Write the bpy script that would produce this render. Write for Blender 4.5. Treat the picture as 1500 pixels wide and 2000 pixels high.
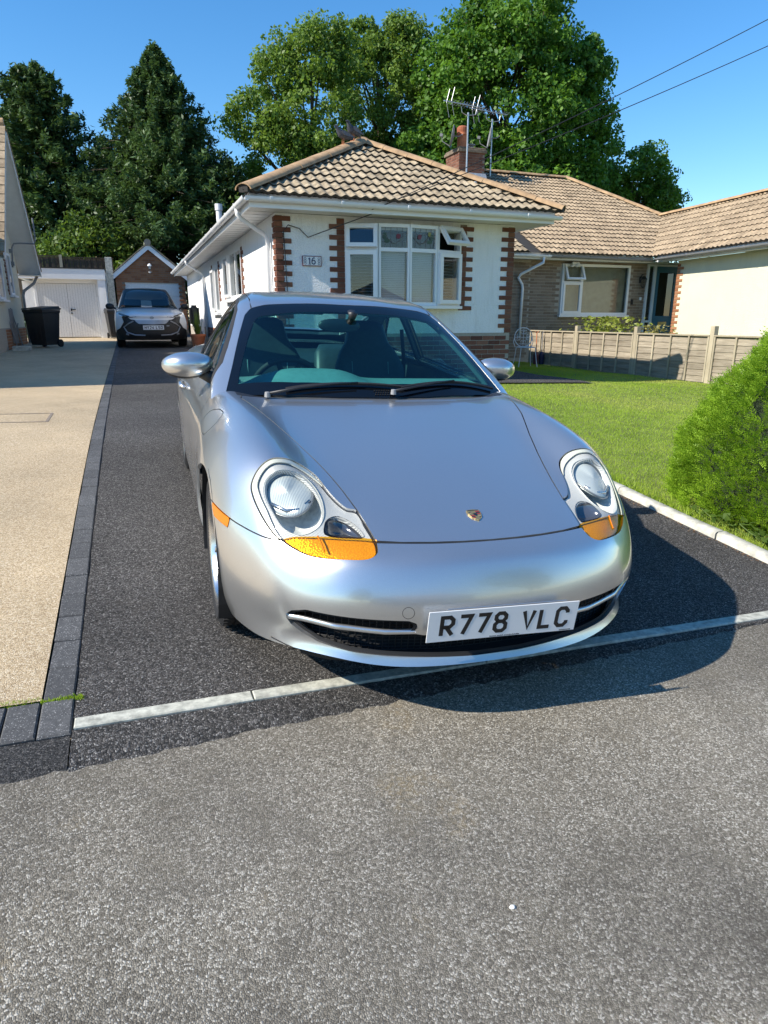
import bpy, bmesh, math, random
import numpy as np
from mathutils import Vector, Matrix, Euler
from mathutils.bvhtree import BVHTree
from mathutils.geometry import delaunay_2d_cdt
rnd = random.Random(7); nrs = np.random.RandomState(11)
R = math.radians
scene = bpy.context.scene
col = scene.collection
for o in list(bpy.data.objects): bpy.data.objects.remove(o)
# ------------------------------------------------------------------ camera
CAM_H, PITCH, YAW = 1.40, R(16.3), R(20.4)
cam_d = bpy.data.cameras.new('camera'); cam = bpy.data.objects.new('camera', cam_d); col.objects.link(cam)
cam_d.sensor_fit = 'VERTICAL'; cam_d.sensor_height = 24.0; cam_d.lens = 24.0*1290/2000
cam_d.clip_start = 0.05; cam_d.clip_end = 3000
cF = Vector((math.sin(YAW)*math.cos(PITCH), math.cos(YAW)*math.cos(PITCH), -math.sin(PITCH)))
cR = Vector((math.cos(YAW), -math.sin(YAW), 0)); cU = cR.cross(cF)
cam.matrix_world = Matrix(((cR.x, cU.x, -cF.x, 0), (cR.y, cU.y, -cF.y, 0), (cR.z, cU.z, -cF.z, CAM_H), (0, 0, 0, 1)))
scene.camera = cam
# ------------------------------------------------------------------ sky, sun, exposure
SUN_DIR = Vector((-1.0, -0.09, 0.80)).normalized()          # towards the sun
w = bpy.data.worlds.new('World'); scene.world = w; w.use_nodes = True
wn = w.node_tree; bg = wn.nodes['Background']; sky = wn.nodes.new('ShaderNodeTexSky')
sky.sky_type = 'NISHITA'; sky.sun_disc = False
sky.sun_elevation = math.asin(SUN_DIR.z); sky.sun_rotation = math.atan2(SUN_DIR.x, SUN_DIR.y)
sky.altitude = 0; sky.air_density = 1.15; sky.dust_density = 0.0; sky.ozone_density = 5.0
hs = wn.nodes.new('ShaderNodeHueSaturation'); hs.inputs['Saturation'].default_value = 1.24; wn.links.new(sky.outputs[0], hs.inputs['Color']); wn.links.new(hs.outputs[0], bg.inputs[0]); bg.inputs[1].default_value = 0.122
sl = bpy.data.lights.new('sun', 'SUN'); so = bpy.data.objects.new('sun', sl); col.objects.link(so)
sl.energy = 4.8; sl.angle = R(0.5); sl.color = (1.0, 0.93, 0.82)
so.rotation_euler = (-SUN_DIR).to_track_quat('-Z', 'Y').to_euler(); so.location = SUN_DIR*60
vs = scene.view_settings; vs.view_transform = 'Standard'; vs.look = 'None'; vs.gamma = 1.0; vs.exposure = 0.72
vs.use_curve_mapping = False
scene.render.engine = 'CYCLES'; scene.cycles.use_denoising = True; scene.cycles.max_bounces = 7; scene.cycles.diffuse_bounces = 3; scene.cycles.glossy_bounces = 4
scene.cycles.transparent_max_bounces = 24
# ------------------------------------------------------------------ object helpers
WM = {}
def link(o, parent=None, mat4=None):
    col.objects.link(o)
    Mx = mat4 if mat4 is not None else Matrix.Identity(4)
    if parent is not None:
        o.parent = parent; o.matrix_parent_inverse = WM[parent.name].inverted()
    o.matrix_basis = Mx
    WM[o.name] = Mx.copy()
    return o
def tag(o, label=None, cat=None, group=None, kind=None):
    if label: o['label'] = label
    if cat: o['category'] = cat
    if group: o['group'] = group
    if kind: o['kind'] = kind
    return o
def thing(name, loc, label, cat, group=None, kind=None, rot=None):
    o = bpy.data.objects.new(name, None); o.empty_display_size = .1
    Mx = Matrix.Translation(Vector(loc))
    if rot is not None: Mx = Mx @ rot
    link(o, None, Mx); return tag(o, label, cat, group, kind)
def mesh(name, v, f, mat=None, smooth=False, normals=None):
    me = bpy.data.meshes.new(name)
    me.from_pydata([tuple(map(float, p)) for p in v] if not isinstance(v, np.ndarray) else v.tolist(), [], f if isinstance(f, list) else f.tolist())
    if mat is not None:
        for m_ in (mat if isinstance(mat, (list, tuple)) else [mat]): me.materials.append(m_)
    if smooth: me.polygons.foreach_set('use_smooth', [True]*len(me.polygons))
    me.update(); return me
def fastmesh(name, v, quads, mat):
    """v (n,3), quads (m,k) arrays -> mesh quickly"""
    v = np.asarray(v, np.float32); quads = np.asarray(quads, np.int32); k = quads.shape[1]
    me = bpy.data.meshes.new(name); me.vertices.add(len(v)); me.vertices.foreach_set('co', v.ravel())
    me.loops.add(quads.size); me.loops.foreach_set('vertex_index', quads.ravel())
    me.polygons.add(len(quads)); me.polygons.foreach_set('loop_start', np.arange(0, quads.size, k, dtype=np.int32))
    me.update(calc_edges=True); me.materials.append(mat); return me
def obj(name, me, parent=None, mat4=None): return link(bpy.data.objects.new(name, me), parent, mat4)
class MB:
    """collects simple solids into one mesh"""
    def __init__(s): s.v = []; s.f = []
    def add(s, v, f):
        b = len(s.v); s.v += [tuple(p) for p in v]; s.f += [[i+b for i in q] for q in f]; return s
    def box(s, x0, x1, y0, y1, z0, z1, M4=None, bev=0):
        if bev:
            a = bev
            v = []; 
            for (z, ins) in ((z0, a), (z0+a, 0), (z1-a, 0), (z1, a)):
                v += [(x0+ins, y0+ins, z), (x1-ins, y0+ins, z), (x1-ins, y1-ins, z), (x0+ins, y1-ins, z)]
            f = [[3, 2, 1, 0], [12, 13, 14, 15]]
            for k in range(3):
                for i in range(4): f.append([k*4+i, k*4+(i+1) % 4, k*4+4+(i+1) % 4, k*4+4+i])
        else:
            v = [(x0, y0, z0), (x1, y0, z0), (x1, y1, z0), (x0, y1, z0), (x0, y0, z1), (x1, y0, z1), (x1, y1, z1), (x0, y1, z1)]
            f = [[3, 2, 1, 0], [4, 5, 6, 7], [0, 1, 5, 4], [1, 2, 6, 5], [2, 3, 7, 6], [3, 0, 4, 7]]
        if M4 is not None: v = [M4 @ Vector(p) for p in v]
        return s.add(v, f)
    def tube(s, pts, r, n=8, cap=True, closed=False):
        pts = [Vector(p) for p in pts]; L = len(pts); rr = r if isinstance(r, (list, tuple)) else [r]*L
        b = len(s.v); up = None
        for i, p in enumerate(pts):
            if closed: t = (pts[(i+1) % L]-pts[i-1])
            else: t = pts[min(i+1, L-1)]-pts[max(i-1, 0)]
            t.normalize()
            if up is None:
                up = Vector((0, 0, 1)) if abs(t.z) < .9 else Vector((1, 0, 0))
            a = up - t*up.dot(t)
            if a.length < 1e-4: a = t.orthogonal()
            a.normalize(); up = a; c = t.cross(a)
            for k in range(n):
                th = 2*math.pi*k/n; s.v.append(tuple(p+(a*math.cos(th)+c*math.sin(th))*rr[i]))
        for i in range(L if closed else L-1):
            for k in range(n):
                j = (i+1) % L
                s.f.append([b+i*n+k, b+i*n+(k+1) % n, b+j*n+(k+1) % n, b+j*n+k])
        if cap and not closed:
            s.f.append([b+k for k in range(n)][::-1]); s.f.append([b+(L-1)*n+k for k in range(n)])
        return s
    def lathe(s, prof, n=24, M4=None, close=True):
        """prof list (r,z) revolved about z"""
        b = len(s.v); L = len(prof)
        for k in range(n):
            th = 2*math.pi*k/n
            for r, z in prof:
                p = Vector((r*math.cos(th), r*math.sin(th), z)); s.v.append(tuple(M4 @ p if M4 is not None else p))
        for k in range(n):
            for i in range(L-1):
                a, c = b+k*L+i, b+((k+1) % n)*L+i
                s.f.append([a, c, c+1, a+1])
        return s
    def prism(s, poly, fn, d0, d1):
        """poly list of 2D, fn(u,v,d)->3D"""
        n = len(poly); b = len(s.v)
        s.v += [tuple(fn(u, v, d0)) for u, v in poly]+[tuple(fn(u, v, d1)) for u, v in poly]
        s.f += [[b+i for i in range(n)][::-1], [b+n+i for i in range(n)]]
        for i in range(n): s.f.append([b+i, b+(i+1) % n, b+n+(i+1) % n, b+n+i])
        return s
    def mesh(s, name, mat, smooth=False):
        return mesh(name, s.v, s.f, mat, smooth)
    def build(s, name, mat, parent=None, smooth=False, mat4=None, angle=None):
        me = s.mesh(name, mat, smooth or angle is not None)
        if angle is not None:
            bm = bmesh.new(); bm.from_mesh(me); bmesh.ops.recalc_face_normals(bm, faces=bm.faces)
            for e in bm.edges:
                if len(e.link_faces) == 2 and e.calc_face_angle(0) > R(angle): e.smooth = False
            bm.to_mesh(me); bm.free()
        return obj(name, me, parent, mat4)
def bx(name, x0, x1, y0, y1, z0, z1, mat, parent=None, bev=0):
    return MB().box(x0, x1, y0, y1, z0, z1, None, bev).build(name, mat, parent)
def pchip(xs, ys):
    xs = np.array(xs, float); ys = np.array(ys, float); h = np.diff(xs); d = np.diff(ys)/h; m = np.zeros_like(xs)
    for i in range(1, len(xs)-1):
        if d[i-1]*d[i] > 0: w1 = 2*h[i]+h[i-1]; w2 = h[i]+2*h[i-1]; m[i] = (w1+w2)/(w1/d[i-1]+w2/d[i])
    m[0] = d[0]; m[-1] = d[-1]
    def f(x):
        x = np.asarray(x, float); i = np.clip(np.searchsorted(xs, x)-1, 0, len(h)-1); t = (x-xs[i])/h[i]
        t_ = np.clip(t, 0, 1)
        v = (1+2*t_)*(1-t_)**2*ys[i]+t_*(1-t_)**2*h[i]*m[i]+t_*t_*(3-2*t_)*ys[i+1]+t_*t_*(t_-1)*h[i]*m[i+1]
        return v
    return f
# ------------------------------------------------------------------ material helpers
class NT:
    def __init__(s, name):
        s.m = bpy.data.materials.new(name); s.m.use_nodes = True; s.t = s.m.node_tree
        s.b = s.t.nodes['Principled BSDF']; s.out = s.t.nodes['Material Output']; s._co = {}
    def n(s, typ, **kw):
        nd = s.t.nodes.new('ShaderNode'+typ)
        for k, v in kw.items():
            if k.startswith('i_'):
                key = k[2:]; key = int(key) if key.isdigit() else key
                s.set(nd.inputs[key], v)
            else: setattr(nd, k, v)
        return nd
    def set(s, sock, v):
        if isinstance(v, bpy.types.NodeSocket): s.t.links.new(v, sock)
        elif isinstance(v, bpy.types.Node): s.t.links.new(v.outputs[0], sock)
        else:
            if isinstance(v, tuple) and len(v) == 3 and sock.type == 'RGBA': v = v+(1,)
            sock.default_value = v
    def co(s, which='Object'):
        if 'tc' not in s._co: s._co['tc'] = s.n('TexCoord')
        return s._co['tc'].outputs[which]
    def pos(s):
        if 'g' not in s._co: s._co['g'] = s.n('NewGeometry')
        return s._co['g'].outputs['Position']
    def rand(s):
        if 'r' not in s._co: s._co['r'] = s.n('ObjectInfo')
        return s._co['r'].outputs['Random']
    def noise(s, scale, detail=4, rough=.55, vec=None, dim='3D'):
        nd = s.n('TexNoise'); nd.inputs['Scale'].default_value = scale; nd.inputs['Detail'].default_value = detail
        nd.inputs['Roughness'].default_value = rough; s.set(nd.inputs['Vector'], vec if vec is not None else s.pos()); return nd.outputs[0]
    def voro(s, scale, feature='F1', vec=None, out='Distance', rnd_=1.0):
        nd = s.n('TexVoronoi'); nd.feature = feature; nd.inputs['Scale'].default_value = scale
        nd.inputs['Randomness'].default_value = rnd_; s.set(nd.inputs['Vector'], vec if vec is not None else s.pos()); return nd.outputs[out]
    def ramp(s, fac, stops, interp='LINEAR'):
        nd = s.n('ValToRGB'); cr = nd.color_ramp; cr.interpolation = interp
        while len(cr.elements) < len(stops): cr.elements.new(.5)
        for e, (p, c) in zip(cr.elements, stops):
            e.position = p; e.color = (c if len(c) == 4 else tuple(c)+(1,)) if isinstance(c, (tuple, list)) else (c, c, c, 1)
        s.set(nd.inputs[0], fac); return nd.outputs[0]
    def mix(s, fac, a, b, mode='MIX'):
        nd = s.n('MixRGB'); nd.blend_type = mode; s.set(nd.inputs[0], fac); s.set(nd.inputs[1], a); s.set(nd.inputs[2], b); return nd.outputs[0]
    def math(s, op, a, b=0.0, c=None, clamp=False):
        nd = s.n('Math'); nd.operation = op; nd.use_clamp = clamp; s.set(nd.inputs[0], a); s.set(nd.inputs[1], b)
        if c is not None: s.set(nd.inputs[2], c)
        return nd.outputs[0]
    def sep(s, v):
        nd = s.n('SeparateXYZ'); s.set(nd.inputs[0], v); return nd.outputs
    def bump(s, h, strength=.3, dist=.01, prev=None):
        nd = s.n('Bump'); nd.inputs['Strength'].default_value = strength; nd.inputs['Distance'].default_value = dist
        s.set(nd.inputs['Height'], h)
        if prev is not None: s.set(nd.inputs['Normal'], prev)
        s.t.links.new(nd.outputs[0], s.b.inputs['Normal']); return nd.outputs[0]
    def P(s, **kw):
        names = dict(color='Base Color', rough='Roughness', metal='Metallic', coat='Coat Weight', coat_rough='Coat Roughness', spec='Specular IOR Level', trans='Transmission Weight', ior='IOR', sub='Subsurface Weight', emis='Emission Color', emis_s='Emission Strength', alpha='Alpha', sheen='Sheen Weight')
        for k, v in kw.items(): s.set(s.b.inputs[names[k]], v)
        return s
def simple(name, c, rough=.5, metal=0.0, var=.12, scale=6.0, bump=0.0, bscale=60.0, bdist=.003, coat=0.0, spec=.5, objvar=0.0):
    t = NT(name); n = t.noise(scale, 5, .6)
    lo = tuple(max(0, x*(1-var)) for x in c); hi = tuple(min(1, x*(1+var)) for x in c)
    cc = t.ramp(n, [(.3, lo), (.7, hi)])
    if objvar: cc = t.mix(1.0, cc, t.ramp(t.rand(), [(0, 1-objvar), (1, 1.0)]), 'MULTIPLY')
    t.P(color=cc, rough=rough, metal=metal, coat=coat, spec=spec)
    if bump: t.bump(t.noise(bscale, 4, .6), bump, bdist)
    return t.m
def leafmat(name, lo, hi, scale=.5, trans=.35, rough=.5):
    t = NT(name); n = t.noise(scale, 3, .6); n2 = t.noise(scale*14, 2, .5)
    f = t.math('ADD', t.math('MULTIPLY', n, .6), t.math('MULTIPLY', n2, .4))
    c = t.ramp(f, [(.35, lo), (.62, hi)])
    t.P(color=c, rough=rough, spec=.35)
    tr = t.n('BsdfTranslucent'); t.set(tr.inputs[0], t.mix(.5, c, (hi[0]*1.3, hi[1]*1.3, hi[2]*.6)))
    mx = t.n('MixShader'); mx.inputs[0].default_value = trans
    t.t.links.new(t.b.outputs[0], mx.inputs[1]); t.t.links.new(tr.outputs[0], mx.inputs[2]); t.t.links.new(mx.outputs[0], t.out.inputs[0])
    return t.m
def glass(name, tint, refl=1.0, rough=.01):
    """clear pane: tinted see-through plus Fresnel reflection"""
    t = NT(name); lw = t.n('LayerWeight'); lw.inputs[0].default_value = .5; fs = t.math('ADD', t.math('MULTIPLY', t.math('POWER', lw.outputs['Facing'], 5.0), .92), .075)
    tr = t.n('BsdfTransparent'); t.set(tr.inputs[0], tint); gl = t.n('BsdfGlossy'); gl.inputs['Roughness'].default_value = rough
    mx = t.n('MixShader'); t.set(mx.inputs[0], t.math('MULTIPLY', fs, refl, clamp=True))
    t.t.links.new(tr.outputs[0], mx.inputs[1]); t.t.links.new(gl.outputs[0], mx.inputs[2]); t.t.links.new(mx.outputs[0], t.out.inputs[0])
    return t.m
# ------------------------------------------------------------------ materials of the place
def m_road():
    t = NT('road_asphalt'); p = t.pos()
    cell = t.voro(205, 'F1', p, 'Color'); edge = t.voro(205, 'DISTANCE_TO_EDGE', p)
    v = t.sep(cell)[0]; big = t.noise(.9, 5, .65); mid = t.noise(7, 4, .6); fine = t.noise(320, 2, .5)
    st = t.ramp(v, [(0, (.135, .119, .093)), (.45, (.265, .236, .187)), (.78, (.37, .335, .27)), (.95, (.58, .54, .46))])
    st = t.mix(t.ramp(edge, [(0, .8), (.07, 0.0)]), st, (.05, .047, .042))
    st = t.mix(t.ramp(big, [(.44, 0.0), (.62, .45)]), st, (.095, .088, .078))
    st = t.mix(t.ramp(mid, [(.5, 0.0), (.8, .35)]), st, (.19, .165, .12))
    st = t.mix(t.math('MULTIPLY', t.ramp(t.voro(62, 'F1', p), [(.10, 1.0), (.2, 0.0)]), t.ramp(t.sep(t.voro(62, 'F1', p, 'Color'))[1], [(.72, 0.0), (.76, 1.0)])), st, (.33, .31, .27))
    st = t.mix(1.0, st, t.ramp(t.noise(.55, 4, .6), [(.35, .66), (.65, 1.18)]), 'MULTIPLY')
    st = t.mix(t.math('MULTIPLY', t.ramp(t.noise(2.2, 3, .6), [(.60, 0.0), (.68, .3)]), t.ramp(t.noise(60, 3), [(.4, 0.0), (.6, 1.0)])), st, (.30, .22, .10))
    t.P(color=t.mix(.25, st, t.mix(1.0, st, t.ramp(fine, [(.3, .5), (.7, 1.5)]), 'MULTIPLY')), rough=.95, spec=.2)
    h = t.math('ADD', t.math('MINIMUM', edge, .25), t.math('MULTIPLY', v, .12)); t.bump(h, .7, .008); return t.m
def m_tarmac(name, tone, warm, scale=190):
    t = NT(name); p = t.pos(); wp = t.mix(.012, p, t.n('TexNoise', i_Scale=40.0, i_Vector=p).outputs[1])
    cell = t.voro(scale, 'F1', wp, 'Color'); edge = t.voro(scale, 'DISTANCE_TO_EDGE', wp); v = t.sep(cell)[0]
    st = t.ramp(v, [(0, (tone*.30, tone*.30, tone*.30)), (.55, (tone, tone*warm, tone*warm*warm)), (.9, (tone*1.9, tone*1.82, tone*1.75)), (1, (tone*3.2, tone*3.1, tone*2.9))])
    st = t.mix(t.ramp(edge, [(0, .9), (.1, 0.0)]), st, (.012, .012, .012))
    st = t.mix(1.0, st, t.ramp(t.noise(.8, 4, .6), [(.3, .75), (.7, 1.2)]), 'MULTIPLY')
    st = t.mix(t.ramp(t.noise(3.5, 5, .7), [(.62, 0.0), (.8, .25)]), st, (.20, .18, .15))
    t.P(color=st, rough=.92, spec=.22)
    t.bump(t.math('ADD', t.math('MINIMUM', edge, .3), t.math('MULTIPLY', v, .25)), 1.0, .012); return t.m
def m_gravel():
    t = NT('resin_gravel'); p = t.pos(); cell = t.voro(185, 'F1', p, 'Color'); edge = t.voro(185, 'DISTANCE_TO_EDGE', p); c = t.sep(cell)
    st = t.ramp(c[0], [(0, (.33, .24, .135)), (.3, (.57, .435, .26)), (.7, (.68, .54, .345)), (1, (.80, .69, .50))])
    st = t.mix(t.ramp(edge, [(0, .9), (.09, 0.0)]), st, (.16, .09, .035))
    st = t.mix(1.0, st, t.ramp(t.noise(1.1, 5, .65), [(.3, .78), (.7, 1.1)]), 'MULTIPLY')
    st = t.mix(t.ramp(t.noise(5, 5, .7), [(.6, 0.0), (.82, .3)]), st, (.23, .17, .09))
    t.P(color=st, rough=.75); t.bump(t.math('ADD', t.math('MINIMUM', edge, .3), t.math('MULTIPLY', c[1], .3)), .7, .006); return t.m
def m_sett():
    t = NT('charcoal_sett'); n = t.noise(45, 5, .7); v = t.voro(420, 'F1', None, 'Color')
    c = t.ramp(n, [(.3, (.046, .047, .048)), (.7, (.088, .089, .090))]); c = t.mix(t.ramp(t.sep(v)[0], [(.93, 0.0), (.97, .6)]), c, (.45, .45, .44))
    c = t.mix(1.0, c, t.ramp(t.rand(), [(0, .8), (1, 1.15)]), 'MULTIPLY'); t.P(color=c, rough=.8); t.bump(n, .5, .006); return t.m
def m_render(name, c, bs=55):
    t = NT(name); v = t.noise(bs, 3, .55); big = t.noise(1.3, 4, .6)
    x, y, z = t.sep(t.pos())
    dirt = t.ramp(t.noise(3.0, 4, .7, t.n('Mapping', i_Vector=t.pos(), i_Scale=(3, 3, .35)).outputs[0]), [(.52, 0.0), (.82, .30)])
    cc = t.mix(1.0, c+(1,), t.ramp(big, [(.3, .93), (.7, 1.0)]), 'MULTIPLY')
    t.P(color=t.mix(dirt, cc, (.45, .43, .36)), rough=.85, spec=.25); t.bump(t.ramp(v, [(.38, 0.0), (.62, 1.0)]), .55, .010); return t.m
def m_brick(name, a, b, c2):
    t = NT(name); rr = t.rand(); n = t.noise(30, 5, .65)
    c = t.ramp(rr, [(0, a), (.45, b), (1, c2)]); c = t.mix(t.ramp(n, [(.35, 0.0), (.75, .45)]), c, tuple(x*.55 for x in b))
    c = t.mix(t.ramp(t.noise(9, 4, .7), [(.6, 0.0), (.85, .3)]), c, (.42, .36, .28))
    t.P(color=c, rough=.85, spec=.3); t.bump(n, .5, .004); return t.m
def m_tile(name, base, dark, light):
    t = NT(name); p = t.pos(); n = t.noise(9, 6, .7); n2 = t.noise(1.4, 4, .65); n3 = t.noise(45, 4, .7)
    c = t.ramp(n, [(.32, dark), (.5, base), (.72, light)])
    c = t.mix(1.0, c, t.ramp(t.rand(), [(0, .78), (1, 1.12)]), 'MULTIPLY')
    c = t.mix(t.ramp(n2, [(.56, 0.0), (.75, .55)]), c, tuple(x*.55 for x in dark))
    c = t.mix(t.ramp(n3, [(.58, 0.0), (.70, .7)]), c, (.05, .045, .038)); c = t.mix(t.ramp(t.noise(22, 4, .75), [(.60, 0.0), (.70, .5)]), c, (.52, .46, .34))
    t.P(color=c, rough=.9, spec=.2); t.bump(n3, .6, .006); return t.m
def m_wood(name, c1, c2, axis='y'):
    t = NT(name); sc = {'x': (1.2, 22, 22), 'y': (22, 1.2, 22), 'z': (22, 22, 1.2)}[axis]
    mp = t.n('Mapping', i_Vector=t.pos(), i_Scale=sc).outputs[0]; n = t.noise(2.2, 5, .65, mp); n2 = t.noise(2.0, 4, .6)
    c = t.ramp(n, [(.3, c1), (.7, c2)]); c = t.mix(1.0, c, t.ramp(t.rand(), [(0, .72), (1, 1.12)]), 'MULTIPLY')
    c = t.mix(t.ramp(n2, [(.5, 0.0), (.75, .5)]), c, tuple(x*.7 for x in c1)); t.P(color=c, rough=.85, spec=.25); t.bump(n, .5, .004); return t.m
MT = {}
def mats():
    MT['road'] = m_road(); MT['drive'] = m_tarmac('drive_tarmac', .132, .92); MT['apron'] = m_tarmac('apron_tarmac', .105, .93, 150)
    MT['patch'] = m_tarmac('patch_tarmac', .090, 1.0, 240)
    MT['gravel'] = m_gravel(); MT['sett'] = m_sett()
    MT['concrete'] = simple('concrete', (.44, .43, .37), .85, var=.34, scale=16, bump=.4, bscale=90)
    MT['edging'] = simple('edging_concrete', (.42, .42, .36), .85, var=.38, scale=34, bump=.5, bscale=140)
    MT['white_render'] = m_render('white_render', (.88, .88, .87)); MT['cream_render'] = m_render('cream_render', (.74, .70, .52), 80)
    MT['left_render'] = m_render('left_render', (.70, .66, .52), 80)
    MT['brick'] = m_brick('brown_brick', (.13, .05, .032), (.19, .078, .048), (.23, .11, .07))
    MT['plinth'] = m_brick('plinth_brick', (.12, .05, .036), (.21, .085, .055), (.27, .13, .085))
    MT['buff'] = m_brick('buff_brick', (.19, .14, .10), (.25, .19, .135), (.30, .24, .18))
    MT['redbrick'] = m_brick('orange_brick', (.26, .10, .045), (.33, .14, .065), (.38, .19, .10))
    MT['mortar'] = simple('mortar', (.36, .32, .26), .95, var=.15, scale=30); MT['mortar_dark'] = simple('mortar_dark', (.22, .18, .14), .95, var=.15, scale=30)
    MT['tile'] = m_tile('roof_tile', (.35, .28, .185), (.15, .12, .085), (.50, .42, .30)); MT['tile2'] = m_tile('roof_tile_clean', (.36, .27, .175), (.22, .165, .105), (.45, .355, .24))
    MT['ridge'] = simple('ridge_tile', (.40, .26, .14), .85, var=.3, scale=7, bump=.3, bscale=60, objvar=.15)
    MT['felt'] = simple('roof_felt', (.03, .028, .025), .95); MT['upvc'] = simple('white_upvc', (.80, .80, .79), .32, var=.03, scale=2)
    MT['soffit'] = simple('soffit_board', (.70, .70, .68), .5, var=.05); MT['greypvc'] = simple('grey_plastic', (.20, .20, .20), .5)
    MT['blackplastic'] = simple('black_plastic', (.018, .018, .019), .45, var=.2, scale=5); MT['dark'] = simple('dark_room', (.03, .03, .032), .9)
    MT['blind'] = simple('blind_slat', (.46, .52, .61), .55, var=.05); MT['winglass'] = glass('window_glass', (.90, .92, .92), .8)
    MT['lead'] = simple('lead', (.20, .20, .21), .5, metal=.5); MT['fence'] = m_wood('fence_board', (.20, .165, .12), (.38, .33, .25)); MT['fencex'] = m_wood('fence_board_x', (.055, .04, .03), (.11, .085, .06), 'z')
    MT['post'] = m_wood('fence_post', (.33, .28, .19), (.46, .40, .29), 'z')
    MT['turf'] = simple('turf', (.13, .16, .035), .95, var=.4, scale=5, bump=.5, bscale=60, bdist=.01); MT['soil'] = simple('soil', (.10, .07, .045), .95, var=.4, scale=8, bump=.6, bscale=40, bdist=.02)
    MT['terrain'] = simple('meadow', (.07, .10, .03), .95, var=.4, scale=3, bump=.5, bscale=30)
    MT['terracotta'] = simple('terracotta', (.48, .16, .07), .8, var=.2, scale=15); MT['bark'] = simple('bark', (.10, .075, .05), .95, var=.45, scale=9, bump=.8, bscale=25, bdist=.03)
    MT['metal'] = simple('galvanised', (.45, .46, .47), .4, metal=.8); MT['whitemetal'] = simple('white_paint', (.74, .73, .70), .45, var=.08, scale=20)
mats()
# ================================================================== ground
_zp = pchip([-60, -6, -2, 1.9, 4.6, 6.6, 10, 18, 26, 45], [-1.2, -.20, -.055, .1252, .3166, .42, .505, .62, .75, 1.0])
def H(x, y):
    x = np.asarray(x, float); y = np.asarray(y, float)
    t = np.clip((y-4.8)/7.0, 0, 1); t = t*t*(3-2*t)
    return _zp(y)-.0363*(1-t)*np.clip(x, -7, 7)
def ZL(x, y):
    x = np.asarray(x, float); y = np.asarray(y, float)
    a = H(3.33, y)+.05; b = .30-.038*np.maximum(0, 9-y)+.004*np.maximum(0, y-9)
    t = np.clip((x-3.36)/6.1, 0, 1); t = t*(1.6-.6*t)
    return a*(1-t)+b*t+.008*np.sin(x*2.1+y*1.3)+.006*np.sin(y*3.3-x)
def sheet(name, xs, ys, zf, mat, kind='structure', off=0.0, parent=None, smooth=True):
    X, Y = np.meshgrid(np.asarray(xs, float), np.asarray(ys, float)); Z = zf(X, Y)+off
    nx, ny = len(xs), len(ys); v = np.stack([X.ravel(), Y.ravel(), Z.ravel()], 1)
    i = np.arange((ny-1)*nx).reshape(ny-1, nx)[:, :-1].ravel()
    q = np.stack([i, i+1, i+nx+1, i+nx], 1)
    me = fastmesh(name, v, q, mat); me.polygons.foreach_set('use_smooth', [True]*len(me.polygons))
    o = obj(name, me, parent)
    if kind: o['kind'] = kind
    return o
def ZT(x, y):
    x = np.asarray(x, float); y = np.asarray(y, float)
    z = np.where(x < 3.36, H(np.maximum(x, -7), np.clip(y, -60, 45)), ZL(np.minimum(x, 9.5), np.clip(y, 2.0, 45)))
    return np.where(y < 1.9, H(x, y), z)-.10
gx = np.concatenate([[-600, -200, -80, -40, -20], np.linspace(-10, 14, 70), [17, 20, 30, 45, 80, 200, 600]])
gy = np.concatenate([[-600, -200, -90, -60, -40, -20, -10], np.linspace(-5, 16, 70), np.linspace(18, 46, 15), [60, 100, 250, 900]])
sheet('ground', gx, gy, ZT, MT['terrain'])
ye = lambda x: 1.878+.055*np.clip(np.asarray(x, float), -2, 3)
# road: near edge follows the drive mouth
rx = np.concatenate([np.linspace(-40, -6, 12), np.linspace(-5.5, 7, 120), np.linspace(8, 40, 12)])
V = []; rows = [-40, -25, -15, -8, -5, -3.5, -2.5, -1.8, -1.2, -.8, -.4, 0, .3, .6, .9, 1.2, 1.45, 1.65]
for yy in rows: V.append(np.stack([rx, np.full_like(rx, yy), H(rx, yy)], 1))
yy = ye(rx)+.015*np.sin(rx*7)*.3+nrs.normal(0, .004, len(rx)); V.append(np.stack([rx, yy+.02, H(rx, yy)], 1))
V = np.array(V); n1, n2 = V.shape[:2]; i = np.arange((n1-1)*n2).reshape(n1-1, n2)[:, :-1].ravel()
me = fastmesh('road', V.reshape(-1, 3), np.stack([i, i+1, i+n2+1, i+n2], 1), MT['road']); me.polygons.foreach_set('use_smooth', [True]*len(me.polygons))
obj('road', me)['kind'] = 'structure'
# driveway tarmac, apron strip, far drive
DX0, DX1, YL0, YL1 = -.292, 3.285, 2.035, 2.10
sheet('driveway', np.linspace(DX0, DX1, 30), np.concatenate([np.linspace(YL1, 8, 60), np.linspace(8.3, 30, 30)]), H, MT['drive'], off=.010)
def strip(name, xs, y0f, y1f, off, mat, edge=None):
    xs = np.asarray(xs); k = 4; V = []
    for j in range(k+1):
        yy = y0f(xs)*(1-j/k)+y1f(xs)*j/k
        if j == 0 and edge is not None: yy = yy+edge
        V.append(np.stack([xs, yy, H(xs, yy)+off-(.012 if j == 0 and edge is not None else 0)], 1))
    V = np.array(V); n1, n2 = V.shape[:2]; i = np.arange((n1-1)*n2).reshape(n1-1, n2)[:, :-1].ravel()
    o = obj(name, fastmesh(name, V.reshape(-1, 3), np.stack([i, i+1, i+n2+1, i+n2], 1), mat)); o['kind'] = 'structure'; return o
ax = np.linspace(DX0, 6.0, 260)
strip('drive_apron', ax, lambda x: ye(x)-.008, lambda x: x*0+YL0, .010, MT['apron'], nrs.normal(0, .006, 260))
ax2 = np.linspace(-6, DX0-.004, 160)
strip('left_apron', ax2, lambda x: ye(x)-.008, lambda x: x*0+2.012, .009, MT['patch'], nrs.normal(0, .004, 160))
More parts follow.
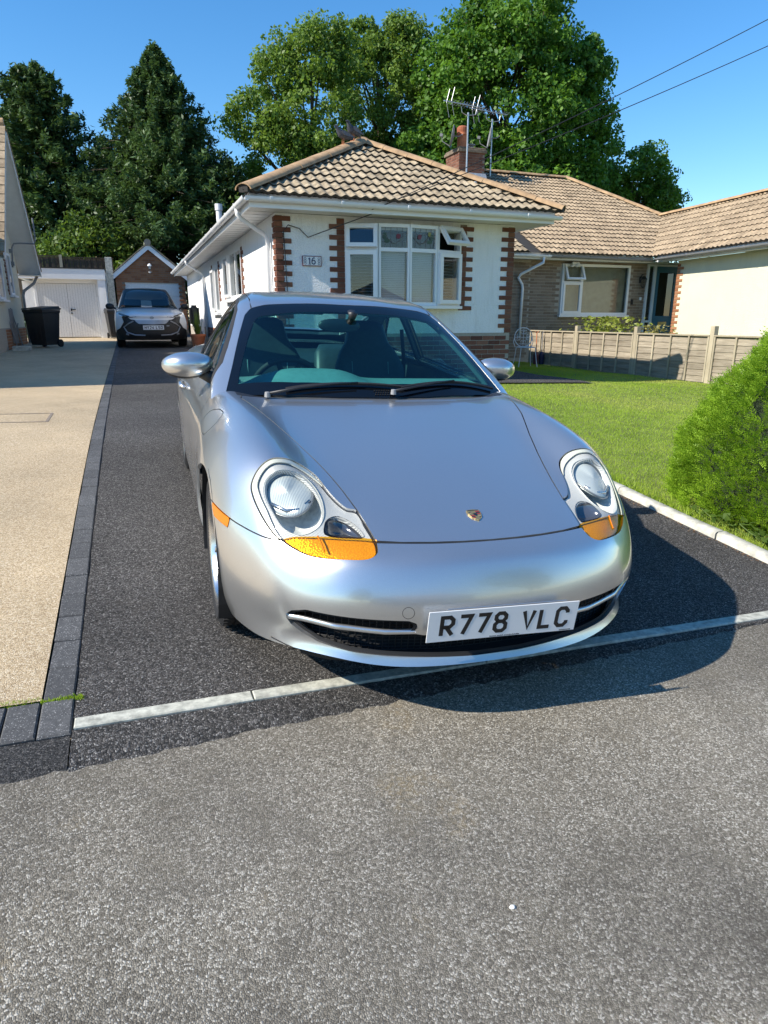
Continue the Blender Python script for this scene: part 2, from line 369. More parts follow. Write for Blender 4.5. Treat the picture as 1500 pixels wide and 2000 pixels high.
# flush concrete edging stones across the drive mouth, one piece each
bed = sheet('edging_bed', np.linspace(DX0, 6.0, 40), [YL0-.001, YL1+.001], H, MT['mortar_dark'], off=-.004)
xs_e = [DX0+.002, .28, 1.19, 2.10, 3.01, 3.92, 4.83, 5.74]
for a, b in zip(xs_e[:-1], xs_e[1:]):
    m = MB(); y0, y1 = YL0+.003, YL1-.003; k = 5
    for q in range(k):
        pass
    x0, x1 = a+.002, b-.002; za, zb = float(H(x0, 2.07)), float(H(x1, 2.07)); e = .004
    ts = .017+rnd.uniform(-.002, .002)
    v = [(x0, y0, za-.05), (x1, y0, zb-.05), (x1, y1, zb-.05), (x0, y1, za-.05), (x0, y0, za+ts-e), (x1, y0, zb+ts-e), (x1, y1, zb+ts-e), (x0, y1, za+ts-e),
         (x0+e, y0+e, za+ts), (x1-e, y0+e, zb+ts), (x1-e, y1-e, zb+ts), (x0+e, y1-e, za+ts)]
    f = [[3, 2, 1, 0], [0, 1, 5, 4], [1, 2, 6, 5], [2, 3, 7, 6], [3, 0, 4, 7], [4, 5, 9, 8], [5, 6, 10, 9], [6, 7, 11, 10], [7, 4, 8, 11], [8, 9, 10, 11]]
    m.add(v, f); m.build('edging_stone', MT['edging'], bed)
# left neighbour's resin gravel drive
sheet('gravel_drive', np.linspace(-9, -.396, 50), np.concatenate([np.linspace(2.215, 8, 60), np.linspace(8.3, 26.2, 30)]), H, MT['gravel'], off=.018)
# charcoal setts: the column between the two drives and the course along the road
sb = sheet('sett_bed', [-.394, DX0-.0005], np.linspace(2.214, 26, 60), H, MT['mortar_dark'], off=-.004)
sb2 = sheet('sett_course_bed', np.linspace(-6, DX0-.0005, 30), [2.013, 2.2135], H, MT['mortar_dark'], off=-.004)
sett = MB().box(-.0485, .0485, -.0975, .0975, -.06, 0, None, .005).mesh('sett', MT['sett'])
def put_sett(x, y, parent, rz=0.0):
    h = .017+rnd.uniform(-.003, .003); e = .05
    nx = -(float(H(x+e, y))-float(H(x-e, y)))/(2*e); ny = -(float(H(x, y+e))-float(H(x, y-e)))/(2*e)
    q = Vector((nx+rnd.uniform(-.008, .008), ny+rnd.uniform(-.008, .008), 1)).normalized(); q = Vector((0, 0, 1)).rotation_difference(q).to_matrix().to_4x4()
    obj('sett', sett, parent, Matrix.Translation((x, y, float(H(x, y))+h)) @ q @ Matrix.Rotation(rz+rnd.uniform(-.01, .01), 4, 'Z'))
y = 2.314
while y < 24: put_sett(-.3435, y, sb); y += .2
x = -.3435
while x > -1.6: put_sett(x, 2.113, sb2); x -= .1015
# flush inspection cover in the gravel drive
m = MB()
for (x0, x1, y0, y1) in ((-1.72, -.80, 6.90, 6.925), (-1.72, -.80, 7.42, 7.445), (-.825, -.80, 6.925, 7.42), (-1.72, -1.695, 6.925, 7.42)):
    zz = [float(H(a, b))+.021 for a, b in ((x0, y0), (x1, y0), (x1, y1), (x0, y1))]
    m.add([(x0, y0, zz[0]), (x1, y0, zz[1]), (x1, y1, zz[2]), (x0, y1, zz[3])], [[0, 1, 2, 3]])
tag(m.build('inspection_cover', MT['mortar_dark']), 'thin dark rectangular frame of a flush inspection cover in the yellow gravel drive', 'manhole cover')
# white concrete kerb between drive and lawn
kb = sheet('kerb_bed', [3.286, 3.359], np.linspace(2.0, 9.9, 30), H, MT['soil'], off=.0)
yk = 2.02
while yk < 9.5:
    L = .905; k = 4; v = []; f = []
    o_ = rnd.uniform(-.006, .006)
    for j in range(k+1):
        yy = yk+L*j/k; z0 = float(H(3.30, yy)); top = z0+.055+rnd.uniform(-.004, .004)
        v += [(3.283+o_, yy, z0-.06), (3.286+o_, yy, top-.012), (3.298+o_, yy, top), (3.352+o_, yy, top+.002), (3.362+o_, yy, top-.008), (3.362+o_, yy, z0-.06)]
    for j in range(k):
        for i in range(5): f.append([j*6+i, j*6+i+1, j*6+7+i, j*6+6+i])
    f += [[0, 1, 2, 3, 4, 5][::-1], [k*6+i for i in range(6)]]
    MB().add(v, f).build('kerb_stone', MT['concrete'], kb, angle=50); yk += .915
# lawn, path by the house
sheet('lawn', np.linspace(3.363, 9.52, 60), np.linspace(1.95, 15.7, 100), ZL, MT['turf'], off=-.012)
sheet('path', np.linspace(3.364, 7.35, 20), np.linspace(9.45, 12.1, 14), ZL, MT['drive'], off=.012)
# mown grass
def grass_blades(n, x0, x1, y0, y1, dens, hmin, hmax, wid, ok):
    px = nrs.uniform(x0, x1, n*2); py = nrs.uniform(y0, y1, n*2); keep = (nrs.uniform(0, 1, n*2) < dens(px, py)) & ok(px, py); px, py = px[keep][:n], py[keep][:n]; n = len(px)
    pz = ZL(px, py)-.014; h = nrs.uniform(hmin, hmax, n); a = nrs.uniform(0, 2*np.pi, n); lean = nrs.uniform(.1, .9, n); la = nrs.uniform(0, 2*np.pi, n)
    d = np.sqrt(px**2+py**2); wd = wid*(0.7+.12*d)*nrs.uniform(.7, 1.3, n)
    ex, ey = np.cos(a)*wd, np.sin(a)*wd; tx, ty = np.cos(la)*lean*h, np.sin(la)*lean*h
    v = np.empty((n, 3, 3)); v[:, 0] = np.stack([px-ex, py-ey, pz], 1); v[:, 1] = np.stack([px+ex, py+ey, pz], 1); v[:, 2] = np.stack([px+tx, py+ty, pz+h], 1)
    return v.reshape(-1, 3), np.arange(n*3).reshape(n, 3)
tg = NT('grass'); n_ = tg.noise(.55, 4, .6); n2_ = tg.noise(60, 2, .5); f_ = tg.math('ADD', tg.math('MULTIPLY', n_, .65), tg.math('MULTIPLY', n2_, .35))
cg = tg.ramp(f_, [(.34, (.20, .34, .022)), (.50, (.34, .48, .045)), (.68, (.52, .52, .14))]); tg.P(color=cg, rough=.5, spec=.3)
tr_ = tg.n('BsdfTranslucent'); tg.set(tr_.inputs[0], tg.mix(.5, cg, (.45, .60, .04))); mx_ = tg.n('MixShader'); mx_.inputs[0].default_value = .42
tg.t.links.new(tg.b.outputs[0], mx_.inputs[1]); tg.t.links.new(tr_.outputs[0], mx_.inputs[2]); tg.t.links.new(mx_.outputs[0], tg.out.inputs[0]); MT['grass'] = tg.m
okf = lambda x, y: ~((y > 9.42) & (x < 7.37)) & ~((y > 10.1) & (x < 6.2))
v, q = grass_blades(420000, 3.368, 9.5, 2.3, 15.5, lambda x, y: np.clip(1.25-.085*np.hypot(x, y), .30, 1), .010, .026, .0016, okf)
gr = obj('grass', fastmesh('grass', v, q, MT['grass'])); tag(gr, 'short mown green grass of the front lawn beside the driveway', 'grass', kind='stuff')
# ragged tufts along the kerb, moss in the sett joint
n = 2600; px = 3.366+np.abs(nrs.normal(0, .05, n)); py = nrs.uniform(2.2, 9.3, n); pz = ZL(px, py)-.01; h = nrs.uniform(.03, .085, n); a = nrs.uniform(0, 6.28, n)
v = np.empty((n, 3, 3)); v[:, 0] = np.stack([px-.003*np.cos(a), py-.003*np.sin(a), pz], 1); v[:, 1] = np.stack([px+.003*np.cos(a), py+.003*np.sin(a), pz], 1); v[:, 2] = np.stack([px+nrs.uniform(-.06, .03, n), py+nrs.uniform(-.04, .04, n), pz+h], 1)
tag(obj('verge_grass', fastmesh('verge_grass', v.reshape(-1, 3), np.arange(n*3).reshape(n, 3), MT['grass'])), 'longer ragged grass fringe hanging over the white kerb', 'grass', kind='stuff')
n = 700; px = nrs.uniform(-.52, -.27, n); py = 2.2135+nrs.normal(0, .006, n)+np.where(px < -.40, .012, 0); pz = H(px, py)+.008; h = nrs.uniform(.004, .018, n); a = nrs.uniform(0, 6.28, n)
v = np.empty((n, 3, 3)); v[:, 0] = np.stack([px-.003*np.cos(a), py-.003*np.sin(a), pz], 1); v[:, 1] = np.stack([px+.003*np.cos(a), py+.003*np.sin(a), pz], 1); v[:, 2] = np.stack([px+nrs.uniform(-.008, .008, n), py+nrs.uniform(-.008, .008, n), pz+h], 1)
tag(obj('moss', fastmesh('moss', v.reshape(-1, 3), np.arange(n*3).reshape(n, 3), MT['grass'])), 'thin line of moss and weeds in the joint between grey setts', 'moss', kind='stuff')
# loose bits on the road
n = 260; px = 3.265-np.abs(nrs.normal(0, .02, n)); py = nrs.uniform(2.1, 4.2, n); pz = H(px, py)+.014; a = nrs.uniform(0, 6.28, n); s_ = nrs.uniform(.003, .010, n)
v = np.empty((n, 4, 3))
for k in range(4): v[:, k] = np.stack([px+s_*np.cos(a+k*1.571)*(1 if k % 2 else .45), py+s_*np.sin(a+k*1.571)*(1 if k % 2 else .45), pz+nrs.uniform(0, .004, n)], 1)
tag(obj('leaf_litter', fastmesh('leaf_litter', v.reshape(-1, 3), np.arange(n*4).reshape(n, 4), simple('litter', (.20, .11, .05), .9, var=.5, scale=90))), 'scattered brown leaf litter along the foot of the white kerb', 'leaf litter', kind='stuff')
def pebble(name, loc, r, label, mat, sq=(1, .7, .5)):
    bm = bmesh.new(); bmesh.ops.create_icosphere(bm, subdivisions=2, radius=r)
    for v_ in bm.verts: v_.co = Vector((v_.co.x*sq[0], v_.co.y*sq[1], v_.co.z*sq[2]))*(1+rnd.uniform(-.12, .12))
    me = bpy.data.meshes.new(name); bm.to_mesh(me); bm.free(); me.materials.append(mat)
    tag(obj(name, me, None, Matrix.Translation((loc[0], loc[1], float(H(loc[0], loc[1]))+r*sq[2]*.7))), label, 'pebble')
# ================================================================== house parts shared by the bungalows
brick_me = MB().box(-.1075, .1075, -.05, .05, -.0325, .0325, None, .004)
def brick_mesh(mat, name='brick', L=.215, D=.10): return MB().box(-L/2, L/2, -D/2, D/2, -.0325, .0325, None, .004).mesh(name, mat)
def brick_face(parent, me_full, me_half, origin, ux, nrm, x0, x1, z0, z1, holes=(), proud=.0, skip=None, half_len=.1025):
    """stretcher bond of single brick objects on a vertical plane; origin + ux*s + z; holes (s0,s1,z0,z1)"""
    ux = Vector(ux).normalized(); nrm = Vector(nrm).normalized(); ang = math.atan2(ux.y, ux.x); row = 0; z = z0+.0375; cnt = 0
    while z+.03 < z1+.02:
        s = x0+(0.0 if row % 2 == 0 else -.1125)
        while s < x1-.02:
            a, b = max(s+.005, x0), min(s+.22, x1)
            L = b-a; me = me_full if L > .19 else (me_half if L > .07 else None); c = (a+b)/2
            hit = any(c+.07 > h[0] and c-.07 < h[1] and z+.02 > h[2] and z-.02 < h[3] for h in holes)
            if me is not None and not hit and not (skip and skip(c, z)):
                p = Vector(origin)+ux*c+Vector((0, 0, z))-nrm*(.05-.006-proud-rnd.uniform(-.0015, .0015))
                sc = L/(.215 if me is me_full else half_len)
                obj('brick', me, parent, Matrix.Translation(p) @ Matrix.Rotation(ang+(math.pi if rnd.random() < .5 else 0), 4, 'Z') @ Matrix.Diagonal((sc, 1, 1, 1))); cnt += 1
            s += .225
        z += .075; row += 1
    return cnt
def quoins(parent, me_s, me_l, origin, ux, nrm, z0, z1, side=1, first=0, Ls=.1025, Ll=.215):
    """alternating short/long courses at a corner; side=+1 grows along +ux"""
    ux = Vector(ux); nrm = Vector(nrm); ang = math.atan2(ux.y, ux.x); z = z0+.0375; k = first
    while z+.03 < z1:
        L = Ll if k % 2 else Ls; me = me_l if k % 2 else me_s
        p = Vector(origin)+ux*side*(L/2+rnd.uniform(-.004, .004))+Vector((0, 0, z))-nrm*(.05-.014)
        obj('brick', me, parent, Matrix.Translation(p) @ Matrix.Rotation(ang, 4, 'Z')); z += .075; k += 1
MT['tilebutt_shade'] = simple('tile_butt_shade', (.055, .045, .034), .95, var=.4, scale=30)  # dark front-face colour paints the shadow line below each tile course
# ---- interlocking roll tile
TW, TG, TLEN = .29, .29, .335
def tile_mesh(mat, name='tile'):
    n = 12; v = []; f = []
    def prof(u):
        t = (u*2) % 1.0
        return .030*(0.5-0.5*math.cos(2*math.pi*t))**1.3
    for (yy, lift) in ((0.0, .030), (TLEN, .0)):
        for i in range(n+1): u = i/n; v.append((u*(TW+.006)-TW/2, yy, lift+prof(u)+.002))
    for i in range(n+1): u = i/n; v.append((u*(TW+.006)-TW/2, 0.010, -.012+prof(u)*.95))
    for i in range(n): f.append([i, i+1, n+2+i, n+1+i]); f.append([2*n+2+i, 2*n+3+i, i+1, i])
    me = mesh(name, v, f, [mat, MT['tilebutt_shade']], True); me.polygons.foreach_set('material_index', [i % 2 for i in range(2*n)])
    bm = bmesh.new(); bm.from_mesh(me); bm.edges.ensure_lookup_table()
    for e in bm.edges:
        if len(e.link_faces) == 2 and e.calc_face_angle(0) > R(50): e.smooth = False
    bm.to_mesh(me); bm.free(); return me
def lay_tiles(parent, me, o, ux, up, width, length, inside, limit=None, gauge=TG, joined=None, cuts=()):
    """o: left end of the eaves; ux along eaves; up the slope. inside(s,t)->bool in plane coords. cuts: list of (point, normal) planes; tiles crossing are clipped"""
    ux = Vector(ux).normalized(); up = Vector(up).normalized(); nz = ux.cross(up).normalized(); o = Vector(o); cnt = 0
    nrow = int(length/gauge)+1
    for r in range(nrow):
        s = TW/2-.3; 
        while s < width+.3:
            t = r*gauge
            if inside(s, t):
                M4 = Matrix((ux.to_4d(), up.to_4d(), nz.to_4d(), (0, 0, 0, 1))).transposed()
                for i in range(3): M4[3][i] = 0; M4[i][3] = 0
                M4[3][3] = 1
                jit = Matrix.Rotation(rnd.uniform(-.012, .012), 4, 'X') @ Matrix.Rotation(rnd.uniform(-.008, .008), 4, 'Z')
                W4 = Matrix.Translation(o+ux*s+up*(t-.03+rnd.uniform(-.006, .006))+nz*(.004+rnd.uniform(0, .004))) @ M4 @ jit
                use = me
                for (cp, cn) in cuts:
                    cp, cn = Vector(cp), Vector(cn); ds = [(W4 @ v_.co-cp).dot(cn) for v_ in use.vertices]
                    if not ds or min(ds) > -.0: use = None; break
                    if max(ds) > 0:
                        bm = bmesh.new(); bm.from_mesh(use); Wi = W4.inverted()
                        bmesh.ops.bisect_plane(bm, geom=list(bm.verts)+list(bm.edges)+list(bm.faces), plane_co=Wi @ cp, plane_no=(W4.to_3x3().transposed() @ cn), clear_outer=True)
                        if len(bm.faces) < 2: bm.free(); use = None; break
                        nm = bpy.data.meshes.new('tile'); bm.to_mesh(nm); bm.free()
                        if not nm.materials: nm.materials.append(me.materials[0]); nm.materials.append(me.materials[1])
                        use = nm
                if use is not None: obj('tile', use, parent, W4); cnt += 1
            s += TW
    return cnt
def ridge_run(parent, a, b, mat, L=.44, r=.115, flat=.72):
    a, b = Vector(a), Vector(b); d = (b-a); n = max(1, round(d.length/L)); d.normalize(); side = d.cross(Vector((0, 0, 1))).normalized(); upv = side.cross(d).normalized()
    seg = (b-a).length/n; v = []; f = []; k = 10
    for yy, rr in ((0, r*1.0), (seg*1.03, r*.96)):
        for q in (rr, rr-.016):
            for i in range(k+1): th = math.pi*i/k; v.append((math.cos(th)*q*1.15, yy, math.sin(th)*q*flat))
    for i in range(k):
        f += [[i, i+1, 2*(k+1)+i+1, 2*(k+1)+i], [(k+1)+i+1, (k+1)+i, i, i+1], [2*(k+1)+i, 2*(k+1)+i+1, 3*(k+1)+i+1, 3*(k+1)+i]]
    for i in (0, k): f.append([i, (k+1)+i, 3*(k+1)+i, 2*(k+1)+i])
    me = mesh('ridge_tile', v, f, mat, True)
    bm = bmesh.new(); bm.from_mesh(me); bmesh.ops.recalc_face_normals(bm, faces=bm.faces)
    for e in bm.edges:
        if len(e.link_faces) == 2 and e.calc_face_angle(0) > R(50): e.smooth = False
    bm.to_mesh(me); bm.free()
    for i in range(n):
        M4 = Matrix(((side.x, d.x, upv.x, 0), (side.y, d.y, upv.y, 0), (side.z, d.z, upv.z, 0), (0, 0, 0, 1)))
        obj('ridge_tile', me, parent, Matrix.Translation(a+d*seg*i+upv*rnd.uniform(0, .008)) @ M4 @ Matrix.Rotation(rnd.uniform(-.015, .015), 4, 'Z'))
def gutter(parent, a, b, outward, mat, r=.056, clips=.9, clipmat=None):
    a, b = Vector(a), Vector(b); d = (b-a); L = d.length; d.normalize(); outw = Vector(outward).normalized(); k = 8; m = MB()
    prof = [(r*math.cos(math.pi+math.pi*i/k), r*math.sin(math.pi+math.pi*i/k)) for i in range(k+1)]+[((r-.006)*math.cos(2*math.pi-math.pi*i/k), (r-.006)*math.sin(2*math.pi-math.pi*i/k)+.001) for i in range(k+1)]
    def fn(u, v, dd): return a+d*dd+outw*u+Vector((0, 0, v))
    m.prism(prof, fn, 0, L); g = m.build('gutter', mat, parent, angle=40)
    s = clips*.35
    while s < L:
        c = MB(); rr = r+.006
        pr = [(rr*math.cos(math.pi+math.pi*i/k), rr*math.sin(math.pi+math.pi*i/k)) for i in range(k+1)]+[(rr, .012), (r-.01, .012), (r-.01, .004), (-r+.01, .004), (-r+.01, .012), (-rr, .012)]
        c.prism(pr, fn, s-.018, s+.018); c.build('gutter_bracket', clipmat or mat, g); s += clips
    return g
def pane_frame(m, P, w, h, fw, depth, M4):
    """frame ring in local x,z on plane y=0..-depth"""
    for (x0, x1, z0, z1) in ((0, w, 0, fw), (0, w, h-fw, h), (0, fw, fw, h-fw), (w-fw, w, fw, h-fw)): m.box(x0, x1, -depth, 0, z0, z1, M4)
def loc4(o, ux, outward):
    ux = Vector(ux).normalized(); n = Vector(outward).normalized(); return Matrix(((ux.x, -n.x, 0, o[0]), (ux.y, -n.y, 0, o[1]), (0, 0, 1, o[2]), (0, 0, 0, 1)))
def opening_light(win, M4, x, z, w, h, fw=.05, tilt=0.0, glassmat=None, depth=.055, name='casement', proud=0.03):
    """framed sash (frame+pane) at local x,z; tilt: top-hung opening angle"""
    L4 = M4 @ Matrix.Translation((x, -proud, z+h)) @ Matrix.Rotation(-tilt, 4, 'X') @ Matrix.Translation((0, 0, -h))
    m = MB(); pane_frame(m, None, w, h, fw, depth, L4); s = m.build(name, MT['upvc'], win)
    g = MB().box(fw-.004, w-fw+.004, -depth*.5-.004, -depth*.5+.004, fw-.004, h-fw+.004, L4); g.build('pane', glassmat or MT['winglass'], s); return s
def blind(win, M4, x, z, w, h, y, pitch=.028, tilt=.5):
    m = MB(); zz = z+.01
    while zz < z+h:
        B4 = M4 @ Matrix.Translation((x, y, zz)) @ Matrix.Rotation(tilt, 4, 'X'); m.box(0, w, -.012, .012, -.0008, .0008, B4); zz += pitch
    for q in (.12, .88): m.box(x+w*q-.0015, x+w*q+.0015, y-.014, y-.012, z, z+h, M4)
    b = m.build('blind', MT['blind'], win); b['kind'] = 'stuff'; return b
# ================================================================== number 16: the white bungalow
XL, XR, YF, ZG, ZP, ZS = 2.114, 6.05, 10.17, .30, 1.176, 2.86
bung = thing('bungalow', (XL, YF, .42), 'white rendered bungalow with brown brick corners, bow window and hipped tile roof', 'house')
W = MT['white_render']
m = MB()
for a in ((XL+.002, 3.15, YF, YF+.2, ZP, ZS), (5.07, XR-.002, YF, YF+.2, ZP, ZS), (3.15, 5.07, YF, YF+.2, ZP, 1.555), (3.15, 5.07, YF, YF+.2, 2.765, ZS)): m.box(*a)
m.build('front_wall', W, bung)
# side wall with openings  (y0,y1,z0,z1)
holes = [(13.4, 15.7, 1.80, 2.72), (16.9, 18.15, 1.55, 2.60), (21.0, 21.9, .62, 2.60)]
m = MB(); yy = YF+.2
for (a, b, c, d) in holes:
    m.box(XL, XL+.2, yy, a, ZP, ZS); 
    if c > ZP: m.box(XL, XL+.2, a, b, ZP, c)
    m.box(XL, XL+.2, a, b, d, ZS); yy = b
m.box(XL, XL+.2, yy, 25.9, ZP, ZS)
m.build('side_wall', W, bung); MB().box(XR-.2, XR, YF+.2, 15.7, ZP, ZS).build('side_wall', W, bung)
pl = MB().box(XL-.004, XR+.004, YF-.004, YF+.2, ZG, ZP).box(XL-.004, XL+.2, YF+.2, 21.0, ZG, ZP).box(XL-.004, XL+.2, 21.9, 25.9, ZG, ZP).box(XR-.2, XR+.004, YF+.2, 15.7, ZG, ZP).build('plinth', MT['mortar'], bung)
bf, bh = brick_mesh(MT['plinth']), brick_mesh(MT['plinth'], 'brick', .1025)
brick_face(pl, bf, bh, (XL-.01, YF-.004, .38), (1, 0, 0), (0, -1, 0), 1.3, XR-XL+.014, 0, ZP-.38)
brick_face(pl, bf, bh, (XR+.004, YF-.004, .38), (0, 1, 0), (1, 0, 0), 0.02, .9, 0, ZP-.38)
brick_face(pl, bf, bh, (XL-.004, 20, .58), (0, -1, 0), (-1, 0, 0), 0, 4.2, 0, ZP-.58)
qs, ql = brick_mesh(MT['brick'], 'brick', .115), brick_mesh(MT['brick'], 'brick', .235)
qz1 = 2.83
qp = MB().box(XL-.003, XL+.10, YF-.003, YF+.0, ZP, qz1).box(3.03, 3.145, YF-.003, YF, ZP, qz1).box(5.075, 5.19, YF-.003, YF, 1.56, qz1).box(XR-.10, XR+.003, YF-.003, YF, ZP, qz1).build('quoins', MT['mortar_dark'], bung)
quoins(qp, qs, ql, (XL-.012, YF, ZP), (1, 0, 0), (0, -1, 0), 0, qz1-ZP, 1, 0, .115, .235)
quoins(qp, qs, ql, (3.148, YF, ZP), (1, 0, 0), (0, -1, 0), 0, qz1-ZP, -1, 1, .115, .235)
quoins(qp, qs, ql, (5.072, YF, 1.53), (1, 0, 0), (0, -1, 0), 0, qz1-1.53, 1, 1, .115, .235)
quoins(qp, qs, ql, (XR+.012, YF, ZP), (1, 0, 0), (0, -1, 0), 0, qz1-ZP, -1, 0, .115, .235)
quoins(qp, qs, ql, (XL, YF+.0, ZP), (0, 1, 0), (-1, 0, 0), 0, qz1-ZP, 1, 1, .16, .16)
for (ya, sd) in ((13.4, -1), (15.7, 1), (16.9, -1), (18.15, 1)):
    quoins(qp, qs, ql, (XL, ya, 1.80), (0, 1, 0), (-1, 0, 0), 0, .92, sd, 1, .115, .235)
# ---- soffit, fascia
EX0, EX1, EY, ZE = 1.70, 6.47, 9.72, 2.865
m = MB()
m.box(EX0, EX1, EY, YF-.002, ZE, ZE+.012); m.box(EX0, XL+.2, YF-.002, 25.9, ZE, ZE+.012); m.box(XR-.2, EX1, YF-.002, 15.4, ZE, ZE+.012)
sof = m.build('soffit', MT['soffit'], bung)
m = MB()
yy = YF
while yy < 25.5: m.box(EX0+.03, XL-.02, yy, yy+.006, ZE-.003, ZE-.0005); yy += .30
m.build('board_joint', MT['greypvc'], sof)
m = MB().box(EX0-.02, EX1+.02, EY-.022, EY, ZE-.02, ZE+.16).box(EX0-.022, EX0, EY-.0, 25.9, ZE-.02, ZE+.16).box(EX1, EX1+.022, EY, 15.4, ZE-.02, ZE+.16)
m.build('fascia', MT['upvc'], bung)
GZ = 2.965
gutter(bung, (EX0-.09, EY-.08, GZ), (EX1+.10, EY-.08, GZ-.02), (0, -1, 0), MT['upvc'], clips=1.0)
gutter(bung, (EX0-.08, 25.9, GZ), (EX0-.08, EY-.13, GZ), (-1, 0, 0), MT['upvc'], clips=.95)
# downpipes on the lit side wall
def downpipe(parent, pts, mat, r=.034):
    m = MB(); m.tube(pts, r, 10); d = m.build('downpipe', mat, parent, smooth=True)
    return d
downpipe(bung, [(EX0-.08, 10.42, GZ-.04), (EX0-.08, 10.42, GZ-.12), (EX0-.02, 10.43, GZ-.18), (XL-.10, 10.50, 2.60), (XL-.05, 10.52, 2.52), (XL-.05, 10.52, .45)], MT['upvc'])
downpipe(bung, [(EX0-.08, 19.8, GZ-.04), (EX0-.08, 19.8, GZ-.12), (XL-.10, 19.9, 2.60), (XL-.05, 19.9, 2.52), (XL-.05, 19.9, .6)], MT['upvc'])
# soil pipe through the roof (white)
MB().lathe([(0, .62), (.075, .62), (.075, .5), (.06, .5), (.06, 0)], 14).build('flue_pipe', MT['upvc'], bung, smooth=False, mat4=Matrix.Translation((1.95, 14.9, 3.02)))
# ---- roof
roof = MB()
ez, ex0, ex1, ey = 3.01, 1.63, 6.54, 9.645
apex = Vector(((ex0+ex1)/2, 12.06, 4.285)); rb = Vector((apex.x, 17.6, 4.285))
MY, MZ, MRY, MX0, MX1 = 15.2, 2.99, 20.6, 1.63, 19.5; tanm = .53; mrz = MZ+(MRY-MY)*tanm
rv = [(ex0, ey, ez), (ex1, ey, ez), apex, rb, (ex1, 15.2, ez), (ex0, 16, ez)]
roof.add(rv, [[0, 1, 2], [1, 4, 3, 2], [5, 0, 2, 3]])
roof.add([(MX0, MY, MZ), (9.6, MY, MZ), (9.6, MRY, mrz), (MX0+5.4, MRY, mrz), (MX0, 26, MZ), (9.6, 26, MZ)], [[0, 1, 2, 3], [0, 3, 4], [4, 3, 2, 5]])
rf = roof.build('roof', MT['felt'], bung)
tm = tile_mesh(MT['tile']); sl_up = (apex-Vector((apex.x, ey, ez)))
Ls = sl_up.length; half = (ex1-ex0)/2
nL = (Vector((ex0, ey, ez))-apex).cross(Vector((0, 0, 1))); nR = Vector((0, 0, 1)).cross(Vector((ex1, ey, ez))-apex)
nL = Vector((-abs(nL.x), abs(nL.y), 0)).normalized(); nR = Vector((abs(nR.x), abs(nR.y), 0)).normalized()
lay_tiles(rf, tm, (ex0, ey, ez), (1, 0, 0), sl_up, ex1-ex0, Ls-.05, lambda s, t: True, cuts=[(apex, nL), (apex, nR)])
# recess roof tiles that belong to this house
mu = Vector((0, 1, tanm))
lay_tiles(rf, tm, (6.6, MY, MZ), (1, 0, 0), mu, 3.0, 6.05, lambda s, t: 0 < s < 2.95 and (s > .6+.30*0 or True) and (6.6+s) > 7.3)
ridge_run(rf, Vector((ex0-.04, ey-.04, ez+.02)), apex+Vector((0, 0, .03)), MT['ridge'])
ridge_run(rf, Vector((ex1+.04, ey-.04, ez+.02)), apex+Vector((0, 0, .03)), MT['ridge'])
ridge_run(rf, apex+Vector((0, -.03, .04)), rb+Vector((0, 0, .03)), MT['ridge'])
ridge_run(rf, (7.1, MRY, mrz+.03), (9.6, MRY, mrz+.03), MT['ridge'])
for sx in (ex0-.03, ex1+.03):   # dark hip-end stop
    MB().box(-.07, .07, -.015, .05, -.03, .075).build('hip_end', MT['felt'], rf, mat4=Matrix.Translation((sx, ey-.03, ez+.03)) @ Matrix.Rotation(R(-45 if sx < 3 else 45), 4, 'Z'))
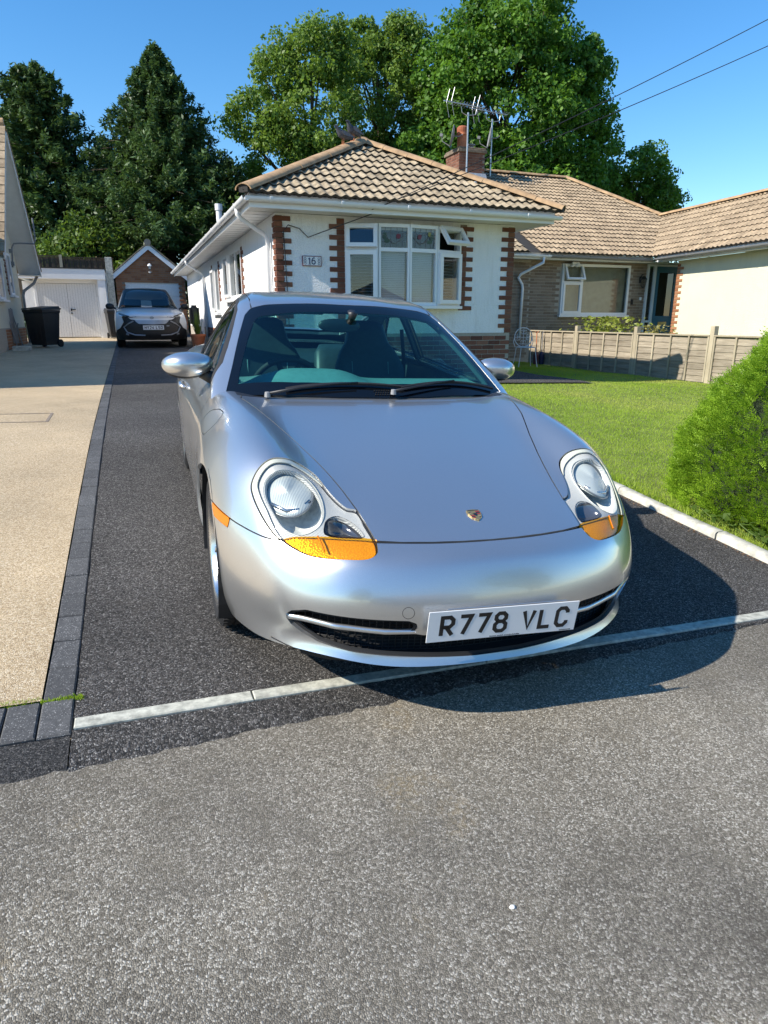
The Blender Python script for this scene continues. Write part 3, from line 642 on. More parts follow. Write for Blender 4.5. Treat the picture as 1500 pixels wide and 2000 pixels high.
# ---- bow window
win = MB().box(3.13, 5.09, YF-.002, YF+.06, 2.70, 2.765).build('bow_window', MT['upvc'], bung)
BW = [Vector((3.15, YF-.01, 0)), Vector((3.63, YF-.165, 0)), Vector((4.11, YF-.215, 0)), Vector((4.59, YF-.165, 0)), Vector((5.07, YF-.01, 0))]
z0w, ztr, z1w = 1.60, 2.375, 2.765
stain_r = simple('stained_red', (.16, .012, .03), .3); stain_g = simple('stained_green', (.03, .07, .04), .3); stain_y = simple('stained_yellow', (.30, .26, .05), .3)
GL = MT['winglass']
for k in range(4):
    a, b = BW[k], BW[k+1]; ux = (b-a); w_ = ux.length; ux.normalize(); out = Vector((ux.y, -ux.x, 0))
    M4 = loc4((a.x, a.y, 0), ux, out); m = MB()
    m.box(0.001, w_-.001, -.035, .035, z0w, z0w+.05, M4); m.box(0.001, w_-.001, -.035, .035, z1w-.05, z1w-.001, M4); m.box(.03, w_-.03, -.034, .034, ztr, ztr+.055, M4)
    m.box(0.0, .032, -.036, .036, z0w+.05, z1w-.05, M4); m.box(w_-.032, w_, -.036, .036, z0w+.05, z1w-.05, M4)
    fr = m.build('light_frame', MT['upvc'], win)
    if k in (0, 3):
        opening_light(win, M4, .022, ztr+.045, w_-.044, z1w-ztr-.07, .055, R(9) if k == 0 else R(38))
        opening_light(win, M4, .022, z0w+.03, w_-.044, ztr-z0w-.02, .06, 0)
    else:
        for (za, zb) in ((z0w+.045, ztr+.004), (ztr+.05, z1w-.045)):
            MB().box(.028, w_-.028, -.004, .004, za, zb, M4).build('pane', GL, fr)
        # leaded rose: cames and coloured pieces
        zc = (ztr+z1w)/2+.01; c = MB()
        for q in (.22, .40, .60, .78): c.box(w_*q-.003, w_*q+.003, -.009, -.005, ztr+.05, z1w-.045, M4)
        for q in (.33, .72): c.box(.03, w_-.03, -.0095, -.0055, ztr+.05+(z1w-ztr-.1)*q-.003, ztr+.05+(z1w-ztr-.1)*q+.003, M4)
        pts = [M4 @ Vector((w_*(.08+.84*i/20), -.012, zc-.03+.06*math.sin(i/20*7+k))) for i in range(21)]; c.tube(pts, .0045, 5)
        c.build('lead_came', MT['lead'], fr)
        def blob(cx, cz, rx, rz_, mat, name):
            pr = [(cx+rx*math.cos(t*.5236)*(1+.15*math.sin(t*2)), cz+rz_*math.sin(t*.5236)) for t in range(12)]
            MB().prism(pr, lambda u, v_, d: M4 @ Vector((u, d, v_)), -.0130, -.0105).build(name, mat, fr)
        s_ = 1 if k == 1 else -1
        blob(w_*(.5+.14*s_), zc+.015, .036, .036, stain_r, 'rose'); blob(w_*(.5-.22*s_), zc-.05, .05, .03, stain_g, 'leaf'); blob(w_*(.5-.30*s_), zc+.02, .03, .05, stain_g, 'leaf')
        if k == 2: blob(w_*.72, zc+.06, .028, .035, stain_y, 'flower')
    blind(win, M4, .05, z0w+.06, w_-.10, ztr-z0w-.06, .06, .026 if k in (1, 2) else .045, tilt=-1.15 if k in (1, 2) else -.1)
# sill
poly = [(p.x, p.y) for p in BW]; sp = [(3.10, YF), (3.10, YF-.06)]+[(p.x, p.y-.075) for p in BW[1:4]]+[(5.12, YF-.06), (5.12, YF)]
MB().prism(sp, lambda u, v_, d: Vector((u, v_, d)), 1.555, 1.598).build('sill', MT['upvc'], win)
# dark room behind
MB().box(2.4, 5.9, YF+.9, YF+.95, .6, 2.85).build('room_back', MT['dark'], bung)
# side windows
for (a, b, c, d) in holes[:2]:
    M4 = loc4((XL+.03, b, 0), (0, -1, 0), (-1, 0, 0)); w_ = b-a; m = MB(); pane_frame(m, None, w_, d-c, .06, .05, M4 @ Matrix.Translation((0, 0, c)))
    nl = 3 if w_ > 2 else 2
    for q in range(1, nl): m.box(w_*q/nl-.03, w_*q/nl+.03, -.051, .0, c+.06, d-.06, M4)
    sw = m.build('side_window', MT['upvc'], bung); MB().box(.05, w_-.05, -.03, -.022, c+.05, d-.05, M4).build('pane', GL, sw)
    opening_light(sw, M4, .05, c+.05, w_/nl-.08, d-c-.1, .05, R(0), proud=.05)
    MB().box(-.06, w_+.06, -.13, .0, c-.06, c-.002, M4).build('sill', MT['upvc'], sw)
M4 = loc4((XL+.05, 21.9, .62), (0, -1, 0), (-1, 0, 0)); dr = MB(); pane_frame(dr, None, .9, 1.98, .07, .06, M4); dr = dr.build('side_door', MT['upvc'], bung); MB().box(.07, .83, -.04, -.01, .07, 1.91, M4).build('door_leaf', MT['upvc'], dr)
# black cable pinned over the corner bricks
MB().tube([(XL+.14, YF-.03, 1.2), (XL+.135, YF-.03, 1.8), (XL+.12, YF-.03, 2.3), (XL+.11, YF-.03, 2.62), (XL+.18, YF-.035, 2.70), (XL+.34, YF-.035, 2.66), (XL+.47, YF-.03, 2.545), (XL+.62, YF-.10, 2.60), (XL+1.35, YF-.42, 2.86)], .007, 6).build('cable', MT['blackplastic'], bung)
# ---- number sign
sg = thing('house_number_sign', (2.637, YF-.02, 2.22), 'patterned ceramic plaque reading 16 on the white wall', 'sign')
M4 = Matrix.Translation((2.637, YF-.012, 2.222))
MB().box(-.145, .145, -.012, .01, -.072, .072, M4, .004).build('plaque', simple('sign_border', (.16, .05, .06), .3), sg)
MB().box(-.132, .132, -.0145, -.0125, -.060, .060, M4).build('face', simple('sign_face', (.78, .78, .77), .25, var=.03), sg)
b_ = simple('sign_blue', (.03, .045, .12), .3)
m = MB(); m.box(-.045, -.028, -.017, -.0148, -.042, .046, M4); m.box(-.058, -.0451, -.017, -.0148, .022, .036, M4); m.box(-.058, -.0145, -.017, -.0148, -.050, -.0421, M4)
pts = [(.022+.026*math.cos(R(t)), -.016+.027*math.sin(R(t))) for t in range(0, 360, 20)]
m.tube([M4 @ Vector((x, -.0155, z)) for x, z in pts], .0075, 6, closed=True)
m.tube([M4 @ Vector((x, -.0155, z)) for x, z in ((-.004, -.016), (-.002, .012), (.008, .034), (.026, .046), (.042, .04))], .0075, 6); m.build('numeral', b_, sg)
m = MB()
for s_ in (-1, 1):
    for zz in (-.035, .0, .035):
        m.tube([M4 @ Vector((s_*(.105+.016*math.cos(t)), -.0155, zz+.014*math.sin(t))) for t in np.linspace(0, 6.0, 12)], .0035, 5)
m.build('ornament', b_, sg)
# ================================================================== attached neighbour
nb = thing('neighbour_bungalow', (11, 15.7, .4), 'attached buff brick bungalow with cream wing, big window and blue door', 'house')
YR = 15.7
dw = thing('recess_wall', (8, YR, .4), 'short buff brick wall stretch between white bungalow corner and downpipe', 'wall')
wn_h = (10.85, 13.05, 1.50, 2.80); dr_h = (13.62, 14.75, .5, 2.85)
MB().box(XR-.2, 9.9, YR+.006, YR+.2, .2, ZS).build('wall_core', MT['mortar'], dw)
m = MB(); m.box(9.9, wn_h[0], YR+.006, YR+.2, .2, ZS); m.box(wn_h[0], wn_h[1], YR+.006, YR+.2, .2, wn_h[2]); m.box(wn_h[0], wn_h[1], YR+.006, YR+.2, wn_h[3], ZS); m.box(wn_h[1], dr_h[0], YR+.006, YR+.2, .2, ZS); m.box(dr_h[0], dr_h[1], YR+.006, YR+.2, dr_h[3]-.0, ZS+.02); m.box(dr_h[1], 16.0, YR+.006, YR+.2, .2, ZS)
nwall = m.build('brick_wall', MT['mortar'], nb)
uf, uh = brick_mesh(MT['buff']), brick_mesh(MT['buff'], 'brick', .1025)
brick_face(dw, uf, uh, (7.6, YR+.006, .40), (1, 0, 0), (0, -1, 0), 0, 2.3, 0, ZS-.42)
brick_face(nwall, uf, uh, (9.9, YR+.006, 1.06), (1, 0, 0), (0, -1, 0), 0, 3.72, 0, ZS-1.08, holes=[(wn_h[0]-9.9, wn_h[1]-9.9, wn_h[2]-1.06, wn_h[3]-1.06)])
# window
M4 = loc4((wn_h[0], YR+.03, wn_h[2]), (1, 0, 0), (0, -1, 0)); w_, h_ = wn_h[1]-wn_h[0], wn_h[3]-wn_h[2]
m = MB(); pane_frame(m, None, w_, h_, .065, .06, M4); m.box(.60, .67, -.059, .0, .065, h_-.065, M4); m.box(.065, .60, -.058, 0, .80, .86, M4)
nw = m.build('picture_window', MT['upvc'], nb); MB().box(.66, w_-.055, -.034, -.026, .055, h_-.055, M4).build('pane', GL, nw)
opening_light(nw, M4, .05, .845, .57, h_-.88, .05, R(24)); opening_light(nw, M4, .05, .045, .57, .78, .055, 0)
MB().box(-.05, w_+.05, -.11, .02, -.05, -.002, M4).build('sill', MT['upvc'], nw)
m = MB(); zz = .08
while zz < h_-.06:
    m.box(.08, w_-.08, .045, .075, zz, zz+.0015, M4 @ Matrix.Translation((0, 0, 0))); zz += .035
cb = simple('cream_blind', (.42, .38, .25), .7); bl = MB()
zz = .07
while zz < h_-.05:
    bl.box(.07, w_-.07, -.015, .015, -.001, .001, M4 @ Matrix.Translation((0, .07, zz)) @ Matrix.Rotation(1.0, 4, 'X')); zz += .027
b = bl.build('blind', cb, nw); b['kind'] = 'stuff'
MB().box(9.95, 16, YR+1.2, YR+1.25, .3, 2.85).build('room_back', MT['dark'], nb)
# door with sidelight
teal = simple('teal_door_paint', (.02, .14, .22), .35, var=.08); M4 = loc4((dr_h[0], YR+.02, dr_h[2]), (1, 0, 0), (0, -1, 0))
m = MB(); pane_frame(m, None, 1.13, 2.35, .05, .08, M4); m.box(.235, .295, -.079, 0, .05, 2.30, M4); m.box(.05, .235, -.05, 0, .8, .86, M4); fr = m.build('door_frame', MT['upvc'], nb)
MB().box(.05, .235, -.03, -.024, .05, 2.3, M4).build('sidelight_pane', GL, fr)
m = MB(); m.box(.297, 1.078, -.055, -.012, .05, .98, M4); m.box(.297, .42, -.055, -.012, .98, 2.30, M4); m.box(.955, 1.078, -.055, -.012, .98, 2.30, M4); m.box(.42, .955, -.055, -.012, 2.14, 2.30, M4); m.box(.38, .99, -.068, -.056, .18, .62, M4, .01)
dd = m.build('front_door', teal, fr); MB().box(.40, .97, -.035, -.028, .97, 2.16, M4).build('pane', glass('door_glass', (.10, .12, .12), 1.5), dd)
brass = simple('brass', (.55, .38, .15), .35, metal=.8); MB().box(.54, .84, -.066, -.056, .74, .82, M4, .004).build('letter_plate', brass, dd)
MB().tube([M4 @ Vector((1.03, -.06, .35)), M4 @ Vector((1.03, -.12, .40)), M4 @ Vector((1.03, -.12, .95)), M4 @ Vector((1.03, -.06, 1.0))], .016, 8).build('handle', MT['upvc'], dd)
# porch lamp, bell plate, security camera
lp = MB().box(-.03, .03, -.02, 0, -.06, .10).build('porch_lamp', MT['blackplastic'], nb, mat4=Matrix.Translation((13.42, YR, 2.42)))
LP4 = Matrix.Translation((13.42, YR-.14, 2.42))
m = MB().tube([(0, .13, .08), (0, .06, .16), (0, 0, .14)], .012, 6).lathe([(0, .12), (.05, .09), (.095, .03), (.09, .02), (.02, .02)], 6).lathe([(.02, -.18), (.055, -.17), (.05, -.19), (.0, -.21)], 6)
for t in range(6): m.tube([(.085*math.cos(t*1.047), .085*math.sin(t*1.047), .02), (.05*math.cos(t*1.047), .05*math.sin(t*1.047), -.18)], .006, 4)
m.build('lantern', MT['blackplastic'], lp, mat4=LP4); MB().lathe([(0, .015), (.07, .012), (.042, -.17), (0, -.175)], 6).build('lantern_glass', GL, lp, mat4=LP4)
MB().box(13.17, 13.23, YR-.03, YR, 1.78, 1.92, None, .006).build('bell_plate', MT['blackplastic'], nb); MB().box(13.45, 13.51, YR-.03, YR, 1.90, 1.98, None, .006).build('switch_box', MT['upvc'], nb)
m = MB()
for q in (-.07, .07): m.lathe([(0, .0), (.045, 0), (.055, -.10), (0, -.10)], 10, Matrix.Translation((11.15+q, YR-.18, 2.80)) @ Matrix.Rotation(R(60), 4, 'X'))
m.box(11.12, 11.18, YR-.16, YR-.02, 2.79, 2.83); m.build('floodlight', MT['upvc'], nb)
# eaves of recess
m = MB().box(EX1+.03, 9.9, MY+.10, YR+.1, ZE-.0, ZE+.012); m.build('soffit', MT['soffit'], dw); MB().box(EX1+.03, 9.9, MY+.08, MY+.10, ZE-.02, ZE+.13).build('fascia', MT['upvc'], dw)
MB().box(9.9, 14.6, MY+.10, YR+.1, ZE, ZE+.012).build('soffit', MT['soffit'], nb); MB().box(9.9, 13.4, MY+.08, MY+.10, ZE-.02, ZE+.13).build('fascia', MT['soffit'], nb)
gutter(dw, (EX1+.12, MY+.02, GZ-.02), (10.15, MY+.02, GZ-.03), (0, -1, 0), MT['upvc'], clips=.8)
gutter(nb, (10.16, MY+.02, GZ-.03), (13.35, MY+.02, GZ-.04), (0, -1, 0), MT['greypvc'], clips=.85)
downpipe(dw, [(9.95, MY+.02, GZ-.05), (9.95, MY+.02, GZ-.20), (9.55, YR-.10, 2.50), (9.50, YR-.06, 2.42), (9.62, YR-.06, 2.25), (9.64, YR-.06, 2.15), (9.62, YR-.06, .95)], MT['upvc'], .036)
MB().tube([(8.62, YR-.02, 2.84), (8.60, YR-.02, 2.2), (8.58, YR-.02, .6)], .007, 5).build('cable', MT['upvc'], dw)
# neighbour's roof
d_w = Vector((-.115, -1, 0)).normalized(); u_w = Vector((1, -.115, 0)).normalized()
V0 = Vector((13.3, MY, MZ)); V1 = V0+Vector((2.62, 2.75, 1.457)); E1 = V0+d_w*9.5; R1 = V1+d_w*12.5
HX, HY = 14.12, MRY
nr = MB(); nr.add([(9.6, MY, MZ), V0, V1, (HX, MRY, mrz), (9.6, MRY, mrz)], [[0, 1, 2, 3, 4]])
nr.add([V0, E1, V1+d_w*(9.5+2.75), V1], [[1, 0, 3, 2][::-1]])
nr.add([V1, V1+d_w*12.25, V1+d_w*12.25+u_w*2.7+Vector((0, 0, -1.45)), V1+u_w*5+Vector((0, 0, -1.45))], [[0, 1, 2, 3]])
nr.add([(HX, MRY, mrz), V1, (19.5, 26, MZ), (9.6, 26, MZ), (9.6, MRY, mrz)], [[0, 1, 2], [0, 2, 3, 4]])
nrf = nr.build('roof', MT['felt'], nb); tm2 = tile_mesh(MT['tile2'])
vn = Vector((1, -1, 0)).normalized(); hn = (V1-Vector((HX, HY, mrz))); hn = Vector((-hn.y, hn.x, 0)).normalized()
if hn.x < 0: hn = -hn
va = (V1-V0); vn = Vector((va.y, -va.x, 0)).normalized()
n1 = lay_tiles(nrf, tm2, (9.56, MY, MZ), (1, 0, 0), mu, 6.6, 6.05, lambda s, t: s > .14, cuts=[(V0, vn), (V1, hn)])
# wing slope faces the drive
wu = (V1-V0)-d_w*((V1-V0).dot(d_w)); 
def wing_in(s, t): return s > -.2 and s < 9.3
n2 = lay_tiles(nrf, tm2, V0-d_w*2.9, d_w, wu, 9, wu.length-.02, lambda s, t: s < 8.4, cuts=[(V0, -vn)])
ridge_run(nrf, V1+Vector((0, 0, .03)), V1+d_w*12.2+Vector((0, 0, .03)), MT['ridge']); ridge_run(nrf, V1+Vector((0, 0, .03)), Vector((HX, HY, mrz+.04)), MT['ridge']); ridge_run(nrf, (9.6, MRY, mrz+.03), (HX, MRY, mrz+.03), MT['ridge'])
m = MB(); k = 8
for i in range(k):
    a, b = V0+(V1-V0)*i/k, V0+(V1-V0)*(i+1)/k; o1 = vn*.06
    m.add([a-o1+Vector((0, 0, .035)), a+Vector((0, 0, .02)), a+o1+Vector((0, 0, .035)), b+o1+Vector((0, 0, .035)), b+Vector((0, 0, .02)), b-o1+Vector((0, 0, .035))], [[0, 1, 4, 5], [1, 2, 3, 4]])
m.build('valley_lead', simple('valley_lead', (.42, .43, .45), .6), nrf)
# cream wing wall
WA = Vector((13.62, 14.55, 0)); wl = MB(); wn_ = Vector((-1, .115, 0)).normalized()
M4 = Matrix(((d_w.x, -wn_.x, 0, WA.x), (d_w.y, -wn_.y, 0, WA.y), (0, 0, 1, 0), (0, 0, 0, 1)))
wl.box(0, 9, 0, .2, .1, ZS, M4); wing = wl.build('cream_wall', MT['cream_render'], nb)
wl2 = MB().box(-.0, .25, .2, 2.0, .1, ZS, M4).box(8.8, 9.0, .2, 5.0, .1, ZS, M4).build('wing_return', MT['cream_render'], nb)
qf, qf2 = brick_mesh(MT['redbrick'], 'brick', .115), brick_mesh(MT['redbrick'], 'brick', .235)
quoins(wing, qf, qf2, WA+Vector((0, 0, .9)), d_w, wn_, 0, 1.93, 1, 0, .115, .235)
m = MB().box(-.5, 9.2, -.34, .0, ZE, ZE+.012, M4); m.build('wing_soffit', MT['soffit'], nb); MB().box(-.4, 9.2, -.36, -.34, ZE-.02, ZE+.13, M4).build('wing_fascia', MT['upvc'], nb)
gutter(nb, WA+d_w*-.35+wn_*.44+Vector((0, 0, GZ-.03)), WA+d_w*9.2+wn_*.44+Vector((0, 0, GZ-.03)), wn_, MT['greypvc'], clips=.95)
# ---- chimney
ch = thing('chimney', (10.1, 20.3, 5.6), 'brown brick chimney stack with terracotta pot on the shared ridge', 'chimney')
cx0, cx1, cy0, cy1, cz0, cz1 = 9.74, 10.60, 19.75, 20.65, 5.15, 6.28
core = MB().box(cx0, cx1, cy0, cy1, cz0, cz1).build('stack', MT['mortar_dark'], ch)
cb_, chh = brick_mesh(MT['brick']), brick_mesh(MT['brick'], 'brick', .1025)
brick_face(core, cb_, chh, (cx0, cy0, cz0+.25), (1, 0, 0), (0, -1, 0), 0, cx1-cx0, 0, .9); brick_face(core, cb_, chh, (cx0, cy1, cz0+.25), (0, -1, 0), (-1, 0, 0), 0, cy1-cy0, 0, .9)
MB().box(cx0-.05, cx1+.05, cy0-.05, cy1+.05, cz1-.09, cz1, None, .012).box(cx0-.02, cx1+.02, cy0-.02, cy1+.02, cz1, cz1+.05, None, .015).build('cap', simple('chimney_cap', (.17, .13, .09), .9, var=.4, scale=14), ch)
MB().lathe([(.15, 0), (.145, .36), (.17, .37), (.17, .43), (.14, .43), (.14, .0)], 20).build('chimney_pot', MT['terracotta'], ch, mat4=Matrix.Translation((9.97, 20.05, cz1+.05)), angle=40)
MB().lathe([(.155, .02), (.165, .10), (.165, .16), (.12, .2), (0, .2)], 16).build('pot_cowl', simple('cowl', (.30, .09, .04), .8), ch, mat4=Matrix.Translation((9.97, 20.05, cz1+.46)))
MB().lathe([(.09, 0), (.09, .16), (.13, .17), (.13, .21), (0, .22)], 12).build('metal_cowl', MT['greypvc'], ch, mat4=Matrix.Translation((10.40, 20.3, cz1+.05)))
m = MB()
zf = lambda yy: MZ+(yy-MY)*tanm
m.add([(cx0-.12, cy0-.30, zf(cy0-.30)+.075), (cx1+.12, cy0-.30, zf(cy0-.30)+.075), (cx1+.10, cy0-.012, zf(cy0)+.09), (cx0-.10, cy0-.012, zf(cy0)+.09), (cx1+.05, cy0-.012, zf(cy0)+.24), (cx0-.05, cy0-.012, zf(cy0)+.24)], [[0, 1, 2, 3], [3, 2, 4, 5]])
m.build('lead_flashing', simple('flashing', (.46, .47, .50), .55, var=.25, scale=15), ch)
# ---- aerials and dishes
def aerial(base, mast_h, boom, label):
    t = thing('tv_aerial', base, label, 'aerial', 'roof aerials'); b = Vector(base); top = b+Vector((0, 0, mast_h))
    MB().tube([b, top], .024, 8).build('mast', MT['metal'], t)
    d = Vector(boom).normalized(); L = 1.62; a0 = top+Vector((0, 0, .13))-d*L*.62; a1 = top+Vector((0, 0, .13))+d*L*.38*1.1+Vector((0, 0, .10)); m = MB(); m.tube([a0, a1], .016, 6)
    m.tube([top-d*.30+Vector((0, 0, .10)), top-d*.26-Vector((0, 0, .04)), top-d*.1-Vector((0, 0, .08)), top+d*.12-Vector((0, 0, .05)), top+d*.32, top+d*.36+Vector((0, 0, .15))], .012, 6); m.build('boom', MT['metal'], t)
    side = d.cross(Vector((0, 0, 1))).normalized(); e = MB()
    for i in range(13):
        p = a0+(a1-a0)*(.16+.82*i/12); e.tube([p-side*.13-Vector((0, 0, .035)), p+side*.13+Vector((0, 0, .035))], .005, 4)
    e.build('director', MT['metal'], t); r = MB(); p = a0+(a1-a0)*.12
    for s in (-1, 1):
        for q in (-.10, .10): r.tube([p+side*q, p+side*q-d*(-.12)+Vector((0, 0, s*.36))], .007, 4)
    r.build('reflector', MT['metal'], t)
bd = Vector((1, .35, .0))
aerial((9.93, 19.62, 5.45), 1.75, bd, 'tv aerial on the left mast strapped to the chimney front'); aerial((11.05, 20.2, 5.55), 1.72, bd, 'tv aerial on the right mast standing behind the chimney')
def dish(c, facing, label):
    t = thing('satellite_dish', c, label, 'satellite dish', 'chimney dishes'); q = Vector(facing).to_track_quat('Z', 'Y').to_matrix().to_4x4(); M4 = Matrix.Translation(c) @ q
    prof = [(0, 0), (.1, .008), (.2, .03), (.29, .065), (.30, .07), (.29, .055), (.2, .018), (0, -.012)]
    MB().lathe(prof, 24).build('reflector_bowl', MT['greypvc'], t, smooth=True, mat4=M4); MB().tube([(0, -.28, .07), (0, -.2, .30), (0, -.05, .36)], .012, 6).box(-.03, .03, -.08, 0, .33, .42).build('feed_arm', MT['greypvc'], t, mat4=M4); MB().tube([(0, 0, 0), (0, .02, -.15), (0, .1, -.25)], .015, 6).build('bracket', MT['greypvc'], t, mat4=M4)
dish((9.62, 19.9, 6.62), (-.90, .42, .2), 'grey satellite dish seen edge-on left of the chimney pot'); dish((10.98, 20.1, 6.72), (-.88, .36, .15), 'grey satellite dish seen edge-on on the right mast')
# ---- overhead wires
def wire(name, a, b, sag, label):
    a, b = Vector(a), Vector(b); pts = [a+(b-a)*t-Vector((0, 0, sag*4*t*(1-t))) for t in np.linspace(0, 1, 30)]
    tag(MB().tube(pts, .0065, 5).build(name, MT['blackplastic']), label, 'cable')
wire('overhead_wire', (3.50, 9.70, 2.92), (11.9, 8.2, 7.0), .10, 'upper thin overhead wire running from the eaves to the sky at right'); wire('overhead_wire', (3.42, 9.70, 2.90), (12.1, 8.4, 6.55), .10, 'lower thin overhead wire running from the eaves to the sky at right')
# ================================================================== low fence beside the lawn
FX = 9.55
py_ = [15.0, 13.05, 11.10, 9.17, 7.22, 5.27]
def zfence(y): return float(ZL(9.5, min(y, 15)))
fence = thing('low_fence', (FX, 10, .3), 'low weathered timber fence of lapped panels and posts beside the lawn', 'fence')
for i, yy in enumerate(py_[1:]):
    z = zfence(yy); p = MB().box(FX-.045, FX+.045, yy-.045, yy+.045, z-.05, 1.25+(.03 if i == 2 else 0), None, .004)
    tag(p.build('post', MT['post'], fence), ['weathered timber fence post nearest the downpipe, farthest from the road', 'weathered timber fence post, second from the house, in front of the blue door', 'weathered timber fence post in front of the cream wall, left of the bush', 'weathered timber fence post beside the big green bush', 'weathered timber fence post behind the big green bush'][i])
ZTOP = 1.13
for i in range(5):
    y1, y0 = py_[i]-.05, py_[i+1]+.05; z0 = zfence((y0+y1)/2)+.015
    t = link(bpy.data.objects.new('fence_panel', None), fence, Matrix.Translation((FX, (y0+y1)/2, z0))); tag(t, ['lapped timber fence panel, half in shade, next to the house', 'lapped timber fence panel, second from the house, lower half shaded', 'grey lapped timber fence panel in front of the blue door, shadow edge ending on it', 'grey lapped timber fence panel right of the tall post, partly hidden by the bush', 'grey lapped timber fence panel behind the green bush'][i])
    nb_ = 7; hh = (ZTOP-.03-z0)/nb_
    for k in range(nb_):
        za, zb = z0+k*hh-.012, z0+(k+1)*hh+.004; m = MB(); n = 10; top = []; 
        wv = [rnd.uniform(-.008, .004) for _ in range(n+1)]
        v = []; f = []
        for j in range(n+1):
            yy = y0+(y1-y0)*j/n
            v += [(FX-.020, yy, za+wv[j]), (FX-.006, yy, zb), (FX+.004, yy, zb), (FX-.006, yy, za+wv[j])]
        for j in range(n):
            for q in range(4): f.append([j*4+q, j*4+(q+1) % 4, j*4+4+(q+1) % 4, j*4+4+q])
        f += [[0, 1, 2, 3], [n*4+3, n*4+2, n*4+1, n*4]]; m.add(v, f).build('board', MT['fence'], t)
    for q in range(5):
        yy = y0+.02+(y1-y0-.04)*q/4; MB().box(FX-.046, FX-.021, yy-.017, yy+.017, z0-.005, ZTOP-.03).build('batten', MT['post'], t)
    MB().box(FX-.052, FX+.02, y0, y1, ZTOP-.028, ZTOP, None, .004).build('capping_rail', MT['post'], t)
# ================================================================== left neighbour
lh = thing('left_house', (-3.05, 20, .6), 'cream rendered house with steep gable and brick plinth at the left edge', 'house')
LX = -2.85; ya, yb, yrid, zrid, zev = 16.6, 22.5, 19.55, 5.78, 2.80
m = MB(); g = [(ya+.3, .4), (yb-.0, .4), (yb-.0, zev+.25), (yrid, zrid-.15), (ya+.3, zev+.25)]
m.prism(g, lambda u, v_, d: Vector((d, u, v_)), LX-5.5, LX); m.build('gable_wall', MT['left_render'], lh)
pl2 = MB().box(LX-5.5, LX+.012, ya+.28, yb+.012, .35, 1.18).build('plinth', MT['mortar'], lh)
rf_, rh_ = brick_mesh(MT['redbrick']), brick_mesh(MT['redbrick'], 'brick', .1025); brick_face(pl2, rf_, rh_, (LX+.012, 19.0, .55), (0, 1, 0), (1, 0, 0), 0, yb+.01-19.0, 0, .625)
# roof slabs with verge, soffit under the verge
OV = .55
for s in (1, -1):
    ye_, zz_ = (yb+.55, zev-.12) if s > 0 else (ya-.1, zev-.12); 
    A, B = Vector((LX+OV, ye_, zz_)), Vector((LX+OV, yrid, zrid)); up = (B-A); nrm = Vector((0, up.z, -up.y)).normalized()
    if nrm.z < 0: nrm = -nrm
    C = Vector((-9, 0, 0)); th = nrm*.05; m = MB()
    m.add([A, B, B+C, A+C, A+th, B+th, B+C+th, A+C+th], [[0, 1, 2, 3], [4, 5, 6, 7], [0, 1, 5, 4], [3, 2, 6, 7], [0, 3, 7, 4], [1, 2, 6, 5]]); m.build('roof_slope', MT['tile2'], lh)
    d2 = nrm*-.10; m = MB(); Cs = Vector((-OV-.02, 0, 0)); m.add([A+d2, B+d2, B+d2+Cs, A+d2+Cs], [[0, 1, 2, 3]]); m.build('verge_soffit', MT['soffit'], lh)
    o = Vector((.022, 0, 0)); m = MB(); m.add([A+d2*1.3, B+d2*1.3, B-th*.02, A-th*.02, A+d2*1.3+o, B+d2*1.3+o, B-th*.02+o, A-th*.02+o], [[0, 1, 2, 3], [4, 5, 6, 7], [0, 1, 5, 4], [3, 2, 6, 7], [0, 3, 7, 4], [1, 2, 6, 5]]); m.build('bargeboard', MT['upvc'], lh)
    for k in range(int(up.length/.30)):   # tile butts along the verge
        p = A+up.normalized()*(.02+k*.30); M4 = Matrix(((0, 0, 1, p.x), (up.normalized().y, nrm.y, 0, p.y), (up.normalized().z, nrm.z, 0, p.z), (0, 0, 0, 1)))
        MB().box(0, .32, .048, .075, -.35, .035, M4 @ Matrix.Rotation(R(-3), 4, 'Z')).build('tile', MT['tile2'], lh)
MB().box(LX-.02, LX+OV, yb+.0, yb+.55, zev-.2, zev-.185).build('eaves_soffit', MT['soffit'], lh)
MB().lathe([(.0, .1), (.12, .1), (.12, -.25), (0, -.25)], 12).build('ridge_end', MT['ridge'], lh, mat4=Matrix.Translation((LX+OV-.1, yrid, zrid+.04)) @ Matrix.Rotation(R(90), 4, 'Y'))
downpipe(lh, [(LX+.45, yb+.45, zev-.2), (LX+.35, yb+.35, zev-.4), (LX+.10, yb+.10, zev-.62), (LX+.06, yb+.06, zev-.75), (LX+.06, yb+.06, .6)], MT['greypvc'], .04)
MB().tube([(LX+.03, 21.55, 2.75), (LX+.08, 21.55, 3.25), (LX+.14, 21.56, 3.36), (LX+.3, 21.6, 3.38), (LX+.62, 21.7, 3.38), (LX+.66, 21.72, 3.5), (LX+.66, 21.74, 4.05)], .022, 8).box(LX, LX+.08, 21.5, 21.6, 2.80, 2.90).box(LX, LX+.08, 21.5, 21.6, 3.12, 3.22).build('pipe_bracket', MT['greypvc'], lh)
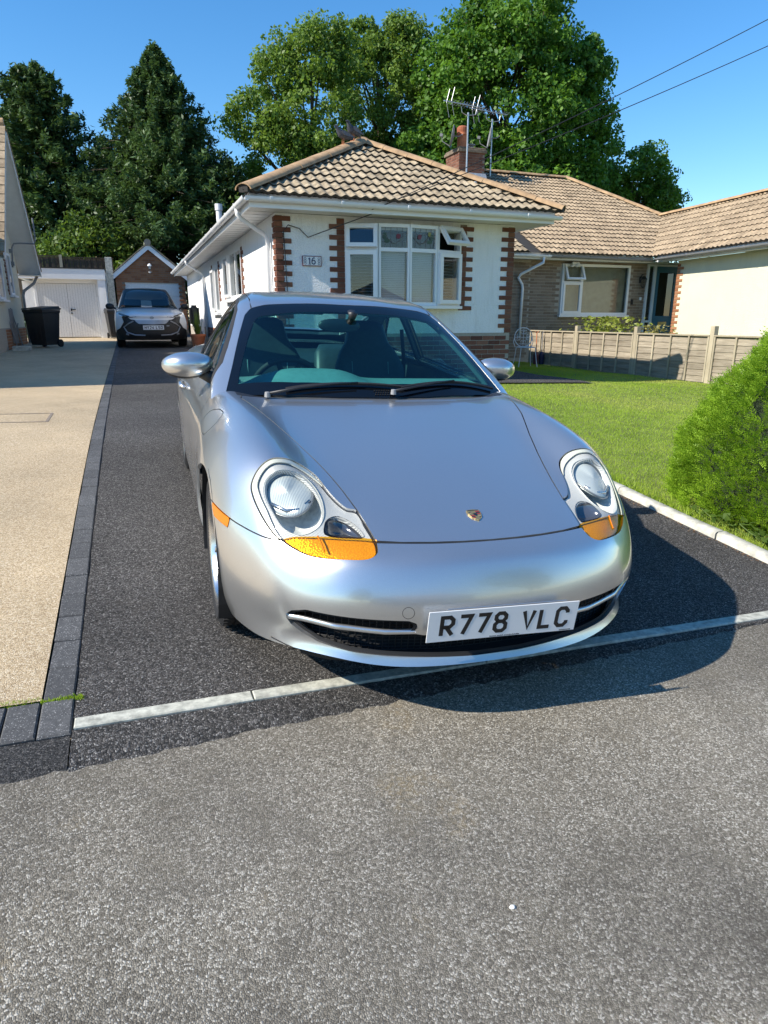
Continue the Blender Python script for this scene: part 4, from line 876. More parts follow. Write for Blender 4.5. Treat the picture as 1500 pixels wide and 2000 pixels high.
for (y0, y1, z0, z1) in ((20.55, 21.10, 2.0, 3.05), (18.6, 19.5, 1.85, 2.9)):
    M4 = loc4((LX+.01, y0, z0), (0, 1, 0), (1, 0, 0)); m = MB(); pane_frame(m, None, y1-y0, z1-z0, .06, .05, M4); wd_ = m.build('side_window', MT['upvc'], lh)
    MB().box(.05, y1-y0-.05, -.03, -.02, .05, z1-z0-.05, M4).build('pane', glass('dark_pane_%d' % int(y0), (.25, .28, .28), 1.5), wd_); MB().box(-.05, y1-y0+.05, -.12, 0, -.05, -.002, M4).build('sill', MT['upvc'], wd_)
    quoins(wd_, qs, ql, (LX, y0, z0), (0, 1, 0), (1, 0, 0), 0, z1-z0, -1, 0, .115, .235); quoins(wd_, qs, ql, (LX, y1, z0), (0, 1, 0), (1, 0, 0), 0, z1-z0, 1, 0, .115, .235)
# main block of the left house (outside the frame; it shades the drives)
m = MB(); g = [(9.75, .2), (16.85, .2), (16.85, 3.6), (13.3, 5.2), (9.75, 3.6)]
m.prism(g, lambda u, v_, d: Vector((d, u, v_)), -11, -3.3); m.build('main_block', MT['left_render'], lh)
MB().add([(-11, 9.72, 3.60), (-3.2, 9.72, 3.60), (-3.2, 13.3, 5.26), (-11, 13.3, 5.26), (-3.2, 16.9, 3.6), (-11, 16.9, 3.6)], [[0, 1, 2, 3], [3, 2, 4, 5]]).build('main_roof', MT['tile2'], lh)
# ================================================================== garages
ga = thing('white_garage', (-1.6, 26, .75), 'flat roofed garage with white plank double doors in half sun', 'garage')
gy = 26.0; W_ = MT['whitemetal']; gz = .75
MB().box(-3.2, -2.86, gy, gy+5, gz-.2, 2.62).box(-.86, -.62, gy-.25, gy+5, gz-.2, 2.72).box(-2.86, -.86, gy+4.8, gy+5, gz-.2, 2.6).build('wall', MT['white_render'], ga)
MB().box(-3.25, -.60, gy-.28, gy+5.1, 2.68, 3.02, None, .01).build('fascia', MT['upvc'], ga); MB().box(-3.27, -.58, gy-.30, gy+5.12, 3.02, 3.05).build('roof_trim', MT['felt'], ga)
MB().box(-2.86, -.86, gy-.02, gy+.06, 2.56, 2.68).box(-2.86, -2.78, gy-.02, gy+.06, gz+.02, 2.56).box(-.94, -.86, gy-.02, gy+.06, gz+.02, 2.56).build('door_frame', MT['upvc'], ga)
for (a, b) in ((-2.775, -1.863), (-1.857, -.945)):
    d = MB().box(a, b, gy+.02, gy+.05, gz+.04, 2.555).build('garage_door', MT['greypvc'], ga); n = 11; ww = (b-a)/n
    for k in range(n): MB().box(a+k*ww+.002, a+(k+1)*ww-.002, gy-.005, gy+.022, gz+.045, 2.55, None, .004).build('plank', W_, d)
MB().box(-1.80, -1.65, gy-.05, gy-.03, 1.70, 1.72).box(-1.81, -1.77, gy-.035, gy-.005, 1.66, 1.74).box(-1.81, -1.77, gy-.02, gy-.005, 1.56, 1.61).build('handle', MT['blackplastic'], ga)
for zz in (1.0, 1.6, 2.2): MB().box(-.955, -.925, gy-.02, gy-.006, zz-.06, zz+.06).build('hinge', MT['upvc'], ga)
gb = thing('brick_garage', (.95, 28, .78), 'small brown brick garage with white gable trim behind the white car', 'garage')
hy = 28.0; x0, x1, zeav, zap = -.30, 2.2, 3.02, 4.08; xm = (x0+x1)/2; dz0 = 2.72
m = MB(); m.box(x0, .02, hy, hy+.2, .6, dz0); m.box(1.98, x1, hy, hy+.2, .6, dz0)
m.add([(x0, hy, dz0), (x1, hy, dz0), (x1, hy, zeav), (xm, hy, zap-.08), (x0, hy, zeav), (x0, hy+.2, dz0), (x1, hy+.2, dz0), (x1, hy+.2, zeav), (xm, hy+.2, zap-.08), (x0, hy+.2, zeav)], [[0, 1, 2, 3, 4], [9, 8, 7, 6, 5], [0, 5, 6, 1], [1, 6, 7, 2], [4, 9, 5, 0]])
m.box(x0, x0+.2, hy+.2, hy+5, .6, zeav); m.box(x1-.2, x1, hy+.2, hy+5, .6, zeav); gw = m.build('wall', MT['mortar_dark'], gb)
inb = lambda c, z: (zeav+(zap-.08-zeav)*(1-abs(x0+c-xm)/((x1-x0)/2))) < z+1.0+.05
brick_face(gw, rf_, rh_, (x0, hy, 1.0), (1, 0, 0), (0, -1, 0), 0, x1-x0, 0, 3.05, holes=[(.32, 2.28, -1, dz0-1.0)], skip=inb)
gdr = MB().box(.02, 1.98, hy+.05, hy+.09, .78, dz0-.0).build('garage_door', W_, gb)
for k in range(4): MB().box(.06, 1.94, hy+.035, hy+.049, .82+k*.47, .82+k*.47+.44, None, .006).build('panel', W_, gdr)
for s in (-1, 1):
    A, B = Vector((xm+s*1.42, hy-.12, zeav-.10)), Vector((xm, hy-.12, zap)); th = Vector((0, 0, -.19)); m = MB(); yy = Vector((0, .025, 0)); m.add([A, B, B+th, A+th, A+yy, B+yy, B+th+yy, A+th+yy], [[0, 1, 2, 3], [4, 5, 6, 7], [0, 1, 5, 4], [3, 2, 6, 7], [0, 3, 7, 4]]); m.build('bargeboard', MT['upvc'], gb)
    up = (B-A).normalized(); m = MB(); A2, B2 = A+Vector((s*.05, -.03, -.02)), B+Vector((0, -.03, .02)); D = Vector((0, 5.2, 0)); t3 = Vector((0, 0, .05)); m.add([A2, B2, B2+D, A2+D, A2+t3, B2+t3, B2+D+t3, A2+D+t3], [[0, 1, 2, 3], [4, 5, 6, 7], [0, 1, 5, 4], [0, 3, 7, 4]]); m.build('roof_slope', MT['tile'], gb)
MB().lathe([(.0, .0), (.12, 0), (.12, -.4), (0, -.4)], 10).build('ridge_tile', simple('grey_ridge', (.18, .17, .15), .9), gb, mat4=Matrix.Translation((xm, hy-.18, zap+.06)) @ Matrix.Rotation(R(90), 4, 'X'))
wl4 = Matrix.Translation((xm, hy-.10, 3.28)); lt = MB().lathe([(.0, .13), (.06, .09), (.085, .03), (.05, .03), (.045, .0)], 6).lathe([(.03, -.19), (.06, -.17), (.04, -.21), (0, -.24)], 6).box(-.04, .04, .04, .10, -.06, .06).build('wall_lantern', MT['upvc'], gb, mat4=wl4)
MB().lathe([(.075, .03), (.045, -.18)], 6).build('lantern_glass', GL, lt, mat4=wl4)
# stone pier top and tall dark close-board fence behind
MB().box(-.56, -.34, 26.2, 26.45, .6, 3.45, None, .01).build('pier', MT['concrete'], ga)
bfz = 29.0
for i in range(2):
    xa = -4.0+i*1.85; t = thing('tall_fence_panel', (xa, bfz, 2.2), ['dark close-board fence panel above the garage roof, left one', 'dark close-board fence panel above the garage roof, right one'][i], 'fence', 'tall dark fence panels')
    for k in range(18): MB().box(xa+.02+k*.1, xa+.115+k*.1, bfz-.01-.012*(k % 2), bfz+.01-.012*(k % 2), 1.8, 3.62-.03*i, None).build('slat', MT['fencex'], t)
    MB().box(xa, xa+1.84, bfz-.05, bfz-.035, 3.63-.03*i, 3.67-.03*i).build('capping_rail', MT['fencex'], t)
tag(MB().box(-2.2, -2.1, bfz-.09, bfz-.055, 1.6, 3.70).build('fence_post', MT['post']), 'grey timber post between the two dark close-board fence panels', 'fence post')
# ================================================================== trees and plants
def leaf_quads(P, Nn, size, asp, rng, droop=0.0):
    n = len(P); a = rng.normal(size=(n, 3)); a -= (a*Nn).sum(1, keepdims=True)*Nn; a /= np.linalg.norm(a, axis=1, keepdims=True)+1e-9; a[:, 2] -= droop; a /= np.linalg.norm(a, axis=1, keepdims=True)+1e-9
    b = np.cross(Nn, a); b /= np.linalg.norm(b, axis=1, keepdims=True)+1e-9; s = size*rng.uniform(.6, 1.35, (n, 1)); L, W_ = s, s*asp
    v = np.empty((n, 4, 3)); v[:, 0] = P-a*L*.5; v[:, 1] = P+b*W_*.5-Nn*W_*.12; v[:, 2] = P+a*L*.5; v[:, 3] = P-b*W_*.5-Nn*W_*.12
    return v.reshape(-1, 3), np.arange(n*4).reshape(n, 4)
def clumps_to_leaves(C, rad, per, size, asp, rng, droop=0.0, upb=.35, sq=.75):
    k = len(C); idx = np.repeat(np.arange(k), per); d = rng.normal(size=(len(idx), 3)); d /= np.linalg.norm(d, axis=1, keepdims=True)
    r = rng.uniform(.25, 1.0, len(idx))**.55; P = C[idx]+d*(r*rad[idx])[:, None]*np.array([1, 1, sq]); Nn = d*.7+rng.normal(size=d.shape)*.6; Nn[:, 2] += upb; Nn /= np.linalg.norm(Nn, axis=1, keepdims=True)
    return leaf_quads(P, Nn, size, asp, rng, droop)
def deciduous(name, label, base, blobs, mat, seed, leaf=.24, asp=.62, per=95, nclump=330, crad=(.45, .95), droop=0.0, group='trees behind the houses', trunk_r=.32):
    """blobs: (centre xyz, radii xyz) that make up an uneven crown"""
    rng = np.random.RandomState(seed); t = thing(name, base, label, 'tree', group); C = []; vol = np.array([b[1][0]*b[1][1]*b[1][2] for b in blobs])**.66; vol = vol/vol.sum()
    for (c, r), f in zip(blobs, vol):
        n = int(nclump*f)+3; d = rng.normal(size=(n, 3)); d /= np.linalg.norm(d, axis=1, keepdims=True); rr = rng.uniform(.45, 1.0, (n, 1))**.5; C.append(np.array(c)+d*rr*np.array(r)*(1+rng.normal(0, .07, (n, 1))))
    C = np.concatenate(C); rad = rng.uniform(crad[0], crad[1], len(C)); v, q = clumps_to_leaves(C, rad, per, leaf, asp, rng, droop)
    obj('crown', fastmesh('crown', v, q, mat), t); m = MB(); b = Vector(base); top = Vector(blobs[0][0])+Vector((0, 0, blobs[0][1][2]*.3)); n = 7
    m.tube([b+(top-b)*i/n+Vector((rng.normal(0, .12), rng.normal(0, .12), 0))*(i > 0) for i in range(n+1)], [trunk_r*(1-.85*i/n)+.02 for i in range(n+1)], 9)
    for k in rng.choice(len(C), min(46, len(C)), replace=False):
        p = Vector(C[k]); s = b+(top-b)*max(.2, min(.95, (p.z-b.z)/(top.z-b.z)*.72)); mid = (s+p)/2+Vector((0, 0, -.25)); m.tube([s, mid, p], [.085, .05, .015], 5)
    m.build('trunk', MT['bark'], t, smooth=True); return t
def conifer(name, label, base, h, rfun, mat, seed, nb=330, spray=120, size=.30, droop=.35, group='trees behind the houses', z0=.05):
    rng = np.random.RandomState(seed); t = thing(name, base, label, 'tree', group); b = Vector(base); m = MB(); m.tube([b+Vector((rng.normal(0, .05)*(i > 0), rng.normal(0, .05)*(i > 0), h*i/8)) for i in range(9)], [.32*(1-i/8.3) for i in range(9)], 8); P, Nn = [], []
    for k in range(nb):
        u = z0+(1-z0)*(k+rng.uniform(0, 1))/nb; z = h*u; L = rfun(u)*rng.uniform(.55, 1.12); a = k*2.39996+rng.normal(0, .3); d = np.array([math.cos(a), math.sin(a), 0]); s = np.array(base)+[0, 0, z]
        n = max(6, int(spray*(.25+L/4))); tt = rng.uniform(.12, 1, n)**.7; dz = -droop*L*(tt**1.3)+.28*L*np.maximum(0, tt-.55)**1.4+.12*L*tt
        side = rng.normal(0, .20, n)*(1.15-tt)*L*.6; perp = np.array([-d[1], d[0], 0]); p = s+d*(tt*L)[:, None]+perp*side[:, None]; p[:, 2] += dz+rng.normal(0, .10, n)-np.abs(side)*.3
        P.append(p); nn = rng.normal(size=(n, 3))*.55; nn[:, 2] += .8; Nn.append(nn/np.linalg.norm(nn, axis=1, keepdims=True))
        if k % 3 == 0: m.tube([Vector(s), Vector(s+d*L*.5+[0, 0, -droop*L*.4*.5]), Vector(s+d*L*.95+[0, 0, -droop*L*.8])], [.04, .025, .008], 4)
    P, Nn = np.concatenate(P), np.concatenate(Nn); v, q = leaf_quads(P, Nn, size, .34, rng, .25); obj('crown', fastmesh('crown', v, q, mat), t); m.build('trunk', MT['bark'], t, smooth=True); return t
L_con = leafmat('conifer_needles', (.026, .058, .022), (.095, .165, .050), .6, .25); L_con2 = leafmat('conifer_needles_warm', (.028, .058, .018), (.09, .145, .038), .6, .25)
L_dec = leafmat('leaf_green', (.045, .11, .014), (.17, .30, .038), .5, .4); L_bir = leafmat('leaf_birch', (.050, .105, .016), (.20, .31, .050), .6, .42); L_oak = leafmat('leaf_oak', (.034, .10, .013), (.14, .28, .034), .45, .4)
L_ash = leafmat('leaf_ash', (.058, .115, .020), (.20, .31, .055), .6, .4); L_hedge = leafmat('leaf_hedge', (.030, .070, .012), (.14, .22, .035), .8, .35)
conifer('pine_tree', 'dark broad conifer behind the left house, cut by the left frame edge', (-2.9, 36.0, .9), 10.9, lambda u: 4.0*(1-u)**.5*(1.0 if u > .15 else .8)+.25, L_con, 21, nb=520, spray=150, size=.27, droop=.14)
conifer('spruce_tree', 'tall pointed dark spruce behind the brick garage', (2.2, 35.0, .9), 11.9, lambda u: min(5.2, 7.4*(1-u)**.92+.15), L_con, 22, nb=760, spray=150, size=.25, droop=.16, z0=.30)
conifer('cypress_tree', 'smaller dark conifer filling the gap between pine and spruce', (-.3, 39.0, .9), 9.0, lambda u: 3.0*(1-u)**.75+.15, L_con2, 23, nb=300, spray=110, size=.33)
conifer('hedge_conifer', 'low dark conifer right of the spruce beside the bungalow eaves', (4.9, 33.0, .9), 7.2, lambda u: 2.5*(1-u)**.6+.2, L_con2, 24, nb=220, spray=100, size=.28)
deciduous('shrub_tree', 'sunlit bright green shrub below the dark pine at left', (-1.2, 32.0, .8), [((-1.2, 32, 4.2), (1.3, 1.2, 1.5)), ((-2.3, 31.5, 3.4), (1.1, 1, 1.2)), ((.2, 31.2, 3.2), (1.0, 1, 1.0))], L_hedge, 31, leaf=.18, per=60, nclump=120, crad=(.3, .65), trunk_r=.12)
deciduous('garden_shrub', 'small leafy green shrub behind the left end of the bungalow roof', (6.2, 31.5, .8), [((6.2, 31.5, 5.2), (1.4, 1.2, 1.7)), ((7.4, 31.5, 5.4), (1.3, 1, 1.4))], L_hedge, 32, leaf=.20, per=70, nclump=150, crad=(.3, .65), trunk_r=.12)
deciduous('birch_tree', 'tall loose birch with drooping branches left of the big tree', (9.3, 36, .8), [((9.6, 36, 11.5), (2.5, 2.2, 3.4)), ((8.2, 35.5, 8.8), (2.4, 2, 2.4)), ((6.5, 35.5, 10.6), (1.35, 1.2, .9)), ((10.8, 36, 8.0), (2.6, 2, 2.6)), ((10.2, 36, 14.0), (1.5, 1.3, 1.6)), ((8.0, 36, 12.6), (1.3, 1.2, 1.2)), ((9.5, 35.5, 6.4), (3.0, 2, 1.8))], L_bir, 41, leaf=.18, per=130, nclump=430, crad=(.35, .85), droop=.5, trunk_r=.24)
deciduous('ash_tree', 'yellowish green tree between the birch and the big round tree', (14.5, 39, .8), [((14.2, 39, 12.6), (2.9, 2.2, 3.6)), ((12.9, 39, 15.4), (1.4, 1.2, 1.2)), ((15.6, 38.5, 15.6), (1.5, 1.3, 1.5)), ((13.6, 38.5, 8.2), (2.6, 2.2, 3.0))], L_ash, 42, leaf=.19, per=130, nclump=420, crad=(.35, .8), trunk_r=.28)
deciduous('oak_tree', 'huge dense bright green tree rising behind the chimney', (20.5, 36, .8), [((20.5, 36, 12.2), (5.3, 4.0, 5.0)), ((17.0, 35.5, 9.4), (2.9, 2.4, 2.9)), ((24.4, 36, 10.6), (2.8, 2.6, 3.4)), ((20.6, 35, 16.0), (3.1, 2.6, 1.7)), ((17.6, 35.5, 13.8), (2.4, 2.2, 2.2)), ((23.8, 35.5, 14.2), (2.3, 2.2, 2.0)), ((20.5, 34.5, 7.6), (5.0, 2.6, 2.6)), ((25.0, 36, 7.4), (2.6, 2.2, 2.4))], L_oak, 43, leaf=.22, asp=.7, per=140, nclump=850, crad=(.45, 1.05), trunk_r=.45)
deciduous('rowan_tree', 'small round tree right of the big tree, above the neighbour roof', (30.6, 37, .8), [((30.3, 37, 9.3), (2.7, 2.2, 2.1)), ((32.2, 37, 8.3), (1.9, 1.6, 1.6)), ((28.3, 37, 8.7), (1.7, 1.6, 1.7))], L_dec, 44, leaf=.23, per=90, nclump=230, crad=(.35, .75), trunk_r=.2)
# dark undergrowth at the foot of the trees reads as one mass
rng = np.random.RandomState(5); C = np.stack([rng.uniform(-12, 34, 420), rng.uniform(33, 41, 420), rng.uniform(.8, 5.2, 420)], 1); v, q = clumps_to_leaves(C, rng.uniform(.6, 1.1, 420), 70, .30, .6, rng)
tag(obj('undergrowth', fastmesh('undergrowth', v, q, L_con2)), 'dark mass of undergrowth at the foot of the background trees', 'undergrowth', kind='stuff')
# ---- clipped conifer bush at the right
BC = Vector((4.40, 3.12, .12)); br = pchip([-.05, .10, .35, .60, .85, 1.20, 1.45, 1.60], [.85, .93, .90, .79, .63, .37, .18, .01])
bt = thing('conifer_bush', BC, 'big bright green dome-shaped conifer bush on the lawn edge', 'bush'); rng = np.random.RandomState(8)
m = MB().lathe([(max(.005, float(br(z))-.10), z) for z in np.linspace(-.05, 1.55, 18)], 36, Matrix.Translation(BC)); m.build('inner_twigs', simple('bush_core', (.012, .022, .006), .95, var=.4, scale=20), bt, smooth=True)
n = 44000; z = rng.uniform(-.03, 1.60, n); keep = rng.uniform(0, 1, n) < (br(z)/.92+.10); z = z[keep]; n = len(z); a = rng.uniform(0, 2*np.pi, n)
lump = .030*np.sin(a*7+z*6)+.022*np.sin(a*13-z*11+1)+.018*np.sin(z*19+a*5)
hole = (np.sin(a*9+z*5.3)+np.sin(a*4-z*9+2)+np.sin(z*14+a*15)) > (2.6-.8*(z < .36))
r = br(z)+lump+rng.normal(0, .014, n)-.09*hole; out = np.stack([np.cos(a), np.sin(a), np.full(n, .5)], 1); out /= np.linalg.norm(out, axis=1, keepdims=True)
P = np.array(BC)+np.stack([np.cos(a)*r, np.sin(a)*r, z], 1); d = out+rng.normal(0, .38, (n, 3)); d[:, 2] += .25; d /= np.linalg.norm(d, axis=1, keepdims=True); L = rng.uniform(.040, .080, n)[:, None]
sd = np.cross(d, rng.normal(size=(n, 3))); sd /= np.linalg.norm(sd, axis=1, keepdims=True); vv = []
for k, (t0, sg) in enumerate(((.0, 1), (.0, -1), (.25, 1), (.25, -1), (.5, 1), (.5, -1), (.75, 0))):     # one flat spray: leaflets either side of a stalk
    b0 = P+d*L*t0; dr_ = d*.75+sd*(.75*sg); dr_ /= np.linalg.norm(dr_, axis=1, keepdims=True); ll = L*(.42-.25*t0+.1*(sg == 0)); wv = np.cross(dr_, np.cross(d, sd)); wv /= np.linalg.norm(wv, axis=1, keepdims=True)+1e-9
    q4 = np.empty((n, 4, 3)); q4[:, 0] = b0; q4[:, 1] = b0+dr_*ll*.5+wv*.0036; q4[:, 2] = b0+dr_*ll; q4[:, 3] = b0+dr_*ll*.5-wv*.0036; vv.append(q4)
v = np.concatenate(vv); n = len(v)
bf_ = obj('foliage', fastmesh('foliage', v.reshape(-1, 3), np.arange(n*4).reshape(n, 4), leafmat('bush_leaf', (.095, .20, .010), (.34, .52, .040), 3.2, .4)), bt)
def leafy(name, loc, n, sx, sy, h, size, mat, label, cat='plant', seed=1, group=None):
    rng = np.random.RandomState(seed); t = thing(name, loc, label, cat, group); P = np.array(loc)+np.stack([rng.normal(0, sx, n), rng.normal(0, sy, n), rng.uniform(.02, h, n)], 1); Nn = rng.normal(size=(n, 3))*.5; Nn[:, 2] += .8; Nn /= np.linalg.norm(Nn, axis=1, keepdims=True)
    v, q = leaf_quads(P, Nn, size, .8, rng); obj('leaves', fastmesh('leaves', v, q, mat), t); m = MB()
    for k in range(min(14, n)): m.tube([Vector(loc)+Vector((rng.normal(0, sx*.3), rng.normal(0, sy*.3), -.02)), Vector(P[rng.randint(n)])], .004, 4)
    m.build('stem', L_hedge, t); return t
leafy('weed', (3.48, 2.72, float(ZL(3.48, 2.72))), 40, .05, .16, .10, .055, L_hedge, 'round leaved weeds growing out beside the kerb under the bush', seed=2)
leafy('weed', (3.47, 3.12, float(ZL(3.47, 3.12))), 30, .05, .12, .08, .05, L_hedge, 'small leafy weeds at the kerb left of the bush foot', seed=3)
leafy('hydrangea', (11.3, 14.3, .75), 700, .42, .3, .70, .10, leafmat('hydrangea_leaf', (.10, .15, .02), (.36, .40, .08), 2, .35), 'yellow green leafy shrub showing above the low fence below the window', 'shrub', 4)
leafy('hydrangea', (12.7, 14.2, .70), 300, .25, .25, .55, .09, leafmat('hydrangea_leaf2', (.14, .15, .04), (.42, .38, .16), 2, .3), 'pinkish leafy shrub above the low fence near the blue door', 'shrub', 5)
# ================================================================== silver coupe: smooth body surfaces
CO = Vector((1.027, 1.728, .081)); CAX = ((.999, .0302, .0327), (-.0278, .997, -.0723), (-.0348, .0713, .9968))
CM = Matrix([list(CAX[i])+[CO[i]] for i in range(3)]+[[0, 0, 0, 1]]); CMi = CM.inverted()
def cc_fit(P, F, iters=60):
    """cage whose Catmull-Clark limit surface passes through the points P"""
    n = len(P); T = np.array(P, float); C = T.copy(); ed = {}
    vf = [[] for _ in range(n)]; ve = [set() for _ in range(n)]
    for fi, f in enumerate(F):
        for a, b in zip(f, f[1:]+f[:1]): ed.setdefault((min(a, b), max(a, b)), []).append(fi); ve[a].add(b); ve[b].add(a)
        for a in f: vf[a].append(fi)
    bnd = [[] for _ in range(n)]
    for (a, b), fs in ed.items():
        if len(fs) == 1: bnd[a].append(b); bnd[b].append(a)
    A = np.zeros((n, n))
    for v in range(n):
        if bnd[v]:
            if len(vf[v]) == 1: A[v, v] = 1
            else:
                A[v, v] += 2/3
                for b in bnd[v]: A[v, b] += 1/6
        else:
            k = len(ve[v]); s = 1/(k*(k+5)); A[v, v] += k*k*s
            for e in ve[v]: A[v, e] += 4*s
            for fi in vf[v]:
                opp = [w_ for w_ in F[fi] if w_ != v and w_ not in ve[v]]
                for o_ in opp: A[v, o_] += s/len(opp)
    for _ in range(iters): C = C+(T-A @ C)*.9
    return C
def subdiv(C, F, lv):
    me = bpy.data.meshes.new('tmp'); me.from_pydata([tuple(p) for p in C], [], F); o = bpy.data.objects.new('tmp', me); col.objects.link(o)
    md = o.modifiers.new('s', 'SUBSURF'); md.levels = lv; md.render_levels = lv; md.boundary_smooth = 'PRESERVE_CORNERS'
    dg = bpy.context.evaluated_depsgraph_get(); dg.update(); ev = o.evaluated_get(dg).to_mesh()
    v = np.empty(len(ev.vertices)*3); ev.vertices.foreach_get('co', v); v = v.reshape(-1, 3)
    q = np.array([list(p.vertices) for p in ev.polygons]); o.evaluated_get(dg).to_mesh_clear(); bpy.data.objects.remove(o); bpy.data.meshes.remove(me)
    return v, np.concatenate([q[:, [0, 1, 2]], q[:, [0, 2, 3]]])
class Cage:
    def __init__(s): s.P = []; s.K = {}; s.F = []
    def pt(s, key, p):
        if key not in s.K: s.K[key] = len(s.P); s.P.append(p)
        return s.K[key]
def vnorm(V, T):
    fn = np.cross(V[T[:, 1]]-V[T[:, 0]], V[T[:, 2]]-V[T[:, 0]]); N = np.zeros_like(V)
    for k in range(3): np.add.at(N, T[:, k], fn)
    return N/np.maximum(np.linalg.norm(N, axis=1, keepdims=True), 1e-12)
# ---- lower body.  stations: y, top row (x,z)*5 [centre..crown], side levels (x,z)*5
ST = [  # y-list may vary per column: entries (x,y,z)
 dict(top=[(0, .100, .602), (.185, .106, .600), (.355, .130, .594), (.485, .163, .583), (.590, .212, .560)],
      side=[(.632, .205, .505), (.655, .200, .435), (.652, .203, .36), (.636, .214, .300), (.638, .203, .252)]),
 dict(top=[(0, .250, .650), (.185, .252, .649), (.36, .262, .645), (.495, .285, .643), (.615, .325, .650)],
      side=[(.705, .330, .570), (.738, .328, .465), (.740, .330, .37), (.727, .333, .296), (.722, .333, .228)]),
 dict(top=[(0, .45, .703), (.19, .45, .702), (.375, .452, .699), (.51, .462, .717), (.637, .48, .756)],
      side=[(.742, .48, .660), (.796, .48, .53), (.808, .48, .405), (.797, .48, .29), (.775, .48, .208)]),
 dict(y=.66, top=[(0, .753), (.195, .752), (.39, .750), (.525, .770), (.652, .814)], side=[(.772, .735), (.838, .60), (.855, .455), (.85, .31), (.81, .19)]),
 dict(y=.92, top=[(0, .805), (.20, .804), (.40, .801), (.545, .816), (.672, .851)], side=[(.792, .775), (.860, .65), (.878, .50), (.87, .33), (.83, .19)]),
 dict(y=1.15, top=[(0, .845), (.20, .844), (.41, .840), (.565, .847), (.692, .866)], side=[(.795, .785), (.858, .665), (.874, .50), (.865, .33), (.82, .19)]),
 dict(y=1.38, top=[(0, .878), (.21, .877), (.42, .871), (.585, .866), (.714, .871)], side=[(.803, .80), (.85, .67), (.862, .50), (.855, .33), (.81, .185)]),
 dict(y=1.7, top=[(0, .893), (.22, .892), (.44, .888), (.61, .880), (.735, .872)], side=[(.808, .80), (.85, .67), (.860, .50), (.855, .32), (.81, .18)]),
 dict(y=2.1, top=[(0, .90), (.23, .90), (.45, .895), (.625, .888), (.748, .876)], side=[(.815, .803), (.852, .672), (.862, .50), (.857, .32), (.81, .18)]),
 dict(y=2.5, top=[(0, .91), (.23, .91), (.45, .905), (.63, .897), (.755, .882)], side=[(.822, .81), (.858, .68), (.868, .50), (.862, .32), (.815, .18)]),
 dict(y=2.9, top=[(0, .93), (.23, .93), (.45, .925), (.63, .91), (.757, .888)], side=[(.828, .815), (.862, .69), (.868, .50), (.862, .32), (.82, .18)]),
 dict(y=3.27, top=[(0, .935), (.22, .933), (.43, .925), (.60, .905), (.735, .878)], side=[(.822, .80), (.862, .69), (.867, .52), (.862, .33), (.825, .2)]),
 dict(y=3.6, top=[(0, .905), (.2, .902), (.40, .89), (.56, .867), (.69, .838)], side=[(.785, .76), (.838, .66), (.852, .52), (.848, .34), (.81, .22)]),
 dict(y=3.95, top=[(0, .84), (.19, .836), (.37, .822), (.51, .80), (.625, .775)], side=[(.725, .70), (.788, .61), (.803, .5), (.80, .36), (.75, .24)]),
 dict(top=[(0, 4.27, .755), (.17, 4.262, .752), (.33, 4.245, .742), (.46, 4.215, .73), (.555, 4.17, .712)],
      side=[(.618, 4.19, .655), (.658, 4.205, .58), (.665, 4.205, .48), (.65, 4.20, .36), (.60, 4.17, .26)]),
]
FR = [[(0, .047, .555), (0, .012, .475), (0, .0, .39), (0, .012, .300), (0, -.010, .243)],
      [(.19, .053, .553), (.195, .018, .474), (.195, .006, .389), (.19, .019, .303), (.19, -.003, .244)],
      [(.365, .081, .546), (.378, .049, .470), (.378, .040, .386), (.37, .052, .305), (.370, .032, .247)],
      [(.510, .129, .532), (.530, .106, .460), (.530, .102, .378), (.518, .116, .308), (.518, .098, .258)]]
RE = [[(0, 4.345, .69), (0, 4.405, .60), (0, 4.43, .50), (0, 4.405, .37), (0, 4.35, .26)],
      [(.175, 4.335, .688), (.18, 4.395, .60), (.18, 4.42, .50), (.18, 4.395, .37), (.17, 4.34, .26)],
      [(.345, 4.31, .682), (.355, 4.365, .597), (.355, 4.388, .495), (.35, 4.365, .37), (.33, 4.31, .26)],
      [(.49, 4.265, .672), (.51, 4.305, .59), (.515, 4.32, .49), (.505, 4.30, .365), (.47, 4.255, .26)]]
def body_surface(lv):
    g = Cage(); J = len(ST)
    def T(i, j):
        st = ST[j]; p = st['top'][abs(i)]; p = p if len(p) == 3 else (p[0], st['y'], p[1]); return g.pt(('T', i, j), (math.copysign(p[0], i) if i else 0., p[1], p[2]))
    def S(s, l, j):
        if l == 0: return T(4*s, j)
        st = ST[j]; p = st['side'][l-1]; p = p if len(p) == 3 else (p[0], st['y'], p[1]); return g.pt(('S', s, l, j), (p[0]*s, p[1], p[2]))
    def FB(tab, nm, j, i, l):
        if l == 0: return T(i, j)
        if abs(i) == 4: return S(1 if i > 0 else -1, l, j)
        p = tab[abs(i)][l-1]; return g.pt((nm, i, l), (math.copysign(p[0], i) if i else 0., p[1], p[2]))
    for j in range(J-1):
        for i in range(-4, 4): g.F.append([T(i, j), T(i+1, j), T(i+1, j+1), T(i, j+1)])
        for l in range(5):
            g.F.append([S(1, l, j), S(1, l+1, j), S(1, l+1, j+1), S(1, l, j+1)]); g.F.append([S(-1, l, j), S(-1, l, j+1), S(-1, l+1, j+1), S(-1, l+1, j)])
    for i in range(-4, 4):
        for l in range(5):
            g.F.append([FB(FR, 'F', 0, i, l+1), FB(FR, 'F', 0, i+1, l+1), FB(FR, 'F', 0, i+1, l), FB(FR, 'F', 0, i, l)])
            g.F.append([FB(RE, 'B', J-1, i, l), FB(RE, 'B', J-1, i+1, l), FB(RE, 'B', J-1, i+1, l+1), FB(RE, 'B', J-1, i, l+1)])
    return subdiv(cc_fit(g.P, g.F), g.F, lv)
